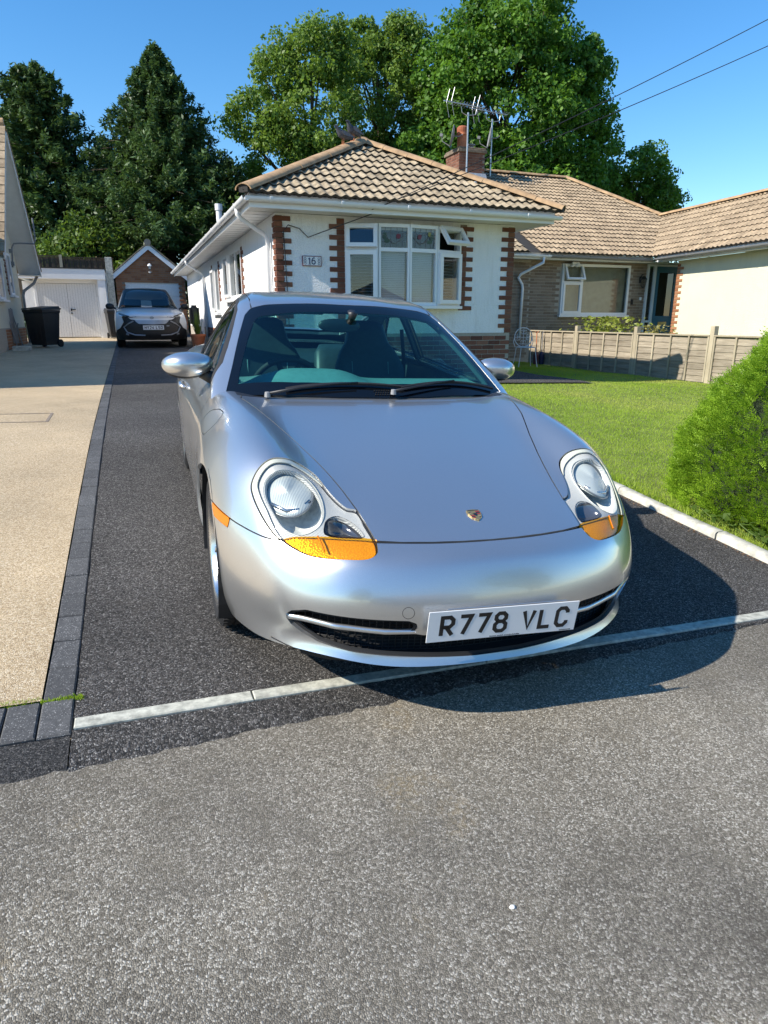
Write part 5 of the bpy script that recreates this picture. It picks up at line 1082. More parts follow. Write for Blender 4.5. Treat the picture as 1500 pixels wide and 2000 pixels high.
# ---- greenhouse rows: centre, c1, c2, edge, side-mid, belt   (x,y,z)
GH = [
 [(0, 1.10, .775), (.27, 1.115, .773), (.52, 1.17, .770), (.745, 1.30, .765), (.775, 1.34, .75), (.79, 1.36, .72)],
 [(0, 1.30, .885), (.265, 1.312, .883), (.51, 1.36, .878), (.752, 1.475, .866), (.765, 1.52, .832), (.782, 1.55, .79)],
 [(0, 1.615, 1.070), (.245, 1.625, 1.067), (.465, 1.665, 1.058), (.690, 1.765, 1.030), (.726, 1.81, .935), (.772, 1.85, .82)],
 [(0, 1.935, 1.228), (.21, 1.943, 1.226), (.395, 1.972, 1.217), (.592, 2.06, 1.186), (.668, 2.11, 1.03), (.772, 2.15, .83)],
 [(0, 2.12, 1.281), (.205, 2.125, 1.279), (.385, 2.145, 1.268), (.562, 2.20, 1.232), (.664, 2.25, 1.05), (.774, 2.29, .835)],
 [(0, 2.42, 1.302), (.20, 2.42, 1.300), (.38, 2.43, 1.288), (.520, 2.45, 1.252), (.662, 2.48, 1.06), (.776, 2.50, .84)],
 [(0, 2.80, 1.272), (.19, 2.80, 1.269), (.36, 2.80, 1.255), (.50, 2.81, 1.212), (.625, 2.82, 1.045), (.758, 2.84, .85)],
 [(0, 3.15, 1.165), (.18, 3.15, 1.160), (.34, 3.15, 1.143), (.475, 3.16, 1.10), (.585, 3.17, 1.0), (.725, 3.18, .85)],
 [(0, 3.50, 1.005), (.17, 3.50, 1.0), (.33, 3.50, .982), (.46, 3.50, .948), (.57, 3.50, .90), (.69, 3.50, .81)],
 [(0, 3.85, .83), (.16, 3.85, .825), (.31, 3.85, .81), (.43, 3.85, .785), (.53, 3.85, .75), (.63, 3.85, .69)],
]
def green_surface(lv):
    g = Cage()
    def P(i, j): p = GH[j][abs(i)]; return g.pt((i, j), (math.copysign(p[0], i) if i else 0., p[1], p[2]))
    for j in range(len(GH)-1):
        for i in range(-5, 5): g.F.append([P(i, j), P(i+1, j), P(i+1, j+1), P(i, j+1)])
    return subdiv(cc_fit(g.P, g.F), g.F, lv)
BV, BT = body_surface(4); GV, GT = green_surface(4)
BN, GN = vnorm(BV, BT), vnorm(GV, GT)
def bvh(V, T): return BVHTree.FromPolygons([tuple(p) for p in V], [tuple(int(a) for a in t) for t in T], all_triangles=True)
bvB, bvG = bvh(BV, BT), bvh(GV, GT)
camL = CMi @ Vector((0, 0, CAM_H))
def cast(px, py, tree):
    """point on a body surface that the photograph's pixel shows (survey of outlines), in car coordinates"""
    d = cF+cR*((px-750)/1290)-cU*((py-1000)/1290); d = (CMi.to_3x3() @ d).normalized(); h = tree.ray_cast(camL, d)[0]
    return h
# ---- cutting panels out of the smooth surfaces
class Region:
    """outline on the surface; sd() is a signed distance (negative inside) measured in the outline's own plane"""
    def __init__(s, pts, nrm=None, reach=.6, mirror=False):
        P = np.array(pts, float)
        if mirror: P = P*np.array([-1, 1, 1])
        s.c = P.mean(0)
        if nrm is None: nrm = np.linalg.svd(P-s.c)[2][2]
        nrm = np.array(nrm, float)
        if mirror and nrm is not None: nrm = nrm*np.array([-1, 1, 1])
        n = nrm/np.linalg.norm(nrm); a = np.cross(n, [0, 0, 1.]); a = a/np.linalg.norm(a) if np.linalg.norm(a) > .1 else np.array([1., 0, 0]); s.n = n; s.a = a; s.b = np.cross(n, a); s.reach = reach; s.q = s.uv(P)
    def uv(s, V): d = np.asarray(V, float)-s.c; return np.stack([d @ s.a, d @ s.b], 1)
    def sd(s, V, N=None):
        U = s.uv(V); q = s.q; best = np.full(len(U), 1e9); ins = np.zeros(len(U), bool)
        for i in range(len(q)):
            p0, p1 = q[i], q[(i+1) % len(q)]; e = p1-p0; t = np.clip(((U-p0) @ e)/max(e @ e, 1e-12), 0, 1); best = np.minimum(best, np.linalg.norm(U-p0-t[:, None]*e, axis=1))
            c = (p0[1] > U[:, 1]) != (p1[1] > U[:, 1]); xi = p0[0]+(U[:, 1]-p0[1])*(e[0]/(e[1] if abs(e[1]) > 1e-12 else 1e-12)); ins ^= c & (U[:, 0] < xi)
        d = np.where(ins, -best, best); d = np.where(np.linalg.norm(np.asarray(V)-s.c, axis=1) > s.reach, np.maximum(d, .2), d)
        if N is not None: d = np.where(N @ s.n < .02, np.maximum(d, .2), d)
        return d
def smoothpoly(P, n=4):
    """Catmull-Rom refine of a closed polygon"""
    P = np.array(P, float); L = len(P); out = []
    for i in range(L):
        p0, p1, p2, p3 = P[i-1], P[i], P[(i+1) % L], P[(i+2) % L]
        for k in range(n):
            t = k/n; out.append(.5*((2*p1)+(p2-p0)*t+(2*p0-5*p1+4*p2-p3)*t*t+(3*p1-p0-3*p2+p3)*t**3))
    return np.array(out)
def clip(S, phi, thr=0.0):
    """keep phi<=thr. S=(V,N,A,T); phi = column of A"""
    V, N, A, T = S; f = A[:, phi]-thr; ins = f[T] <= 0; k = ins.sum(1); keep = T[k == 3]; cr = T[(k == 1) | (k == 2)]
    nv, nn, na = [], [], []; cache = {}; new = []; base = len(V)
    def cut(i, j):
        key = (i, j) if i < j else (j, i)
        if key not in cache:
            t = f[i]/(f[i]-f[j]); cache[key] = base+len(nv); nv.append(V[i]+(V[j]-V[i])*t); m = N[i]+(N[j]-N[i])*t; nn.append(m/np.linalg.norm(m)); na.append(A[i]+(A[j]-A[i])*t)
        return cache[key]
    for tri in cr:
        a, b, c = (int(x) for x in tri); i = [f[x] <= 0 for x in (a, b, c)]
        while not (i[0] and not i[2]): a, b, c = b, c, a; i = [i[1], i[2], i[0]]
        if i[1]: p, q = cut(b, c), cut(a, c); new += [(a, b, p), (a, p, q)]
        else: p, q = cut(a, b), cut(a, c); new.append((a, p, q))
    T2 = np.concatenate([keep, np.array(new, int).reshape(-1, 3)]) if new else keep
    if nv: V, N, A = np.concatenate([V, nv]), np.concatenate([N, nn]), np.concatenate([A, na])
    u, inv = np.unique(T2, return_inverse=True); return V[u], N[u], A[u], inv.reshape(-1, 3)
def panel(name, S, mat, parent, off=0.0, rim=.010, rimmat=None, rim_dir=None, keep_edge=None):
    """mesh object from a clipped surface; outline turned inwards by rim"""
    V, N, A, T = S
    if len(T) == 0: return None
    V = V+N*off; E = {}
    for t in T:
        for a, b in ((t[0], t[1]), (t[1], t[2]), (t[2], t[0])):
            k = (min(a, b), max(a, b)); E[k] = E.get(k, 0)+1; 
            if E[k] == 1: E[(k, 'd')] = (a, b)
    vs, fs, ns = [tuple(p) for p in V], [list(map(int, t)) for t in T], [tuple(n) for n in N]; mi = [0]*len(fs)
    if rim:
        for k, c in list(E.items()):
            if isinstance(k[1], str) or c != 1: continue
            a, b = E[(k, 'd')]
            if np.linalg.norm(V[b]-V[a]) < 1e-7: continue
            e = V[b]-V[a]; o_ = np.cross(e, N[a]); l = np.linalg.norm(o_)
            if l < 1e-9: continue
            o_ = o_/l; q = len(vs); r3 = rim if rim_dir is None else rim
            da, db = (N[a]*rim, N[b]*rim) if rim_dir is None else (np.array(rim_dir)*rim, np.array(rim_dir)*rim)
            vs += [tuple(V[a]), tuple(V[b]), tuple(V[b]-db), tuple(V[a]-da)]; ns += [tuple(o_)]*4; fs.append([q+1, q, q+3, q+2]); mi.append(1 if rimmat else 0)
    me = bpy.data.meshes.new(name); me.from_pydata(vs, [], fs); me.materials.append(mat)
    if rimmat: me.materials.append(rimmat)
    me.polygons.foreach_set('use_smooth', [True]*len(me.polygons)); me.polygons.foreach_set('material_index', mi); me.update()
    me.normals_split_custom_set_from_vertices(ns)
    return obj(name, me, parent, WM[parent.name])
# ---- car materials
def m_paint():
    t = NT('silver_paint'); fl = t.noise(900, 2, .5, t.co('Object')); big = t.noise(2.0, 2, .5, t.co('Object'))
    t.P(color=t.ramp(fl, [(.3, (.60, .60, .59)), (.7, (.71, .71, .70))]), metal=.88, rough=t.ramp(big, [(.3, .275), (.7, .315)]), coat=.95, coat_rough=.015); return t.m
PAINT = m_paint(); BLK = MT['blackplastic']; RUB = simple('rubber', (.012, .012, .013), .7, var=.2)
GAP = simple('panel_gap', (.008, .008, .009), .8); FRIT = simple('windscreen_frit', (.004, .005, .007), .06, spec=.5)
WSG = glass('windscreen_glass', (.45, .84, .80), 1.0); SIDEG = glass('side_glass', (.60, .82, .78), 1.0)
TRIM = simple('dark_leather', (.028, .048, .055), .45, var=.15, scale=30, bump=.15, bscale=300, bdist=.001)
DASHM = simple('dash_vinyl', (.17, .27, .27), .5, var=.1, scale=30, bump=.2, bscale=400, bdist=.001)
CHROME = simple('polished_rim', (.62, .62, .62), .26, metal=1.0, var=.04)
AMBG = glass('amber_cover', (1.0, .74, .13), .9, .03); AMB = NT('amber_lens'); _v = AMB.n('TexWave', i_Scale=55.0, i_Vector=AMB.co('Object')); AMB.P(color=(.50, .15, .0018), rough=.18, coat=.35, sub=.0, spec=.3)
AMB.bump(_v.outputs[0], .25, .002); AMB.P(emis=(0, 0, 0)); AMB = AMB.m
AMBR = NT('amber_reflector'); _p = AMBR.co('Object'); _c = AMBR.voro(170, 'F1', _p); AMBR.P(color=AMBR.ramp(_c, [(.0, (.92, .62, .18)), (.6, (.78, .48, .10))]), rough=.3, metal=.25); AMBR.bump(_c, .35, .003); AMBR = AMBR.m
AMB2 = simple('amber_dark', (.55, .16, .002), .2, coat=.35)
BEZ = NT('lamp_bezel'); _w = BEZ.n('TexWave', i_Scale=75.0, i_Vector=BEZ.co('Object')); _w.bands_direction = 'DIAGONAL'
BEZ.P(color=BEZ.ramp(_w.outputs[0], [(.25, (.34, .34, .32)), (.65, (.66, .66, .63))]), rough=.35, metal=.0); BEZ.bump(_w.outputs[0], .5, .002); BEZ = BEZ.m
CREAM = simple('lamp_seal', (.62, .61, .50), .35, var=.05, coat=.5); REFL = simple('lamp_reflector', (.74, .76, .72), .35, metal=.12, var=.2, scale=60)
LGL = glass('lamp_cover', (.97, .98, .97), .75, .02); LENSM = NT('lamp_lens'); _n = LENSM.n('TexWave', i_Scale=60.0, i_Vector=LENSM.co('Object')); LENSM.P(color=(.52, .56, .54), rough=.25, metal=.15, coat=.5); LENSM.bump(_n.outputs[0], .35, .003); LENSM = LENSM.m
FOGM = simple('fog_dark', (.12, .12, .13), .12, metal=.6, coat=1.0)
car = thing('sports_coupe', (0, 0, 0), 'silver sports coupe parked nose-out on the tarmac drive', 'car', rot=CM); car.matrix_basis = CM; WM[car.name] = CM.copy()
# ---- outlines in car coordinates (right-hand side of the car = negative x)
HL_P = [(-.615, .575, .79), (-.657, .568, .788), (-.69, .557, .769), (-.714, .542, .741), (-.729, .52, .711), (-.728, .484, .685), (-.718, .434, .656), (-.701, .376, .625), (-.68, .326, .6), (-.663, .302, .592), (-.633, .264, .578), (-.595, .224, .569), (-.556, .195, .568), (-.502, .161, .573), (-.447, .135, .578), (-.415, .13, .583), (-.393, .139, .593), (-.386, .162, .605), (-.385, .188, .617), (-.394, .263, .642), (-.403, .335, .665), (-.435, .353, .67), (-.46, .399, .685), (-.479, .454, .706), (-.496, .519, .729), (-.524, .564, .751), (-.567, .583, .775)]
IND_P = [(-.672, .306, .594), (-.628, .288, .608), (-.563, .258, .616), (-.505, .237, .619), (-.418, .208, .62), (-.380, .193, .618), (-.378, .161, .605), (-.388, .128, .589), (-.419, .122, .580), (-.501, .155, .570), (-.555, .190, .565), (-.594, .219, .565), (-.634, .258, .574)]
OV_P = [(-.622, .511, .772), (-.658, .506, .763), (-.686, .496, .739), (-.697, .467, .708), (-.693, .429, .683), (-.676, .374, .651), (-.655, .328, .626), (-.623, .294, .617), (-.593, .278, .62), (-.558, .28, .634), (-.532, .302, .651), (-.516, .343, .671), (-.512, .41, .699), (-.529, .477, .729), (-.567, .513, .757)]
CI_P = [(-.538, .426, .713), (-.56, .372, .693), (-.596, .347, .675), (-.635, .354, .664), (-.67, .384, .666), (-.693, .427, .681), (-.697, .467, .708), (-.682, .491, .739), (-.65, .501, .764), (-.606, .511, .77), (-.562, .516, .756), (-.536, .484, .735)]
FO_P = [(-.527, .286, .642), (-.513, .311, .655), (-.483, .324, .66), (-.455, .313, .655), (-.429, .277, .644), (-.414, .237, .631), (-.416, .216, .623), (-.444, .222, .622), (-.503, .241, .621), (-.531, .258, .626), (-.532, .273, .634)]
MK_P = [(-.850, .705, .601), (-.800, .531, .593), (-.809, .528, .560), (-.846, .650, .562)]
FLAP_P = [(-.831, 1.345, .742), (-.816, 1.356, .776), (-.791, 1.32, .811), (-.766, 1.253, .831), (-.753, 1.182, .834), (-.761, 1.149, .823), (-.79, 1.141, .791), (-.818, 1.168, .754), (-.835, 1.232, .726)]
bl = [(.383, .184), (.402, .34), (.423, .457), (.447, .562), (.474, .661), (.524, .822), (.595, 1.026), (.636, 1.175), (.662, 1.29), (.656, 1.350)]
BON_P = [(-x, y, .7) for x, y in bl]+[(-.4, 1.368, .7), (0, 1.372, .7), (.4, 1.368, .7)]+[(x, y, .7) for x, y in bl[::-1]]+[(.30, .160, .7), (.2, .142, .7), (.1, .132, .7), (0, .129, .7), (-.1, .132, .7), (-.2, .142, .7), (-.30, .160, .7)]
nHL = np.array([-.35, -.62, .70])
rHL = [Region(smoothpoly(HL_P, 3), nHL), Region(smoothpoly(HL_P, 3), nHL, mirror=True)]; rIN = [Region(IND_P, nHL), Region(IND_P, nHL, mirror=True)]
rOV = [Region(smoothpoly(OV_P, 3), nHL), Region(smoothpoly(OV_P, 3), nHL, mirror=True)]; rFO = [Region(smoothpoly(FO_P, 3), nHL), Region(smoothpoly(FO_P, 3), nHL, mirror=True)]
rMK = [Region(MK_P, (-1, -.2, 0)), Region(MK_P, (-1, -.2, 0), mirror=True)]; rFL = Region(smoothpoly(FLAP_P, 3), (-.8, 0, .6)); rBO = Region(BON_P, (0, 0, 1), reach=3)
seam = pchip([0, .13, .18, .30, .355, .48, .60, .75, 1.2], [.6135, .6135, .6135, .592, .587, .589, .597, .602, .602])
# intake: one smile-shaped opening in the front view, solid plate mount in the middle
half = [(.664, .375), (.650, .395), (.611, .412), (.523, .411), (.432, .409), (.315, .406), (.290, .396), (.284, .375), (.291, .357), (.262, .350), (.0, .345)]
lowr = [(.0, .262), (.079, .262), (.251, .270), (.384, .276), (.48, .281), (.572, .293), (.613, .311), (.648, .336), (.662, .358)]
INT = [(-x, 0, z) for x, z in half]+[(x, 0, z) for x, z in half[::-1][1:]]+[(x, 0, z) for x, z in lowr[::-1]]+[(-x, 0, z) for x, z in lowr[1:]]
rIT = Region(INT, (0, -1, 0), reach=1.2)
CAB = [(0, 1.43), (.35, 1.45), (.58, 1.52), (.68, 1.66), (.70, 2.0), (.71, 2.5), (.69, 2.95), (.60, 3.28), (.4, 3.42), (0, 3.46)]
rCB = Region([(x, y, .9) for x, y in CAB]+[(-x, y, .9) for x, y in CAB[::-1][1:-1]], (0, 0, 1), reach=3)
DOORP = [(1.545, .90), (1.505, .845), (1.50, .80), (1.505, .75), (1.48, .70), (1.44, .64), (1.40, .55), (1.385, .42), (1.40, .30), (1.44, .245), (2.35, .24), (2.50, .30), (2.60, .45), (2.67, .62), (2.70, .78), (2.69, .92)]
rDO = [Region([(-.85, y, z) for y, z in DOORP], (-1, 0, 0), reach=1.6), Region([(-.85, y, z) for y, z in DOORP], (-1, 0, 0), reach=1.6, mirror=True)]
ENG = [(0, 3.30), (.36, 3.32), (.50, 3.50), (.50, 3.9), (.44, 4.10), (.2, 4.16), (0, 4.17)]
rEN = Region([(x, y, .9) for x, y in ENG]+[(-x, y, .9) for x, y in ENG[::-1][1:-1]], (0, 0, 1), reach=2)
FA, RA = (.925, .318), (3.275, .322)
up = BN[:, 2] > .15; side = np.abs(BN[:, 0]) > .25; frontf = BN[:, 1] < .3
A = np.zeros((len(BV), 16)); x_, y_, z_ = BV.T
A[:, 0] = np.where(BV[:, 0] <= 0, rHL[0].sd(BV, BN), rHL[1].sd(BV, BN)); A[:, 1] = np.where(x_ <= 0, rIN[0].sd(BV, BN), rIN[1].sd(BV, BN))
A[:, 2] = np.where(up & (y_ > .05), rBO.sd(BV), .2); A[:, 3] = z_-seam(y_); A[:, 3] = np.where(y_ > 1.3, .3, A[:, 3])
A[:, 4] = np.where(frontf & (y_ < .6), rIT.sd(BV), .2)
A[:, 5] = .352-np.hypot(y_-FA[0], z_-FA[1]); A[:, 6] = .362-np.hypot(y_-RA[0], z_-RA[1])
A[:, 7] = np.where(z_ > .6, rCB.sd(BV), .2); A[:, 8] = np.where(x_ < 0, rDO[0].sd(BV), rDO[1].sd(BV)); A[:, 9] = x_
A[:, 10] = np.where(x_ < 0, rMK[0].sd(BV, BN), rMK[1].sd(BV, BN)); A[:, 11] = rFL.sd(BV, BN); A[:, 12] = np.where(z_ > .6, rEN.sd(BV), .2); A[:, 13] = y_; A[:, 14] = np.where(x_ <= 0, rOV[0].sd(BV, BN), rOV[1].sd(BV, BN)); A[:, 15] = np.where(x_ <= 0, rFO[0].sd(BV, BN), rFO[1].sd(BV, BN))
A2 = np.concatenate([A, -A], 1)            # column c+16 = negated
B0 = (BV, BN, A2, BT); g = .0022
def cutall(S, *cs):
    for c in cs:
        if isinstance(c, tuple): S = clip(S, c[0], c[1])
        else: S = clip(S, c)
    return S
NEG = 16
front = cutall(B0, (13, 1.9)); rear = cutall(B0, (13+NEG, -1.2))
panel('bonnet', cutall(front, (2, -g)), PAINT, car)
# everything painted at the front that is neither bonnet nor lamp
fr0 = cutall(front, (2+NEG, -g), (0+NEG, -g), (5, 0), (7+NEG, 0.0))
bump = cutall(fr0, (3, -g), (4+NEG, 0), (10+NEG, -g*.5), (13, .95)); bumper = panel('front_bumper', bump, PAINT, car, rim=.028)
wing0 = cutall(fr0, (3+NEG, -g), (8+NEG, -g), (10+NEG, -g*.5))
wing0 = cutall(wing0, (13, 1.62))
WCOWL = clip(wing0, 9)      # x<=0
def cowl_split(S):   # black scuttle between bonnet and screen
    V, N, AA, T = S; c = np.maximum(np.abs(V[:, 0])-.672, 1.352-V[:, 1]); AA = np.concatenate([AA, c[:, None], -c[:, None]], 1); return (V, N, AA, T)
W2 = cowl_split(wing0); panel('scuttle', cutall(W2, (32, 0)), BLK, car, rim=.012)
Wp = cutall(W2, (33, 0)); wl_ = clip(Wp, 9, 0.0); wr_ = clip(Wp, 9+NEG, 0.0)
panel('front_wing', cutall(wl_, (11+NEG, -g)), PAINT, car, rim=.014); panel('front_wing', wr_, PAINT, car, rim=.014); panel('fuel_flap', cutall(wl_, (11, -g)), PAINT, car, rim=.008)
side0 = cutall(B0, (7+NEG, 0.0), (13+NEG, -1.3), (13, 3.2))
dl = cutall(B0, (8, -g), (7+NEG, 0)); doors = []
for s in (0, 1):
    d_ = panel('door', clip(dl, 9 if s == 0 else 9+NEG, -.05), PAINT, car, rim=.012); doors.append(d_)
rr = cutall(B0, (13+NEG, -1.25), (8+NEG, -g), (6, 0), (5, 0), (7+NEG, 0), (12+NEG, -g))
rr = cutall(rr, (13+NEG, -1.6)); panel('rear_body', rr, PAINT, car, rim=.014)
sill = cutall(B0, (13+NEG, -1.2), (13, 1.605), (8+NEG, -g), (5, 0), (3+NEG, 0), (7+NEG, 0))
sill = cutall(sill, (13+NEG, -1.2)); 
panel('engine_lid', cutall(B0, (12, -g)), PAINT, car)
# dark shell just inside, closes the panel gaps
sh = cutall(B0, (0+NEG, .004), (4+NEG, .012), (5, -.012), (6, -.012), (7+NEG, .0)); panel('inner_shell', sh, GAP, car, off=-.012, rim=0)
for s in (0, 1):
    sd_ = 9 if s == 0 else 9+NEG; H0 = clip(cutall(front, (0, -g*.9)), sd_, -.05)
    cover = panel('headlight', cutall(H0, (1+NEG, -.0008)), LGL, car, rim=0)
    # seal band, ribbed bezel under the cover
    V, N, AA, T = H0; ex = (np.abs(V[:, 0])-.615)*1.0+(V[:, 1]-.43)*.9; w9 = np.clip((ex+.10)/.16, 0, 1); Hx = (V, N, np.concatenate([AA, -(AA[:, 0]+.022*w9)[:, None]], 1), T)
    panel('lamp_seal', cutall(Hx, (32, 0), (1+NEG, -.004)), CREAM, cover, off=-.003, rim=.004)
    panel('lamp_bezel', cutall(H0, (14+NEG, -.0), (15+NEG, 0), (1+NEG, 0)), BEZ, cover, off=-.012, rim=.012)
    a = panel('indicator', cutall(H0, (1, -.0008)), AMBG, cover, off=-.0005, rim=.012); panel('indicator_reflector', cutall(H0, (1, -.002)), AMBR, a, off=-.016, rim=0); sgn = -1 if s == 0 else 1
    rb_ = [bvB.ray_cast(Vector((sgn*x, y, 2)), Vector((0, 0, -1)))[0] for x, y in ((.556, .255), (.550, .232), (.545, .205))]; MB().tube([p+Vector((0, -.001, .0015)) for p in rb_], .003, 6).build('indicator_rib', AMB2, a, mat4=CM)
    for (P_, nm, mat, dep, ins) in ((OV_P, 'lamp_bowl', REFL, .085, .62), (FO_P, 'fog_bowl', FOGM, .045, .6)):
        L_ = smoothpoly(P_, 3); L_ = L_*np.array([-sgn, 1, 1]) if sgn > 0 else L_
        nn = nHL*np.array([-sgn, 1, 1]) if sgn > 0 else nHL; nn = nn/np.linalg.norm(nn); c0 = L_.mean(0); m = MB(); rings = 9; K = len(L_); v = []; f = []
        for r in range(rings):
            t = r/(rings-1); sc = math.cos(t*math.pi/2)*.97+.03; dd = .010+dep*math.sin(t*math.pi/2)**1.2
            for p in L_: v.append(c0+(p-c0)*sc-nn*dd)
        for r in range(rings-1):
            for k in range(K): f.append([r*K+k, r*K+(k+1) % K, (r+1)*K+(k+1) % K, (r+1)*K+k])
        f.append([(rings-1)*K+k for k in range(K)]); m.add(v, f); m.build(nm, mat, cover, smooth=True, mat4=CM)
    # projector lens: shallow glass dome in the upper ring
    L_ = smoothpoly(CI_P, 3); L_ = L_*np.array([-sgn, 1, 1]) if sgn > 0 else L_; c0 = L_.mean(0); m = MB(); v = []; f = []; K = len(L_); rings = 7
    for r in range(rings):
        t = r/(rings-1); sc = .96*math.cos(t*math.pi/2)+.02
        for p in L_: v.append(c0+(p-c0)*sc-nn*(.040-.022*math.sin(t*math.pi/2)))
    for r in range(rings-1):
        for k in range(K): f.append([r*K+k, r*K+(k+1) % K, (r+1)*K+(k+1) % K, (r+1)*K+k])
    f.append([(rings-1)*K+k for k in range(K)]); m.add(v, f); m.build('projector_lens', LENSM, cover, smooth=True, mat4=CM)
    m = MB(); m.tube([c0+(p-c0)*.98-nn*.032 for p in L_], .0035, 6, closed=True); m.build('lens_ring', simple('lens_ring_%d' % s, (.24, .25, .25), .35, metal=.4), cover, smooth=True, mat4=CM)
    K2 = [(-.672, .400, .686), (-.60, .365, .675), (-.552, .395, .70)]; 
    m = MB(); m.tube([Vector((p[0]*(-sgn) if sgn > 0 else p[0], p[1], p[2]))-Vector(nn)*.026 for p in ((-.682, .418, .690), (-.64, .378, .676), (-.60, .372, .680), (-.556, .40, .700))], .006, 6); m.build('beam_shutter', CHROME, cover, smooth=True, mat4=CM)
    panel('side_marker', clip(cutall(front, (10, -g*.5)), sd_, -.05), AMB2, car, off=.002, rim=.01)
# intake interior, blades, mesh
m = MB(); n = 40
def bump_y(x): return float(np.interp(abs(x), [0, .19, .378, .53, .655, .74], [.004, .010, .045, .104, .203, .33]))
v = []; f = []
for i in range(n+1):
    x = -.70+1.40*i/n; yy = bump_y(x)+.075
    v += [(x, yy-.066, .252), (x, yy, .25), (x, yy+.02, .34), (x, yy, .44), (x, yy-.05, .445)]
for i in range(n):
    for k in range(4): f.append([i*5+k, i*5+5+k, i*5+6+k, i*5+1+k])
m.add(v, f).build('intake_duct', GAP, bumper, smooth=True, mat4=CM)
for s in (-1, 1):   # silver blade across each side intake
    m = MB(); k = 24; v = []; f = []; zb = pchip([.28, .33, .415, .522, .61, .668], [.367, .367, .3685, .3745, .3765, .372])
    for i in range(k+1):
        x = .284+(.668-.284)*i/k; yy = bump_y(x); z = float(zb(x)); 
        pr = [(.004, -.005), (.009, -.001), (.016, -.003), (.022, -.010), (.018, -.017), (.010, -.021), (.003, -.018), (.001, -.011)]
        for (dy, dz) in pr: v.append((s*x, yy+dy+.004, z+dz))
    K = len(pr)
    for i in range(k):
        for q in range(K): f.append([i*K+q, i*K+(q+1) % K, (i+1)*K+(q+1) % K, (i+1)*K+q])
    m.add(v, f).build('intake_blade', PAINT, bumper, smooth=True, mat4=CM)
ms = MB()
for i in range(60):
    x = -.62+1.24*i/59; yy = bump_y(x)+.062; ms.box(x-.0012, x+.0012, yy, yy+.003, .262, .42)
for z in np.arange(.262, .42, .012):
    ms.tube([(-.62+1.24*i/20, bump_y(-.62+1.24*i/20)+.064, z) for i in range(21)], .0012, 4)
ms.build('intake_mesh', BLK, bumper, mat4=CM)
# towing-eye cover ring
def surf_ring(cx, cz, r, rad, tree=bvB, n=28):
    out = []
    for k in range(n):
        x, z = cx+r*math.cos(2*math.pi*k/n), cz+r*math.sin(2*math.pi*k/n); h = tree.ray_cast(Vector((x, -1, z)), Vector((0, 1, 0)))[0]; out.append(h+Vector((0, .0005, 0)))
    return out
MB().tube(surf_ring(-.317, .432, .0185, .001), .0011, 5, closed=True).build('tow_cover', GAP, bumper, mat4=CM)
# number plate and its holder
PLATE_M = CM @ Matrix.Translation((-.008, -.030, .396)) @ Matrix.Rotation(R(-3.0), 4, 'Z') @ Matrix.Rotation(R(4), 4, 'X') @ Matrix.Rotation(R(.4), 4, 'Y')
pl_ = MB().box(-.26, .26, -.0015, .0015, -.0555, .0555, None, .001).build('number_plate', simple('plate_white', (.80, .80, .79), .28, var=.02), car, mat4=PLATE_M)
MB().box(-.20, .20, .002, .040, -.05, .020).build('plate_mount', BLK, pl_, mat4=PLATE_M); MB().box(-.20, .215, .002, .006, .0565, .0600, None, .001).build('mount_strip', PAINT, pl_, mat4=PLATE_M)
FONT = {'R': ['M0 0', 'L0 1', 'L.72 1', 'L1 .84', 'L1 .62', 'L.72 .46', 'L0 .46', '|', 'M.42 .46', 'L1 0'], '7': ['M0 1', 'L1 1', 'L.32 0'],
 '8': ['M.28 .54', 'L.04 .70', 'L.04 .86', 'L.28 1', 'L.72 1', 'L.96 .86', 'L.96 .70', 'L.72 .54', 'L.28 .54', 'L0 .38', 'L0 .14', 'L.26 0', 'L.74 0', 'L1 .14', 'L1 .38', 'L.72 .54'],
 'V': ['M0 1', 'L.5 0', 'L1 1'], 'L': ['M0 1', 'L0 0', 'L1 0'], 'C': ['M1 .72', 'L1 .84', 'L.74 1', 'L.26 1', 'L0 .84', 'L0 .16', 'L.26 0', 'L.74 0', 'L1 .16', 'L1 .28'],
 'H': ['M0 0', 'L0 1', '|', 'M1 0', 'L1 1', '|', 'M0 .5', 'L1 .5'], 'Y': ['M0 1', 'L.5 .5', 'L1 1', '|', 'M.5 .5', 'L.5 0'], '2': ['M0 .82', 'L.26 1', 'L.74 1', 'L1 .84', 'L1 .62', 'L0 0', 'L1 0'], '4': ['M.75 0', 'L.75 1', 'L0 .3', 'L1 .3'],
 'S': ['M1 .80', 'L.74 1', 'L.26 1', 'L0 .84', 'L0 .66', 'L.26 .52', 'L.74 .5', 'L1 .36', 'L1 .16', 'L.74 0', 'L.26 0', 'L0 .2'], 'O': ['M.26 0', 'L0 .16', 'L0 .84', 'L.26 1', 'L.74 1', 'L1 .84', 'L1 .16', 'L.74 0', 'L.26 0']}
def stroke(m, pts, wdt, y0, y1):
    """mitred flat stroke in x,z extruded from y0 to y1"""
    P = [Vector((p[0], p[1])) for p in pts]; Lf, Rt = [], []; n = len(P); closed = (P[0]-P[-1]).length < 1e-6
    if closed: P = P[:-1]; n -= 1
    for i in range(n):
        a = (P[i]-P[i-1]).normalized() if (i > 0 or closed) else None; b = (P[(i+1) % n]-P[i]).normalized() if (i < n-1 or closed) else None
        d1 = a or b; d2 = b or a; n1, n2 = Vector((-d1.y, d1.x)), Vector((-d2.y, d2.x)); mt = (n1+n2)
        mt = mt/max(mt.dot(n1), .5) if mt.length > .1 else n1
        Lf.append(P[i]+mt*wdt/2); Rt.append(P[i]-mt*wdt/2)
    for i in range(n if closed else n-1):
        j = (i+1) % n; m.prism([tuple(Lf[i]), tuple(Rt[i]), tuple(Rt[j]), tuple(Lf[j])], lambda u, v_, d: Vector((u, d, v_)), y0, y1)
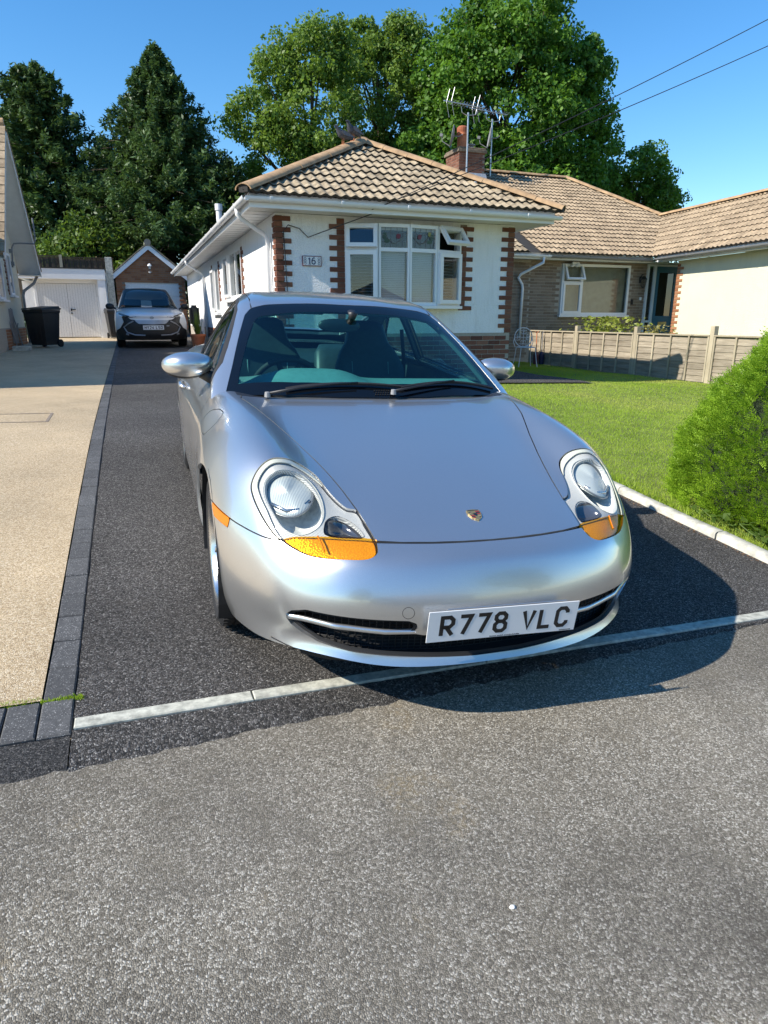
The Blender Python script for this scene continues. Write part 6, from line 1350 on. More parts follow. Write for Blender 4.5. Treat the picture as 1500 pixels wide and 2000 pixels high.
def text(m, s, x, z, cw, chh, gap, st, y0, y1, space=.6):
    for c in s:
        if c == ' ': x += cw*space+gap; continue
        cur = []
        for tk in FONT[c]+['|']:
            if tk == '|' or tk[0] == 'M':
                if len(cur) > 1: stroke(m, cur, st, y0, y1)
                cur = []
                if tk == '|': continue
            a, b = tk[1:].split(); cur.append((x+st/2+float(a)*(cw-st), z+st/2+float(b)*(chh-st)))
        x += cw+gap
    return x
PBK = simple('plate_black', (.01, .01, .011), .4)
def letters(s, x, par, M4_, y0):
    for c in s:
        m = MB(); nx_ = text(m, c, x, -.0395, .050, .079, .0105, .0135, y0, y0+.0005, .55)
        if c != ' ': m.build('plate_letter', PBK, par, mat4=M4_)
        x = nx_
letters('R778 VLC', -.221, pl_, PLATE_M, -.0021)
m = MB(); xx = -.045
for k in range(30):
    if k in (7, 14): xx += .003
    w0 = rnd.uniform(.0016, .003); m.box(xx, xx+w0, -.0020, -.0016, -.0525, -.0525+rnd.choice((.003, .0042)), None); xx += w0+.0011
for k in range(10): m.box(.205+k*.0042, .208+k*.0042, -.0020, -.0016, -.0525, -.049)
m.build('plate_small_print', MT['blackplastic'], pl_, mat4=PLATE_M)
# bonnet crest: shield with quarters
h0 = bvB.ray_cast(Vector((0, .256, 2)), Vector((0, 0, -1))); cn = h0[1]; cq = Matrix.Translation(h0[0]+cn*.001) @ Vector(cn).to_track_quat('Z', 'Y').to_matrix().to_4x4()
cz_ = (cq.to_3x3() @ Vector((0, 1, 0)))
if cz_.y < 0: cq = cq @ Matrix.Rotation(math.pi, 4, 'Z')
S4 = CM @ cq
shield = [(-.024, .028), (-.012, .0305), (0, .032), (.012, .0305), (.024, .028), (.025, .008), (.020, -.010), (.010, -.023), (0, -.031), (-.010, -.023), (-.020, -.010), (-.025, .008)]
GOLD = simple('crest_gold', (.62, .45, .20), .3, metal=.8, var=.2, scale=300); RED = simple('crest_red', (.30, .012, .02), .25, coat=1); BK = simple('crest_black', (.01, .01, .01), .25, coat=1)
cr_ = MB().prism(shield, lambda u, v_, d: Vector((u, v_, d)), 0, .003).build('bonnet_crest', GOLD, car, mat4=S4)
m = MB(); r = MB()
for (sx, sy) in ((1, 1), (-1, -1)):
    for k in range(3): (r if k % 2 == 0 else m).box(min(sx*.006, sx*.021)*(1 if sy > 0 else .9), max(sx*.006, sx*.021)*(1 if sy > 0 else .9), (.003+k*.0065) if sy > 0 else (-.018+k*.006), (.0075+k*.0065) if sy > 0 else (-.014+k*.006), .0031, .0036)
m.box(-.020, .020, .0245, .0275, .0031, .0036)
for (sx, sy) in ((-1, 1), (1, -1)):
    for k in range(3): m.tube([(sx*.008+sx*.004*math.cos(t)+sx*k*.004, (.012 if sy > 0 else -.010)+(.006-k*.001)*math.sin(t), .0034) for t in np.linspace(-1.4, 1.4, 6)], .0008, 4)
pr = [(-.0065, .008), (.0065, .008), (.007, 0), (0, -.009), (-.007, 0)]
m.prism(pr, lambda u, v_, d: Vector((u, v_, d)), .0031, .0042); r.build('crest_red_stripe', RED, cr_, mat4=S4); m.build('crest_black_stripe', BK, cr_, mat4=S4)
# ---- greenhouse: screens, pillars, roof
wsl = [(.715, 1.440), (.664, 1.602), (.597, 1.840), (.552, 1.985), (.515, 2.030), (.435, 2.034), (.258, 2.012), (.041, 1.999)]
base = [(.62, 1.39), (.45, 1.335), (.22, 1.295), (0, 1.283)]
WSO = [(-x, y, 1) for x, y in wsl]+[(x, y, 1) for x, y in wsl[::-1]]+[(x, y, 1) for x, y in base]+[(-x, y, 1) for x, y in base[::-1][1:]]
wsi = [(.655, 1.475), (.632, 1.565), (.566, 1.771), (.515, 1.905), (.486, 1.930), (.381, 1.925), (.119, 1.915)]
basi = [(.57, 1.452), (.40, 1.405), (.2, 1.375), (0, 1.365)]
WSI = [(-x, y, 1) for x, y in wsi]+[(x, y, 1) for x, y in wsi[::-1]]+[(x, y, 1) for x, y in basi]+[(-x, y, 1) for x, y in basi[::-1][1:]]
rWO, rWI = Region(WSO, (0, 0, 1), reach=3), Region(WSI, (0, 0, 1), reach=3)
RS = [(.44, 2.93), (.47, 3.02), (.44, 3.25), (.36, 3.42), (.2, 3.475), (0, 3.485)]; rso = [(.40, 2.885), (.2, 2.875), (0, 2.872)]
rRS = Region([(x, y, 1) for x, y in rso[::-1]+RS]+[(-x, y, 1) for x, y in (rso[::-1]+RS)[::-1][1:-1]], (0, 0, 1), reach=3)
SW1 = [(1.58, .895), (1.66, .972), (1.758, 1.032), (1.85, 1.083), (1.933, 1.125), (2.083, 1.195), (2.19, 1.228), (2.36, 1.242), (2.52, 1.236), (2.56, 1.15), (2.60, 1.0), (2.62, .905)]
SW2 = [(2.655, .91), (2.635, 1.0), (2.595, 1.15), (2.568, 1.222), (2.70, 1.205), (2.85, 1.150), (2.98, 1.06), (3.10, .975), (3.14, .925), (3.08, .912)]
rS1 = Region([(-.65, y, z) for y, z in SW1], (-1, 0, 0), reach=2); rS2 = Region([(-.65, y, z) for y, z in SW2], (-1, 0, 0), reach=2)
gs = np.abs(GN[:, 0]) > .3; gx_, gy_, gz_ = GV.T
GA = np.zeros((len(GV), 8)); GA[:, 0] = np.where(GN[:, 2] > .15, rWO.sd(GV), .3); GA[:, 1] = np.where(GN[:, 2] > .15, rWI.sd(GV), .3); GA[:, 2] = np.where(gy_ > 2.7, rRS.sd(GV), .3)
GVm = GV*np.array([-1, 1, 1]); sdv = lambda r_: np.where(gx_ < 0, r_.sd(GV), r_.sd(GVm))
GA[:, 3] = np.where(np.abs(gx_) > .40, sdv(rS1), .3); GA[:, 4] = np.where(np.abs(gx_) > .40, sdv(rS2), .3)
GA[:, 5] = np.where(gy_ < 1.8, np.maximum(1.34+.38*np.abs(gx_)**2-gy_, 0)-.0, -.3); GA[:, 6] = .872-gz_; GA[:, 7] = gx_
G0 = (GV, GN, np.concatenate([GA, -GA], 1), GT); n8 = 8
PB = cutall(G0, (0+n8, 0.0), (2+n8, -.002), (3+n8, -.003), (4+n8, -.003), (6, .06))
# paint only behind the screen's foot
V, N, AA, T = PB; ft = 1.40-V[:, 1]; ft = np.where(np.abs(V[:, 0]) > .70, ft-.05, ft); PB = (V, N, np.concatenate([AA, ft[:, None]], 1), T); PB = clip(PB, 16)
roofp = panel('roof', PB, PAINT, car, rim=.012)
hl_ = cutall(G0, (0+n8, .01), (2+n8, 0), (3+n8, 0), (4+n8, 0), (6, 0)); panel('headlining', hl_, TRIM, roofp, off=-.028, rim=.02)
ws_ = panel('windscreen', cutall(G0, (1, 0.0)), WSG, car, off=-.002, rim=0)
panel('windscreen_border', cutall(G0, (0, -.001), (1+n8, 0.0)), FRIT, ws_, off=-.0015, rim=.01)
panel('rear_screen', cutall(G0, (2, -.004)), SIDEG, car, off=-.002, rim=0)
for k in (3, 4):
    for s in (7, 7+n8): panel('side_window' if k == 3 else 'quarter_window', clip(cutall(G0, (k, -.006)), s, -.2), SIDEG, car, off=-.006, rim=.006, rimmat=RUB)
sl_ = cutall(G0, (3, .006)); 
for s in (7, 7+n8):
    panel('window_seal', clip(cutall(G0, (3, .008), (3+n8, .006)), s, -.2), RUB, car, off=.0012, rim=.004); panel('window_seal', clip(cutall(G0, (4, .008), (4+n8, .006)), s, -.2), RUB, car, off=.0012, rim=.004)
# roof drip channel lines
for s in (-1, 1):
    pts = []
    for (x, y) in ((.512, 2.035), (.505, 2.15), (.497, 2.35), (.485, 2.6), (.47, 2.85)):
        h = bvG.ray_cast(Vector((s*x, y, 2)), Vector((0, 0, -1)))[0]; pts.append(h+Vector((0, 0, .0005)))
    MB().tube(pts, .0035, 6).build('drip_moulding', GAP, roofp, mat4=CM)
# ---- door mirrors
def ellip(m, c, rx, ry, rz, nu=28, nv=16, pw=.85, shape=None):
    v = []; f = []
    for j in range(nv+1):
        th = math.pi*j/nv-math.pi/2
        for i in range(nu):
            ph = 2*math.pi*i/nu; cs = lambda t: math.copysign(abs(math.cos(t))**pw, math.cos(t)); sn = lambda t: math.copysign(abs(math.sin(t))**pw, math.sin(t))
            p = [rx*cs(th)*cs(ph), ry*cs(th)*sn(ph), rz*sn(th)]
            if shape: p = shape(p)
            v.append((c[0]+p[0], c[1]+p[1], c[2]+p[2]))
    for j in range(nv):
        for i in range(nu): f.append([j*nu+i, j*nu+(i+1) % nu, (j+1)*nu+(i+1) % nu, (j+1)*nu+i])
    m.add(v, f); return m
for s in (-1, 1):
    cx = s*.862 if s < 0 else s*.825
    def shp(p, s=s):
        t = (p[0]*s)/.122; k = 1-.16*max(0, t)**2-.10*max(0, -t); q = [p[0], p[1]*k, p[2]*k]
        q[1] = q[1]*(1.0 if p[1] < 0 else .45); q[2] += -.006*t; q[1] += .02*max(0, t)**2; return q
    mh = ellip(MB(), (cx, 1.745, .955), .122, .085, .060, shape=shp).build('door_mirror', PAINT, car, smooth=True, mat4=CM)
    ellip(MB(), (cx, 1.752, .942), .112, .070, .056, shape=shp).build('mirror_underside', BLK, mh, smooth=True, mat4=CM)
    MB().tube([(s*.80, 1.745, .915), (s*.765, 1.735, .90), (s*.735, 1.715, .888)], [.026, .030, .036], 12).build('mirror_arm', BLK, mh, smooth=True, mat4=CM)
    MB().prism([(1.60, .872), (1.70, .955), (1.80, .905), (1.79, .872)], lambda u, v_, d: Vector((s*(.700+d+(.955-v_)*.42), u, v_)), .0, .02).build('mirror_sail', BLK, mh, mat4=CM)
    ellip(MB(), (cx, 1.786, .955), .105, .004, .046).build('mirror_glass', CHROME, mh, smooth=True, mat4=CM)
# ---- wheels
def wheel(cx, cy, cz, wdt, s, steer=0.0):
    W4 = CM @ Matrix.Translation((cx, cy, cz)) @ Matrix.Rotation(steer, 4, 'Z') @ Matrix.Rotation(R(90)*s, 4, 'Y')   # local +z = outwards
    h = wdt/2; Ro, Ri = .318, .236
    prof = [(Ri-.004, -h+.02), (Ri+.012, -h+.004), (Ri+.045, -h-.004), (Ro-.022, -h+.004), (Ro-.006, -h+.018), (Ro, -h+.04)]
    for k, zc in enumerate(np.linspace(-h+.055, h-.055, 4)): prof += [(Ro, zc-.006), (Ro-.007, zc-.005), (Ro-.007, zc+.005), (Ro, zc+.006)]
    prof += [(Ro, h-.04), (Ro-.006, h-.018), (Ro-.022, h-.004), (Ri+.045, h+.004), (Ri+.012, h-.004), (Ri-.004, h-.02)]
    w_ = MB().lathe(prof, 72).build('wheel', RUB, car, mat4=W4, angle=30)
    tb = MB()
    for k in range(60):
        a = 2*math.pi*k/60
        for sg in (-1, 1):
            M4 = Matrix.Rotation(a+sg*.02, 4, 'Z') @ Matrix.Translation((Ro-.0015, 0, sg*(h-.030)))
            tb.box(-.003, .0018, -.0115, .0115, -.018, .018, M4)
    tb.build('tread_block', RUB, w_, mat4=W4)
    rp = [(Ri-.004, -h+.02), (Ri-.012, -h+.03), (Ri-.02, -h+.08), (Ri-.024, h-.055), (Ri-.012, h-.03), (Ri-.001, h-.014), (Ri+.008, h-.006), (Ri+.008, h-.001), (Ri-.004, h+.001), (Ri-.016, h-.010), (Ri-.028, h-.035)]
    rim = MB().lathe(rp, 64).build('rim', CHROME, w_, smooth=True, mat4=W4)
    sp = MB()
    for k in range(10):
        a = 2*math.pi*k/10+.1; ca = Matrix.Rotation(a, 4, 'Z')
        r0, r1 = .045, Ri-.014; v = []; f = []; n = 6
        for i in range(n+1):
            t = i/n; r_ = r0+(r1-r0)*t; zc = h-.048+.040*t**2-.01; wv = .017-.006*math.sin(math.pi*t)+.006*t
            v += [ca @ Vector((r_, -wv, zc-.02)), ca @ Vector((r_, -wv*.6, zc)), ca @ Vector((r_, wv*.6, zc)), ca @ Vector((r_, wv, zc-.02))]
        for i in range(n):
            for q in range(3): f.append([i*4+q, i*4+4+q, i*4+5+q, i*4+1+q])
        sp.add(v, f)
    sp.lathe([(0, h-.050), (.030, h-.050), (.034, h-.056), (.06, h-.062), (.062, h-.09), (0, h-.09)], 24); sp.build('spokes', CHROME, rim, smooth=True, mat4=W4)
    MB().lathe([(.06, h-.16), (.165, h-.16), (.165, h-.135), (.06, h-.135)], 40).build('brake_disc', MT['metal'], w_, mat4=W4, angle=40); MB().box(-.05, .05, .09, .18, h-.185, h-.105, Matrix.Rotation(1.9, 4, 'Z'), .01).build('brake_caliper', BLK, w_, mat4=W4)
for s in (-1, 1):
    wheel(s*.728, .925, .318, .205, s, 0.0); wheel(s*.712, 3.275, .318, .255, s)
# wheel wells, floor pan
for (cy, cz) in (FA, RA):
    for s in (-1, 1):
        m = MB(); k = 20; v = []; f = []
        for i in range(k+1):
            th = math.pi*1.25*i/k-math.pi*.125
            for xx in (.845, .78, .56): v.append((s*xx, cy+.368*math.cos(th), cz+.368*math.sin(th)))
        for i in range(k):
            for q in range(2): f.append([i*3+q, i*3+3+q, i*3+4+q, i*3+1+q])
        f.append([i*3+2 for i in range(k+1)]); m.add(v, f); m.build('wheel_arch_liner', BLK, car, smooth=False, mat4=CM)
MB().box(-.72, .72, 1.30, 2.92, .16, .20).box(-.54, .54, .25, 1.30, .19, .22).box(-.54, .54, 2.92, 4.2, .2, .24).box(-.55, .55, 1.24, 1.28, .22, .82).build('floor_pan', BLK, car, mat4=CM)
# chin spoiler lip under the bumper
pts = [(x, bump_y(x)+.12, .205) for x in np.linspace(-.60, .60, 31)]; m = MB(); v = []; f = []
for (x, y, z) in pts: v += [(x, y-.012, z+.006), (x, y-.008, z-.022), (x, y+.012, z-.022), (x, y+.03, z+.006)]
for i in range(len(pts)-1):
    for q in range(3): f.append([i*4+q, i*4+4+q, i*4+5+q, i*4+1+q])
m.add(v, f).build('chin_lip', BLK, car, mat4=CM)
# door handle and wipers
for s, d_ in ((-1, doors[0]), (1, doors[1])):
    MB().tube([(s*.852, 2.40, .735), (s*.872, 2.45, .738), (s*.874, 2.52, .740), (s*.858, 2.585, .742)], [.010, .013, .013, .010], 8).build('door_handle', PAINT, d_, smooth=True, mat4=CM)
def on_screen(x, y, up_=.012):
    h = bvG.ray_cast(Vector((x, y, 2)), Vector((0, 0, -1))); return h[0]+h[1]*up_
for (px_, arm, bl0, bl1) in (((-.535, 1.345), [(-.535, 1.345), (-.39, 1.345), (-.239, 1.350), (-.113, 1.352)], (-.45, 1.362), (.11, 1.338)), ((.048, 1.298), [(.048, 1.298), (.149, 1.325), (.289, 1.366), (.40, 1.398)], (.10, 1.335), (.642, 1.432))):
    a = MB().tube([on_screen(x, y, .024) for x, y in arm], [.007, .006, .005, .004], 6); w_ = a.build('wiper', BLK, car, smooth=True, mat4=CM)
    bl_ = [on_screen(bl0[0]+(bl1[0]-bl0[0])*t, bl0[1]+(bl1[1]-bl0[1])*t+.01*math.sin(math.pi*t), .012) for t in np.linspace(0, 1, 14)]; MB().tube(bl_, .0075, 5).build('wiper_blade', RUB, w_, mat4=CM)
    p = on_screen(px_[0], px_[1], .02); MB().lathe([(0, .012), (.012, .01), (.014, -.012)], 10).build('wiper_cap', simple('wiper_cap', (.25, .25, .25), .5), w_, mat4=CM @ Matrix.Translation(p))
# scuttle vent mesh
m = MB()
for i in range(9):
    for j in range(3):
        p = on_screen(-.035+i*.012+(.006 if j % 2 else 0), 1.300+j*.012, .004); m.box(p.x-.003, p.x+.003, p.y-.003, p.y+.003, p.z-.004, p.z)
m.build('scuttle_vent', BLK, car, mat4=CM)
# ---- cabin
def loft(m, rows, closed=True):
    K = len(rows[0]); b = len(m.v)
    for r_ in rows: m.v += [tuple(p) for p in r_]
    for i in range(len(rows)-1):
        for k in range(K if closed else K-1): m.f.append([b+i*K+k, b+i*K+(k+1) % K, b+(i+1)*K+(k+1) % K, b+(i+1)*K+k])
    m.f.append([b+k for k in range(K)][::-1]); m.f.append([b+(len(rows)-1)*K+k for k in range(K)]); return m
def seat(cx, y0):
    t = None; n = 22
    def sec(c, w_, th, bol, ax):   # rounded cross-section; ax = thickness direction
        out = []
        for k in range(n):
            a = 2*math.pi*k/n; ca, sa = math.cos(a), math.sin(a); u = w_*math.copysign(abs(ca)**.6, ca); q = th*math.copysign(abs(sa)**.6, sa); q -= bol*(abs(u)/w_)**3*(1 if sa < .3 else .3)
            out.append(Vector(c)+Vector((u, 0, 0))+Vector(ax)*q)
        return out
    rows = []
    for (t_, w_, th, bol) in ((0, .20, .06, .05), (.06, .235, .075, .07), (.25, .25, .075, .075), (.45, .25, .07, .07), (.62, .235, .065, .055), (.74, .195, .06, .03), (.82, .150, .058, .015), (.90, .135, .056, .01), (.97, .122, .052, .005), (1.0, .09, .03, 0)):
        z = .36+t_*.76; y = y0-.17+.27*t_+.0*t_; rows.append(sec((cx, y, z), w_, th, bol, (0, 1, -.3)))
    b = loft(MB(), rows).build('seat', TRIM, car, smooth=True, mat4=CM); rows = []
    for (t_, w_, th, bol) in ((0, .19, .05, .0), (.08, .235, .07, .03), (.5, .25, .075, .05), (.9, .245, .075, .05), (1, .22, .06, .04)):
        rows.append(sec((cx, y0-.62+.48*t_, .40-.05*t_), w_, th, -bol, (0, .15, 1)))
    loft(MB(), rows).build('seat_cushion', TRIM, b, smooth=True, mat4=CM)
    m = MB()
    for s in (-1, 1): m.tube([(cx+s*.125, y0-.170+.27*t_-.078, .36+t_*.76) for t_ in (.12, .3, .5, .68)], .004, 5)
    m.build('seat_seam', DASHM, b, mat4=CM)
seat(-.335, 2.66); seat(.345, 2.66)
for s in (-1, 1):   # rear jump seats and shelf
    rows = []; n = 18
    for (t_, w_, th) in ((0, .19, .04), (.1, .22, .06), (.5, .225, .065), (.85, .21, .06), (1, .17, .03)):
        c = Vector((s*.30, 2.96+.20*t_, .55+.37*t_)); rows.append([c+Vector((w_*math.copysign(abs(math.cos(a))**.6, math.cos(a)), 0, 0))+Vector((0, 1, -.4))*th*math.copysign(abs(math.sin(a))**.6, math.sin(a)) for a in [2*math.pi*k/n for k in range(n)]])
    loft(MB(), rows).build('rear_seat', TRIM, car, smooth=True, mat4=CM)
MB().box(-.66, .66, 2.62, 3.05, .30, .42).add([(-.70, 3.10, .80), (.70, 3.10, .80), (.62, 3.45, .93), (-.62, 3.45, .93), (-.70, 3.06, .42), (.70, 3.06, .42)], [[0, 1, 2, 3], [4, 5, 1, 0]]).build('parcel_shelf', TRIM, car, mat4=CM)
for s in (-1, 1):
    MB().add([(s*.735, 1.40, .86), (s*.735, 3.2, .90), (s*.70, 3.25, .22), (s*.70, 1.30, .22)], [[0, 1, 2, 3]]).box(min(s*.63, s*.72), max(s*.63, s*.72), 1.75, 2.5, .58, .64, None, .01).build('door_card', TRIM, car, mat4=CM)
# dashboard with binnacle hump
v = []; f = []; nx, ny = 44, 12
for j in range(ny+1):
    t = j/ny
    for i in range(nx+1):
        x = -.72+1.44*i/nx; ax = abs(x); y0 = 1.36+.22*(ax/.72)**2; yb = 1.86 if True else 0; y = y0+(yb-y0)*min(1, t*1.12)
        z = .855+.028*math.sin(min(1, t*1.1)*math.pi*.5)
        hump = math.exp(-((x+.24)/.25)**4)*.066*math.sin(math.pi*min(1, max(0, (t-.30)/.62)))**.8 if t > .30 else 0
        z += hump
        if t > .90: z -= (t-.90)*1.6; y += (t-.9)*.1
        v.append((x, y, z))
for j in range(ny):
    for i in range(nx): f.append([j*(nx+1)+i, j*(nx+1)+i+1, (j+1)*(nx+1)+i+1, (j+1)*(nx+1)+i])
b0 = len(v)
for i in range(nx+1): v.append((v[ny*(nx+1)+i][0], v[ny*(nx+1)+i][1]+.02, .42))
for i in range(nx): f.append([ny*(nx+1)+i, ny*(nx+1)+i+1, b0+i+1, b0+i])
db = MB().add(v, f).build('dashboard', DASHM, car, smooth=True, mat4=CM)
SW4 = CM @ Matrix.Translation((-.325, 2.00, .80)) @ Matrix.Rotation(R(-64), 4, 'X')
MB().tube([(.185*math.cos(a), .185*math.sin(a), 0) for a in np.linspace(0, 2*math.pi, 40)[:-1]], .016, 10, closed=True).build('steering_wheel', RUB, car, smooth=True, mat4=SW4)
stw = [o for o in car.children if o.name.startswith('steering_wheel')][0]
m = MB().lathe([(0, -.03), (.05, -.03), (.07, 0), (.055, .03), (0, .035)], 20)
for a in (R(10), R(170), R(250), R(290)): m.tube([(.05*math.cos(a), .05*math.sin(a), 0), (.18*math.cos(a), .18*math.sin(a), 0)], [.022, .012], 8)
m.tube([(0, 0, -.03), (0, .0, -.30)], .035, 10); m.build('wheel_hub', RUB, stw, smooth=True, mat4=SW4)
mr = ellip(MB(), (-.062, 1.90, 1.150), .115, .022, .036).build('rear_view_mirror', BLK, car, smooth=True, mat4=CM)
MB().tube([(-.01, 1.89, 1.165), (.0, 1.87, 1.20), (.0, 1.86, 1.225)], [.014, .02, .03], 8).build('mirror_stalk', BLK, mr, smooth=True, mat4=CM)
for s in (-1, 1):   # sun visors, belts
    MB().box(min(s*.12, s*.46), max(s*.12, s*.46), 2.02, 2.16, 1.195, 1.21, None, .006).build('sun_visor', TRIM, car, mat4=CM); MB().tube([(s*.60, 2.72, 1.08), (s*.62, 2.70, .9), (s*.63, 2.66, .55)], .014, 6).build('seat_belt', RUB, car, mat4=CM)
# rear lamps
for s in (-1, 1): MB().prism([(s*.42, .64), (s*.60, .66), (s*.64, .60), (s*.60, .55), (s*.44, .56)], lambda u, v_, d: Vector((u, d+(-.30)*(abs(u)-.42)**1.2, v_)), 4.25, 4.345).build('tail_lamp', simple('tail_red', (.4, .01, .01), .15, coat=1), car, mat4=CM)
# ================================================================== white crossover at the back
S2 = [dict(top=[(0, .10, .86), (.27, .11, .86), (.52, .16, .855), (.70, .26, .84), (.80, .40, .83)], side=[(.86, .38, .74), (.885, .36, .60), (.885, .36, .45), (.87, .37, .32), (.84, .40, .20)]),
 dict(y=.55, top=[(0, .97), (.27, .97), (.50, .955), (.68, .925), (.82, .895)], side=[(.885, .80), (.91, .64), (.912, .48), (.90, .34), (.86, .20)]),
 dict(y=.95, top=[(0, 1.01), (.27, 1.01), (.50, 1.0), (.69, .975), (.83, .94)], side=[(.895, .84), (.915, .66), (.915, .5), (.905, .35), (.87, .20)]),
 dict(y=1.5, top=[(0, 1.04), (.27, 1.04), (.5, 1.03), (.69, 1.01), (.83, .975)], side=[(.895, .86), (.905, .68), (.905, .5), (.895, .34), (.86, .20)]),
 dict(y=2.6, top=[(0, 1.06), (.27, 1.06), (.5, 1.05), (.69, 1.04), (.83, 1.01)], side=[(.895, .88), (.905, .7), (.905, .5), (.895, .34), (.86, .20)]),
 dict(y=3.5, top=[(0, 1.08), (.27, 1.08), (.5, 1.07), (.69, 1.06), (.83, 1.04)], side=[(.9, .9), (.915, .7), (.915, .5), (.9, .34), (.86, .22)]),
 dict(top=[(0, 4.25, 1.02), (.27, 4.24, 1.02), (.52, 4.20, 1.01), (.68, 4.14, 1.0), (.78, 4.05, .98)], side=[(.83, 4.07, .85), (.85, 4.1, .68), (.85, 4.1, .5), (.84, 4.1, .36), (.8, 4.05, .24)])]
F2 = [[(x, y0+dy, z) for (z, dy) in ((.76, -.055), (.62, -.085), (.47, -.09), (.33, -.08), (.20, -.02))] for x, y0 in ((0, .10), (.28, .115), (.54, .165), (.72, .25))]
R2 = [[(x, y0+dy, z) for (z, dy) in ((.86, .08), (.68, .11), (.5, .12), (.36, .10), (.25, .05))] for x, y0 in ((0, 4.24), (.28, 4.23), (.54, 4.19), (.70, 4.12))]
ST_, FR_, RE_ = ST, FR, RE; ST, FR, RE = S2, F2, R2; CV, CT = body_surface(3); ST, FR, RE = ST_, FR_, RE_
GH_ = GH
GH = [[(0, .98, .95), (.3, 1.0, .95), (.58, 1.06, .94), (.76, 1.16, .93), (.80, 1.2, .90), (.83, 1.22, .86)], [(0, 1.15, 1.045), (.3, 1.17, 1.04), (.57, 1.23, 1.03), (.735, 1.33, 1.01), (.79, 1.38, .97), (.83, 1.4, .9)],
 [(0, 1.55, 1.30), (.28, 1.57, 1.295), (.52, 1.62, 1.28), (.67, 1.70, 1.25), (.75, 1.74, 1.1), (.825, 1.76, .95)], [(0, 1.95, 1.50), (.26, 1.96, 1.495), (.47, 2.0, 1.48), (.60, 2.06, 1.44), (.72, 2.1, 1.22), (.82, 2.12, .96)],
 [(0, 2.5, 1.56), (.26, 2.5, 1.555), (.47, 2.5, 1.54), (.60, 2.52, 1.49), (.72, 2.54, 1.25), (.82, 2.56, .98)], [(0, 3.3, 1.52), (.25, 3.3, 1.515), (.45, 3.3, 1.50), (.57, 3.3, 1.45), (.70, 3.32, 1.25), (.82, 3.34, 1.0)],
 [(0, 4.05, 1.25), (.24, 4.04, 1.245), (.43, 4.02, 1.23), (.54, 4.0, 1.2), (.64, 3.98, 1.1), (.74, 3.95, .98)]]
CGV, CGT = green_surface(3); GH = GH_
CN, CGN = vnorm(CV, CT), vnorm(CGV, CGT)
C2M = Matrix.Translation((.585, 19.0, float(H(.5, 19.8))+.012)) @ Matrix.Rotation(R(1.0), 4, 'Z') @ Matrix.Rotation(R(.8), 4, 'X')
c2 = thing('crossover_car', (0, 0, 0), 'white and black crossover car parked in front of the brick garage', 'car', rot=C2M); c2.matrix_basis = C2M; WM[c2.name] = C2M.copy()
WP = simple('white_car_paint', (.82, .82, .82), .28, var=.02, coat=1.0)
fv = lambda pts: Region([(x, 0, z) for x, z in pts], (0, -1, 0), reach=2)
mir = lambda half_: [(-x, z) for x, z in half_]+[(x, z) for x, z in half_[::-1]]
rG = fv(mir([(.0001, .70), (.36, .70), (.52, .72), (.66, .83), (.74, .79), (.70, .66), (.80, .50), (.90, .44), (.92, .22), (.0001, .205)][::1]))
gl_half = [(.43, .66), (.60, .60), (.66, .50), (.60, .36), (.30, .30)]
rH = fv([(.36, .795), (.52, .80), (.80, .90), (.80, .85), (.66, .785), (.50, .765)]); rHm = fv([(-.36, .795), (-.52, .80), (-.80, .90), (-.80, .85), (-.66, .785), (-.50, .765)])
AC = np.zeros((len(CV), 6)); cx_, cy_, cz_2 = CV.T; fm = (cy_ < .9) & (CN[:, 1] < .35)
AC[:, 0] = np.where(fm, rG.sd(CV), .3); AC[:, 1] = np.where(fm, np.minimum(rH.sd(CV), rHm.sd(CV)), .3); AC[:, 2] = .40-np.hypot(cy_-.90, cz_2-.34); AC[:, 3] = .40-np.hypot(cy_-3.54, cz_2-.34); AC[:, 4] = .30-cz_2; AC[:, 5] = np.where(np.hypot(cx_/.62, (cy_-2.4)/1.2) < 1, .25-np.hypot(cx_/.62, (cy_-2.4)/1.2)*.25, -.2)
CB0 = (CV, CN, np.concatenate([AC, -AC], 1), CT)
panel('body', cutall(CB0, (6, -.003), (7, -.003), (2, 0), (3, 0), (4, 0)), WP, c2, rim=.015)
tr2 = panel('grille', cutall(CB0, (0, 0)), BLK, c2, off=-.006, rim=0); panel('lower_cladding', cutall(CB0, (6, -.003), (10, 0), (2, 0), (3, 0)), BLK, c2, rim=.015)
hl2 = panel('headlight', cutall(CB0, (1, 0)), simple('crossover_lamp', (.03, .03, .035), .1, coat=1), c2, off=-.004, rim=0)
chb = BVHTree.FromPolygons([tuple(p) for p in CV], [tuple(int(a) for a in t) for t in CT], all_triangles=True)
def onf(x, z, o=.006): h = chb.ray_cast(Vector((x, -2, z)), Vector((0, 1, 0))); return (h[0]+h[1]*o) if h[0] is not None else Vector((x, .3, z))
GRY = simple('grey_trim', (.30, .31, .33), .35, metal=.4)
for s in (-1, 1):
    MB().tube([onf(s*x, z) for x, z in ((.78, .885), (.66, .845), (.52, .79), (.40, .785))], .010, 6).build('running_light', simple('drl_white', (.75, .77, .80), .2), c2, mat4=C2M)
    MB().tube([onf(s*x, z, .010) for x, z in ((.46, .68), (.58, .62), (.70, .53), (.63, .40), (.45, .335), (.2, .325))], .018, 6).build('grille_trim', GRY, c2, mat4=C2M)
    MB().tube([onf(s*x, z, .004) for x, z in ((.66, .36), (.60, .34))], .022, 8).build('fog_lamp', GRY, c2, mat4=C2M)
nose = [(.0, .70), (.36, .70), (.30, .60), (0, .585)]; rN = fv(mir([(.0001, .705), (.44, .705), (.34, .615), (.0001, .60)]))
AN = np.where(fm, rN.sd(CV), .3); CBn = (CV, CN, np.concatenate([AN[:, None], -AN[:, None]], 1), CT); panel('nose_panel', clip(CBn, 0), simple('silver_nose', (.42, .43, .45), .35, metal=.3), c2, off=.004, rim=.012)
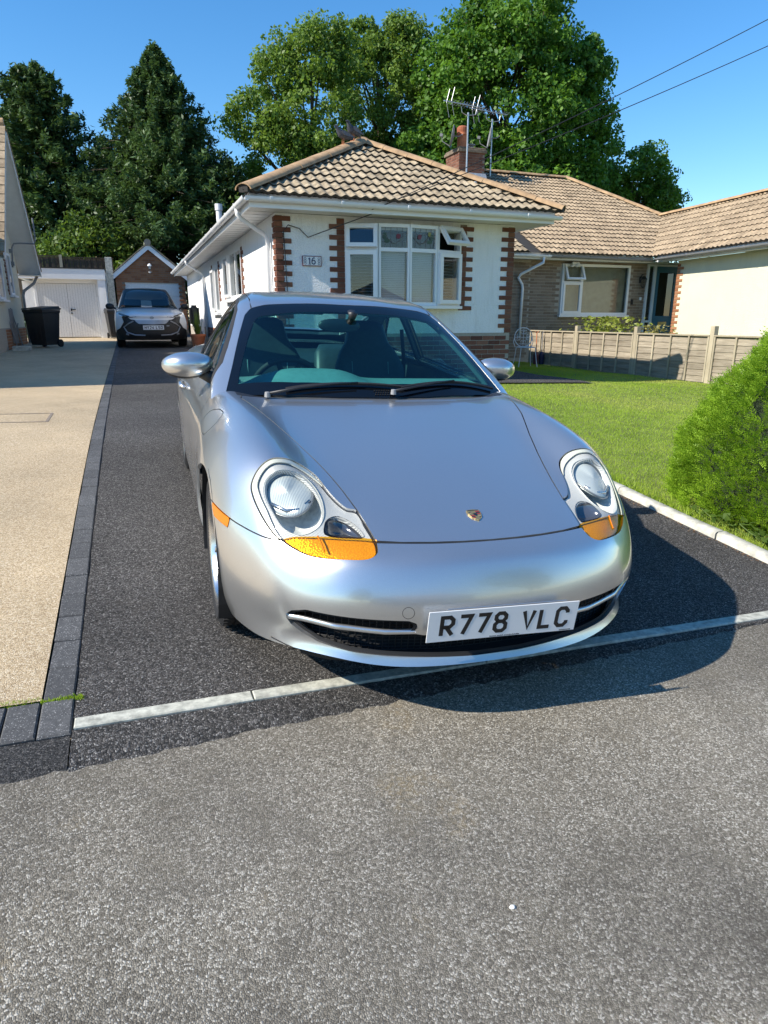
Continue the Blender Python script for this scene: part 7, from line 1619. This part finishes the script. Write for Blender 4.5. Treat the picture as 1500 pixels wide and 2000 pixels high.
e = MB(); e.tube([onf(.045*math.cos(a), .765+.03*math.sin(a), .006) for a in np.linspace(0, 6.28, 20)[:-1]], .005, 5, closed=True); e.tube([onf(.018*math.cos(a), .765+.028*math.sin(a), .006) for a in np.linspace(0, 6.28, 16)[:-1]], .004, 5, closed=True); e.tube([onf(.034*math.cos(a), .78+.012*math.sin(a), .006) for a in np.linspace(0, 6.28, 16)[:-1]], .004, 5, closed=True); e.build('badge', GRY, c2, mat4=C2M)
yP = onf(0, .50).y-.03; P2 = C2M @ Matrix.Translation((0.02, yP, .52)); p2 = MB().box(-.26, .26, -.002, .002, -.0555, .0555).build('number_plate', simple('plate_white2', (.8, .8, .79), .3, var=.02), c2, mat4=P2)
letters('HY24 LSO', -.222, p2, P2, -.003); MB().box(.33, .40, -.01, .0, .03, .055).build('hybrid_badge', GRY, p2, mat4=P2)
wso = [(-.66, 1.36), (-.60, 1.60), (-.52, 1.92), (-.40, 1.985), (0, 1.94), (.40, 1.985), (.52, 1.92), (.60, 1.60), (.66, 1.36), (.4, 1.24), (0, 1.18), (-.4, 1.24)]
rW2 = Region([(x, y, 1) for x, y in wso], (0, 0, 1), reach=3); sw2 = [(1.55, 1.02), (1.75, 1.22), (2.05, 1.40), (2.5, 1.46), (3.3, 1.40), (3.7, 1.18), (3.6, 1.06)]; rs2 = Region([(-.7, y, z) for y, z in sw2], (-1, 0, 0), reach=2.4)
AG = np.zeros((len(CGV), 4)); AG[:, 0] = np.where(CGN[:, 2] > .1, rW2.sd(CGV), .3); AG[:, 1] = np.where(np.abs(CGV[:, 0]) > .4, np.where(CGV[:, 0] < 0, rs2.sd(CGV), rs2.sd(CGV*np.array([-1, 1, 1]))), .3); AG[:, 2] = .96-CGV[:, 2]; AG[:, 3] = np.where(CGV[:, 1] < 1.5, 1.30+.15*np.abs(CGV[:, 0])-CGV[:, 1], -.3)
CG0 = (CGV, CGN, np.concatenate([AG, -AG], 1), CGT); DG = glass('crossover_glass', (.16, .26, .30), 1.3)
panel('roof', cutall(CG0, (4, 0), (5, 0), (2, 0), (3, 0)), BLK, c2, rim=.01); panel('windscreen', cutall(CG0, (0, -.002)), DG, c2, off=-.003, rim=0); panel('side_glass', cutall(CG0, (1, -.004)), DG, c2, off=-.006, rim=0)
MB().box(-.8, .8, 1.3, 3.9, .35, .40).box(-.72, .72, 1.30, 1.55, .5, 1.03).box(-.6, -.15, 2.35, 2.5, .5, 1.25, None, .03).box(.15, .6, 2.35, 2.5, .5, 1.25, None, .03).build('cabin', TRIM, c2, mat4=C2M)
for s in (-1, 1):
    mh = ellip(MB(), (s*1.0, 1.60, 1.05), .11, .07, .08).build('door_mirror', BLK, c2, smooth=True, mat4=C2M); MB().tube([(s*.92, 1.60, 1.02), (s*.84, 1.58, .99)], .025, 6).build('mirror_arm', BLK, mh, mat4=C2M)
    for cy in (.90, 3.54):
        W4 = C2M @ Matrix.Translation((s*.80, cy, .345)) @ Matrix.Rotation(R(90)*s, 4, 'Y'); h = .11
        w_ = MB().lathe([(.22, -h), (.33, -h+.005), (.345, -h+.03), (.345, h-.03), (.33, h-.005), (.23, h), (.22, h-.02)], 40).build('wheel', RUB, c2, mat4=W4, angle=35); sp = MB().lathe([(.225, h-.02), (.20, h-.04), (.05, h-.03), (0, h-.03)], 30); sp.build('rim', GRY, w_, mat4=W4)
        m = MB(); v = [Vector((s*.60, cy+.42*math.cos(a), .34+.42*math.sin(a))) for a in np.linspace(-.3, math.pi+.3, 16)]; v2 = [p+Vector((s*.30, 0, 0)) for p in v]; m.add(v+v2, [[i, i+1, 17+i, 16+i] for i in range(15)]+[list(range(16))]); m.build('wheel_arch_liner', BLK, c2, mat4=C2M)
MB().box(-.75, .75, .4, 4.0, .22, .26).build('floor_pan', BLK, c2, mat4=C2M)
# ================================================================== things beside the houses
def rootm(name, loc, label, cat, rz=0.0, sc=1.0, group=None):
    M4 = Matrix.Translation(loc) @ Matrix.Rotation(rz, 4, 'Z') @ Matrix.Diagonal((sc, sc, sc, 1)); t = thing(name, (0, 0, 0), label, cat, group); t.matrix_basis = M4; WM[t.name] = M4.copy(); return t, M4
def wheelie(loc, rz, label, sc=1.0):
    t, M4 = rootm('wheelie_bin', loc, label, 'bin', rz, sc, None); m = MB(); v = []; f = []
    for (z, wx, y0, y1) in ((.06, .22, -.26, .22), (.30, .245, -.29, .26), (.86, .285, -.34, .32), (.90, .30, -.36, .34), (.95, .30, -.36, .34)): v += [(-wx, y0, z), (wx, y0, z), (wx, y1, z), (-wx, y1, z)]
    for k in range(4):
        for i in range(4): f.append([k*4+i, k*4+(i+1) % 4, k*4+4+(i+1) % 4, k*4+4+i])
    f.append([3, 2, 1, 0]); m.add(v, f); b = m.build('body', BLK, t, mat4=M4); m = MB(); 
    for x in (-.12, 0, .12): m.box(x-.02, x+.02, -.315, -.27, .2, .8)
    m.build('rib', BLK, b, mat4=M4); MB().add([(-.31, -.39, .955), (.31, -.39, .955), (.31, .36, .955), (-.31, .36, .955), (-.29, -.37, .985), (.29, -.37, .985), (.28, .34, 1.05), (-.28, .34, 1.05)], [[0, 1, 5, 4], [1, 2, 6, 5], [2, 3, 7, 6], [3, 0, 4, 7], [4, 5, 6, 7], [3, 2, 1, 0]]).build('lid', BLK, t, mat4=M4)
    MB().tube([(-.26, .36, .98), (-.26, .43, .99), (.26, .43, .99), (.26, .36, .98)], .014, 6).build('handle', BLK, t, mat4=M4)
    for s in (-1, 1): MB().lathe([(0, -.025), (.10, -.025), (.10, .025), (0, .025)], 18, Matrix.Translation((s*.25, .26, .10)) @ Matrix.Rotation(R(90), 4, 'Y')).build('wheel', RUB, t, mat4=M4)
wheelie((-2.12, 20.2, float(H(-2.1, 20.2))+.02), R(-32), 'black wheelie bin standing on the gravel drive before the white garage doors', 1.0)
wheelie((-.42, 25.3, float(H(-.5, 25.3))+.012), R(10), 'black wheelie bin half hidden behind the white crossover car', .95)
t, M4 = rootm('folding_chair', (-2.80, 20.0, float(H(-2.8, 20.0))+.02), 'grey folded garden chair leaning on the cream wall beside the bin', 'chair', R(80))
for s in (-1, 1): MB().tube([(s*.22, -.1, 0), (s*.22, .0, .55), (s*.22, .08, 1.0)], .014, 6).build('leg', MT['greypvc'], t, mat4=M4); MB().tube([(s*.19, .1, 0), (s*.19, -.02, .5), (s*.19, -.06, .62)], .012, 6).build('leg', MT['greypvc'], t, mat4=M4)
MB().box(-.2, .2, .03, .05, .5, .98, None, .008).build('backrest', MT['greypvc'], t, mat4=M4); MB().box(-.2, .2, -.02, .0, .12, .48, None, .008).build('seat', MT['greypvc'], t, mat4=M4)
tag(MB().box(-2.72, -2.32, 18.75, 18.95, .62, .76, None, .012).build('concrete_block', MT['concrete']), 'pale concrete block on the ground in front of the black bin', 'block')
# hose reel on a stand by the white side wall
hz = float(H(1.7, 20.5)); t, M4 = rootm('hose_reel', (1.78, 20.3, hz), 'black boxed hose reel on legs against the white side wall', 'hose reel', R(90))
bm = bmesh.new(); bmesh.ops.create_cube(bm, size=1); bmesh.ops.scale(bm, vec=(.46, .26, .58), verts=bm.verts); bmesh.ops.bevel(bm, geom=list(bm.edges), offset=.07, segments=3, affect='EDGES'); me = bpy.data.meshes.new('reel_case'); bm.to_mesh(me); bm.free(); me.materials.append(BLK); obj('reel_case', me, t, M4 @ Matrix.Translation((0, 0, .82)))
for s in (-1, 1): MB().tube([(s*.15, 0, .56), (s*.17, -.05, 0)], .02, 6).build('leg', BLK, t, mat4=M4)
MB().tube([(0, -.1, .55), (.05, -.2, .30), (.25, -.25, .08), (.5, -.2, .03), (.9, -.1, .03)], .014, 6).build('hose', MT['greypvc'], t, mat4=M4)
t, M4 = rootm('plant_pot', (1.72, 19.0, float(H(1.7, 19.0))+.01), 'terracotta pot with a spiky plant at the foot of the white side wall', 'plant pot')
MB().lathe([(0, 0), (.14, 0), (.19, .30), (.21, .30), (.21, .36), (.18, .36), (.17, .30), (0, .30)], 22).build('pot', MT['terracotta'], t, mat4=M4, angle=40)
rng = np.random.RandomState(3); v = []; f = []
for k in range(60):
    a = rng.uniform(0, 6.28); r_ = rng.uniform(.05, .24); h = rng.uniform(.35, .75); b = len(v); d = Vector((math.cos(a), math.sin(a), 0)); p = Vector((-d.y, d.x, 0))*.012; v += [d*.03-p+Vector((0, 0, .3)), d*.03+p+Vector((0, 0, .3)), d*r_+Vector((0, 0, .3+h))]; f.append([b, b+1, b+2])
MB().add(v, f).build('leaves', L_hedge, t, mat4=M4)
# scroll-back garden chair
cz0 = float(ZL(8.6, 13.7))+.0; t, M4 = rootm('garden_chair', (8.62, 13.7, cz0), 'white scrolled metal garden chair with round back near the house corner', 'chair', R(-12), 1.0); WMt = MT['whitemetal']
back = MB(); c = Vector((0, .20, .66)); rr = .215
back.tube([c+Vector((rr*math.cos(a), .02*math.sin(a), rr*math.sin(a))) for a in np.linspace(0, 6.2832, 36)[:-1]], .011, 6, closed=True); back.build('backrest', WMt, t, mat4=M4)
sc_ = MB()
for q in range(4):
    a0 = q*math.pi/2+math.pi/4
    for s in (-1, 1):
        pts = []
        for k in range(16):
            th = k*.42; r_ = .055*(1-k/20); ctr = Vector((.115*math.cos(a0+s*.42), 0, .115*math.sin(a0+s*.42))); pts.append(c+ctr+Vector((r_*math.cos(a0+s*th), 0, r_*math.sin(a0+s*th))))
        sc_.tube(pts, .006, 5)
    sc_.tube([c, c+Vector((.1*math.cos(a0+.78), 0, .1*math.sin(a0+.78))), c+Vector((rr*math.cos(a0+.78), 0, rr*math.sin(a0+.78)))], .006, 5)
sc_.build('scrollwork', WMt, t, mat4=M4)
seat_ = MB().tube([(.21*math.cos(a), .0+.20*math.sin(a), .44) for a in np.linspace(0, 6.2832, 30)[:-1]], .010, 6, closed=True)
for x in np.linspace(-.16, .16, 7): seat_.tube([(x, -.12, .44), (x, .12, .44)], .006, 4)
seat_.build('seat', WMt, t, mat4=M4)
for (x, y) in ((-.18, -.16), (.18, -.16), (-.18, .17), (.18, .17)): MB().tube([(x*.95, y, .44), (x*1.08, y*1.1, .2), (x*1.25, y*1.3, 0)], .010, 6).build('leg', WMt, t, mat4=M4)
for s in (-1, 1): MB().tube([(s*.20, .18, .44), (s*.24, .19, .55), (s*.22, .2, .64)], .009, 5).build('back_support', WMt, t, mat4=M4)
# long-handled tools by the fence end
for k, (dx, lab) in enumerate(((0, 'short dark garden tool leaning by the fence end, left one'), (.16, 'short dark garden tool leaning by the fence end, right one'))):
    t, M4 = rootm('garden_tool', (9.30+dx, 14.3, float(ZL(9.3, 14.3))), lab, 'garden tool', 0, 1, 'garden tools'); MB().tube([(0, 0, .25), (.0, .02, .75)], .013, 6).tube([(-.05, .02, .78), (0, .02, .74), (.05, .02, .78)], .011, 6).build('shaft', MT['terracotta'] if k == 0 else MT['greypvc'], t, mat4=M4); MB().lathe([(0, 0), (.06, 0), (.065, .22), (.03, .3), (0, .3)], 12).build('head', simple('tool_%d' % k, (.12, .03, .03) if k == 0 else (.02, .02, .06), .5), t, mat4=M4)
# ---- two pigeons on the hip
def pigeon(loc, rz, label, pitch=0.0, sc=1.0):
    t, M4 = rootm('pigeon', loc, label, 'bird', rz, sc, None); J = [((-.20, 0, .105), .012, .02), ((-.12, 0, .115), .035, .03), ((-.04, 0, .13), .062, .062), ((.04, 0, .145), .062, .07), ((.09, 0, .185), .036, .036), ((.11, 0, .225), .028, .028), ((.125, 0, .245), .030, .028), ((.155, 0, .240), .010, .010), ((.175, 0, .234), .004, .004)]
    me = bpy.data.meshes.new('pg'); me.from_pydata([j[0] for j in J], [(i, i+1) for i in range(len(J)-1)], []); o = bpy.data.objects.new('pg', me); col.objects.link(o); md = o.modifiers.new('skin', 'SKIN')
    for i, j in enumerate(J): me.skin_vertices[0].data[i].radius = (j[1], j[2]); 
    me.skin_vertices[0].data[2].use_root = True; o.modifiers.new('s', 'SUBSURF').levels = 2
    dg = bpy.context.evaluated_depsgraph_get(); dg.update(); nm = bpy.data.meshes.new_from_object(o.evaluated_get(dg)); nm.name = 'body'; bpy.data.objects.remove(o); nm.materials.clear(); nm.materials.append(simple('pigeon_grey', (.06, .062, .075), .7, var=.5, scale=30)); nm.polygons.foreach_set('use_smooth', [True]*len(nm.polygons)); obj('body', nm, t, M4)
    for s in (-1, 1):
        m = MB(); pts = [(.06, .055), (.0, .075), (-.10, .06), (-.19, .02), (-.12, .035), (0, .03)]; m.prism([(.07, .17), (.02, .19), (-.08, .165), (-.22, .115), (-.10, .115), (.03, .125)], lambda u, v_, d: Vector((u, s*(.045+d+.012*math.cos(u*12)), v_)), 0, .014); m.build('wing', simple('pigeon_wing', (.11, .11, .125), .7, var=.4, scale=40), t, mat4=M4); MB().tube([(.0, s*.02, .09), (.0, s*.022, .0), (.03, s*.022, -.002)], .006, 5).build('leg', MT['terracotta'], t, mat4=M4)
hp = lambda u: Vector((ex0-.04, ey-.04, ez+.02)).lerp(apex+Vector((0, 0, .03)), u)+Vector((0, 0, .085))
pigeon(hp(.80), R(200), 'dark grey pigeon on the left hip, lower of the two birds', sc=1.05); pigeon(hp(.90), R(215), 'dark grey pigeon on the left hip, nearer the roof peak', sc=1.1)
pebble('pebble', (.72, 1.06), .008, 'small white pebble lying on the grey road', simple('white_stone', (.8, .78, .72), .7)); 

# ================================================================== across the road, behind the camera (unseen, added for reflections in paint and glass)
oh = thing('unseen_bungalow', (2, -19, -.3), 'unseen brick bungalow added on the far side of the road, facing the silver car', 'house')
ow = MB().box(-7, 9, -26, -19, -.8, 2.3).build('wall', MT['buff'], oh)
MB().add([(-7.6, -18.5, 2.3), (9.6, -18.5, 2.3), (6, -22.5, 4.4), (-4, -22.5, 4.4), (-7.6, -26.5, 2.3), (9.6, -26.5, 2.3)], [[0, 1, 2, 3], [1, 5, 2], [5, 4, 3, 2], [4, 0, 3]]).build('roof', MT['tile2'], oh)
for x in (-5, -1.2, 4.2): MB().box(x, x+2.2, -18.98, -18.94, .6, 1.8).build('window', MT['upvc'], oh)
deciduous('unseen_street_tree', 'unseen leafy green tree added left of the bungalow across the road', (-10, -20, -.5), [((-10, -20, 5), (3.2, 3, 3)), ((-12, -20, 3.8), (2, 2, 2))], L_dec, 61, leaf=.4, per=40, nclump=120, group='trees across the road'); deciduous('unseen_street_tree', 'unseen darker green tree added right of the bungalow across the road', (14, -19, -.5), [((14, -19, 5.4), (3.4, 3, 3.2)), ((16, -19, 4), (2, 2, 2))], L_oak, 62, leaf=.4, per=40, nclump=120, group='trees across the road')
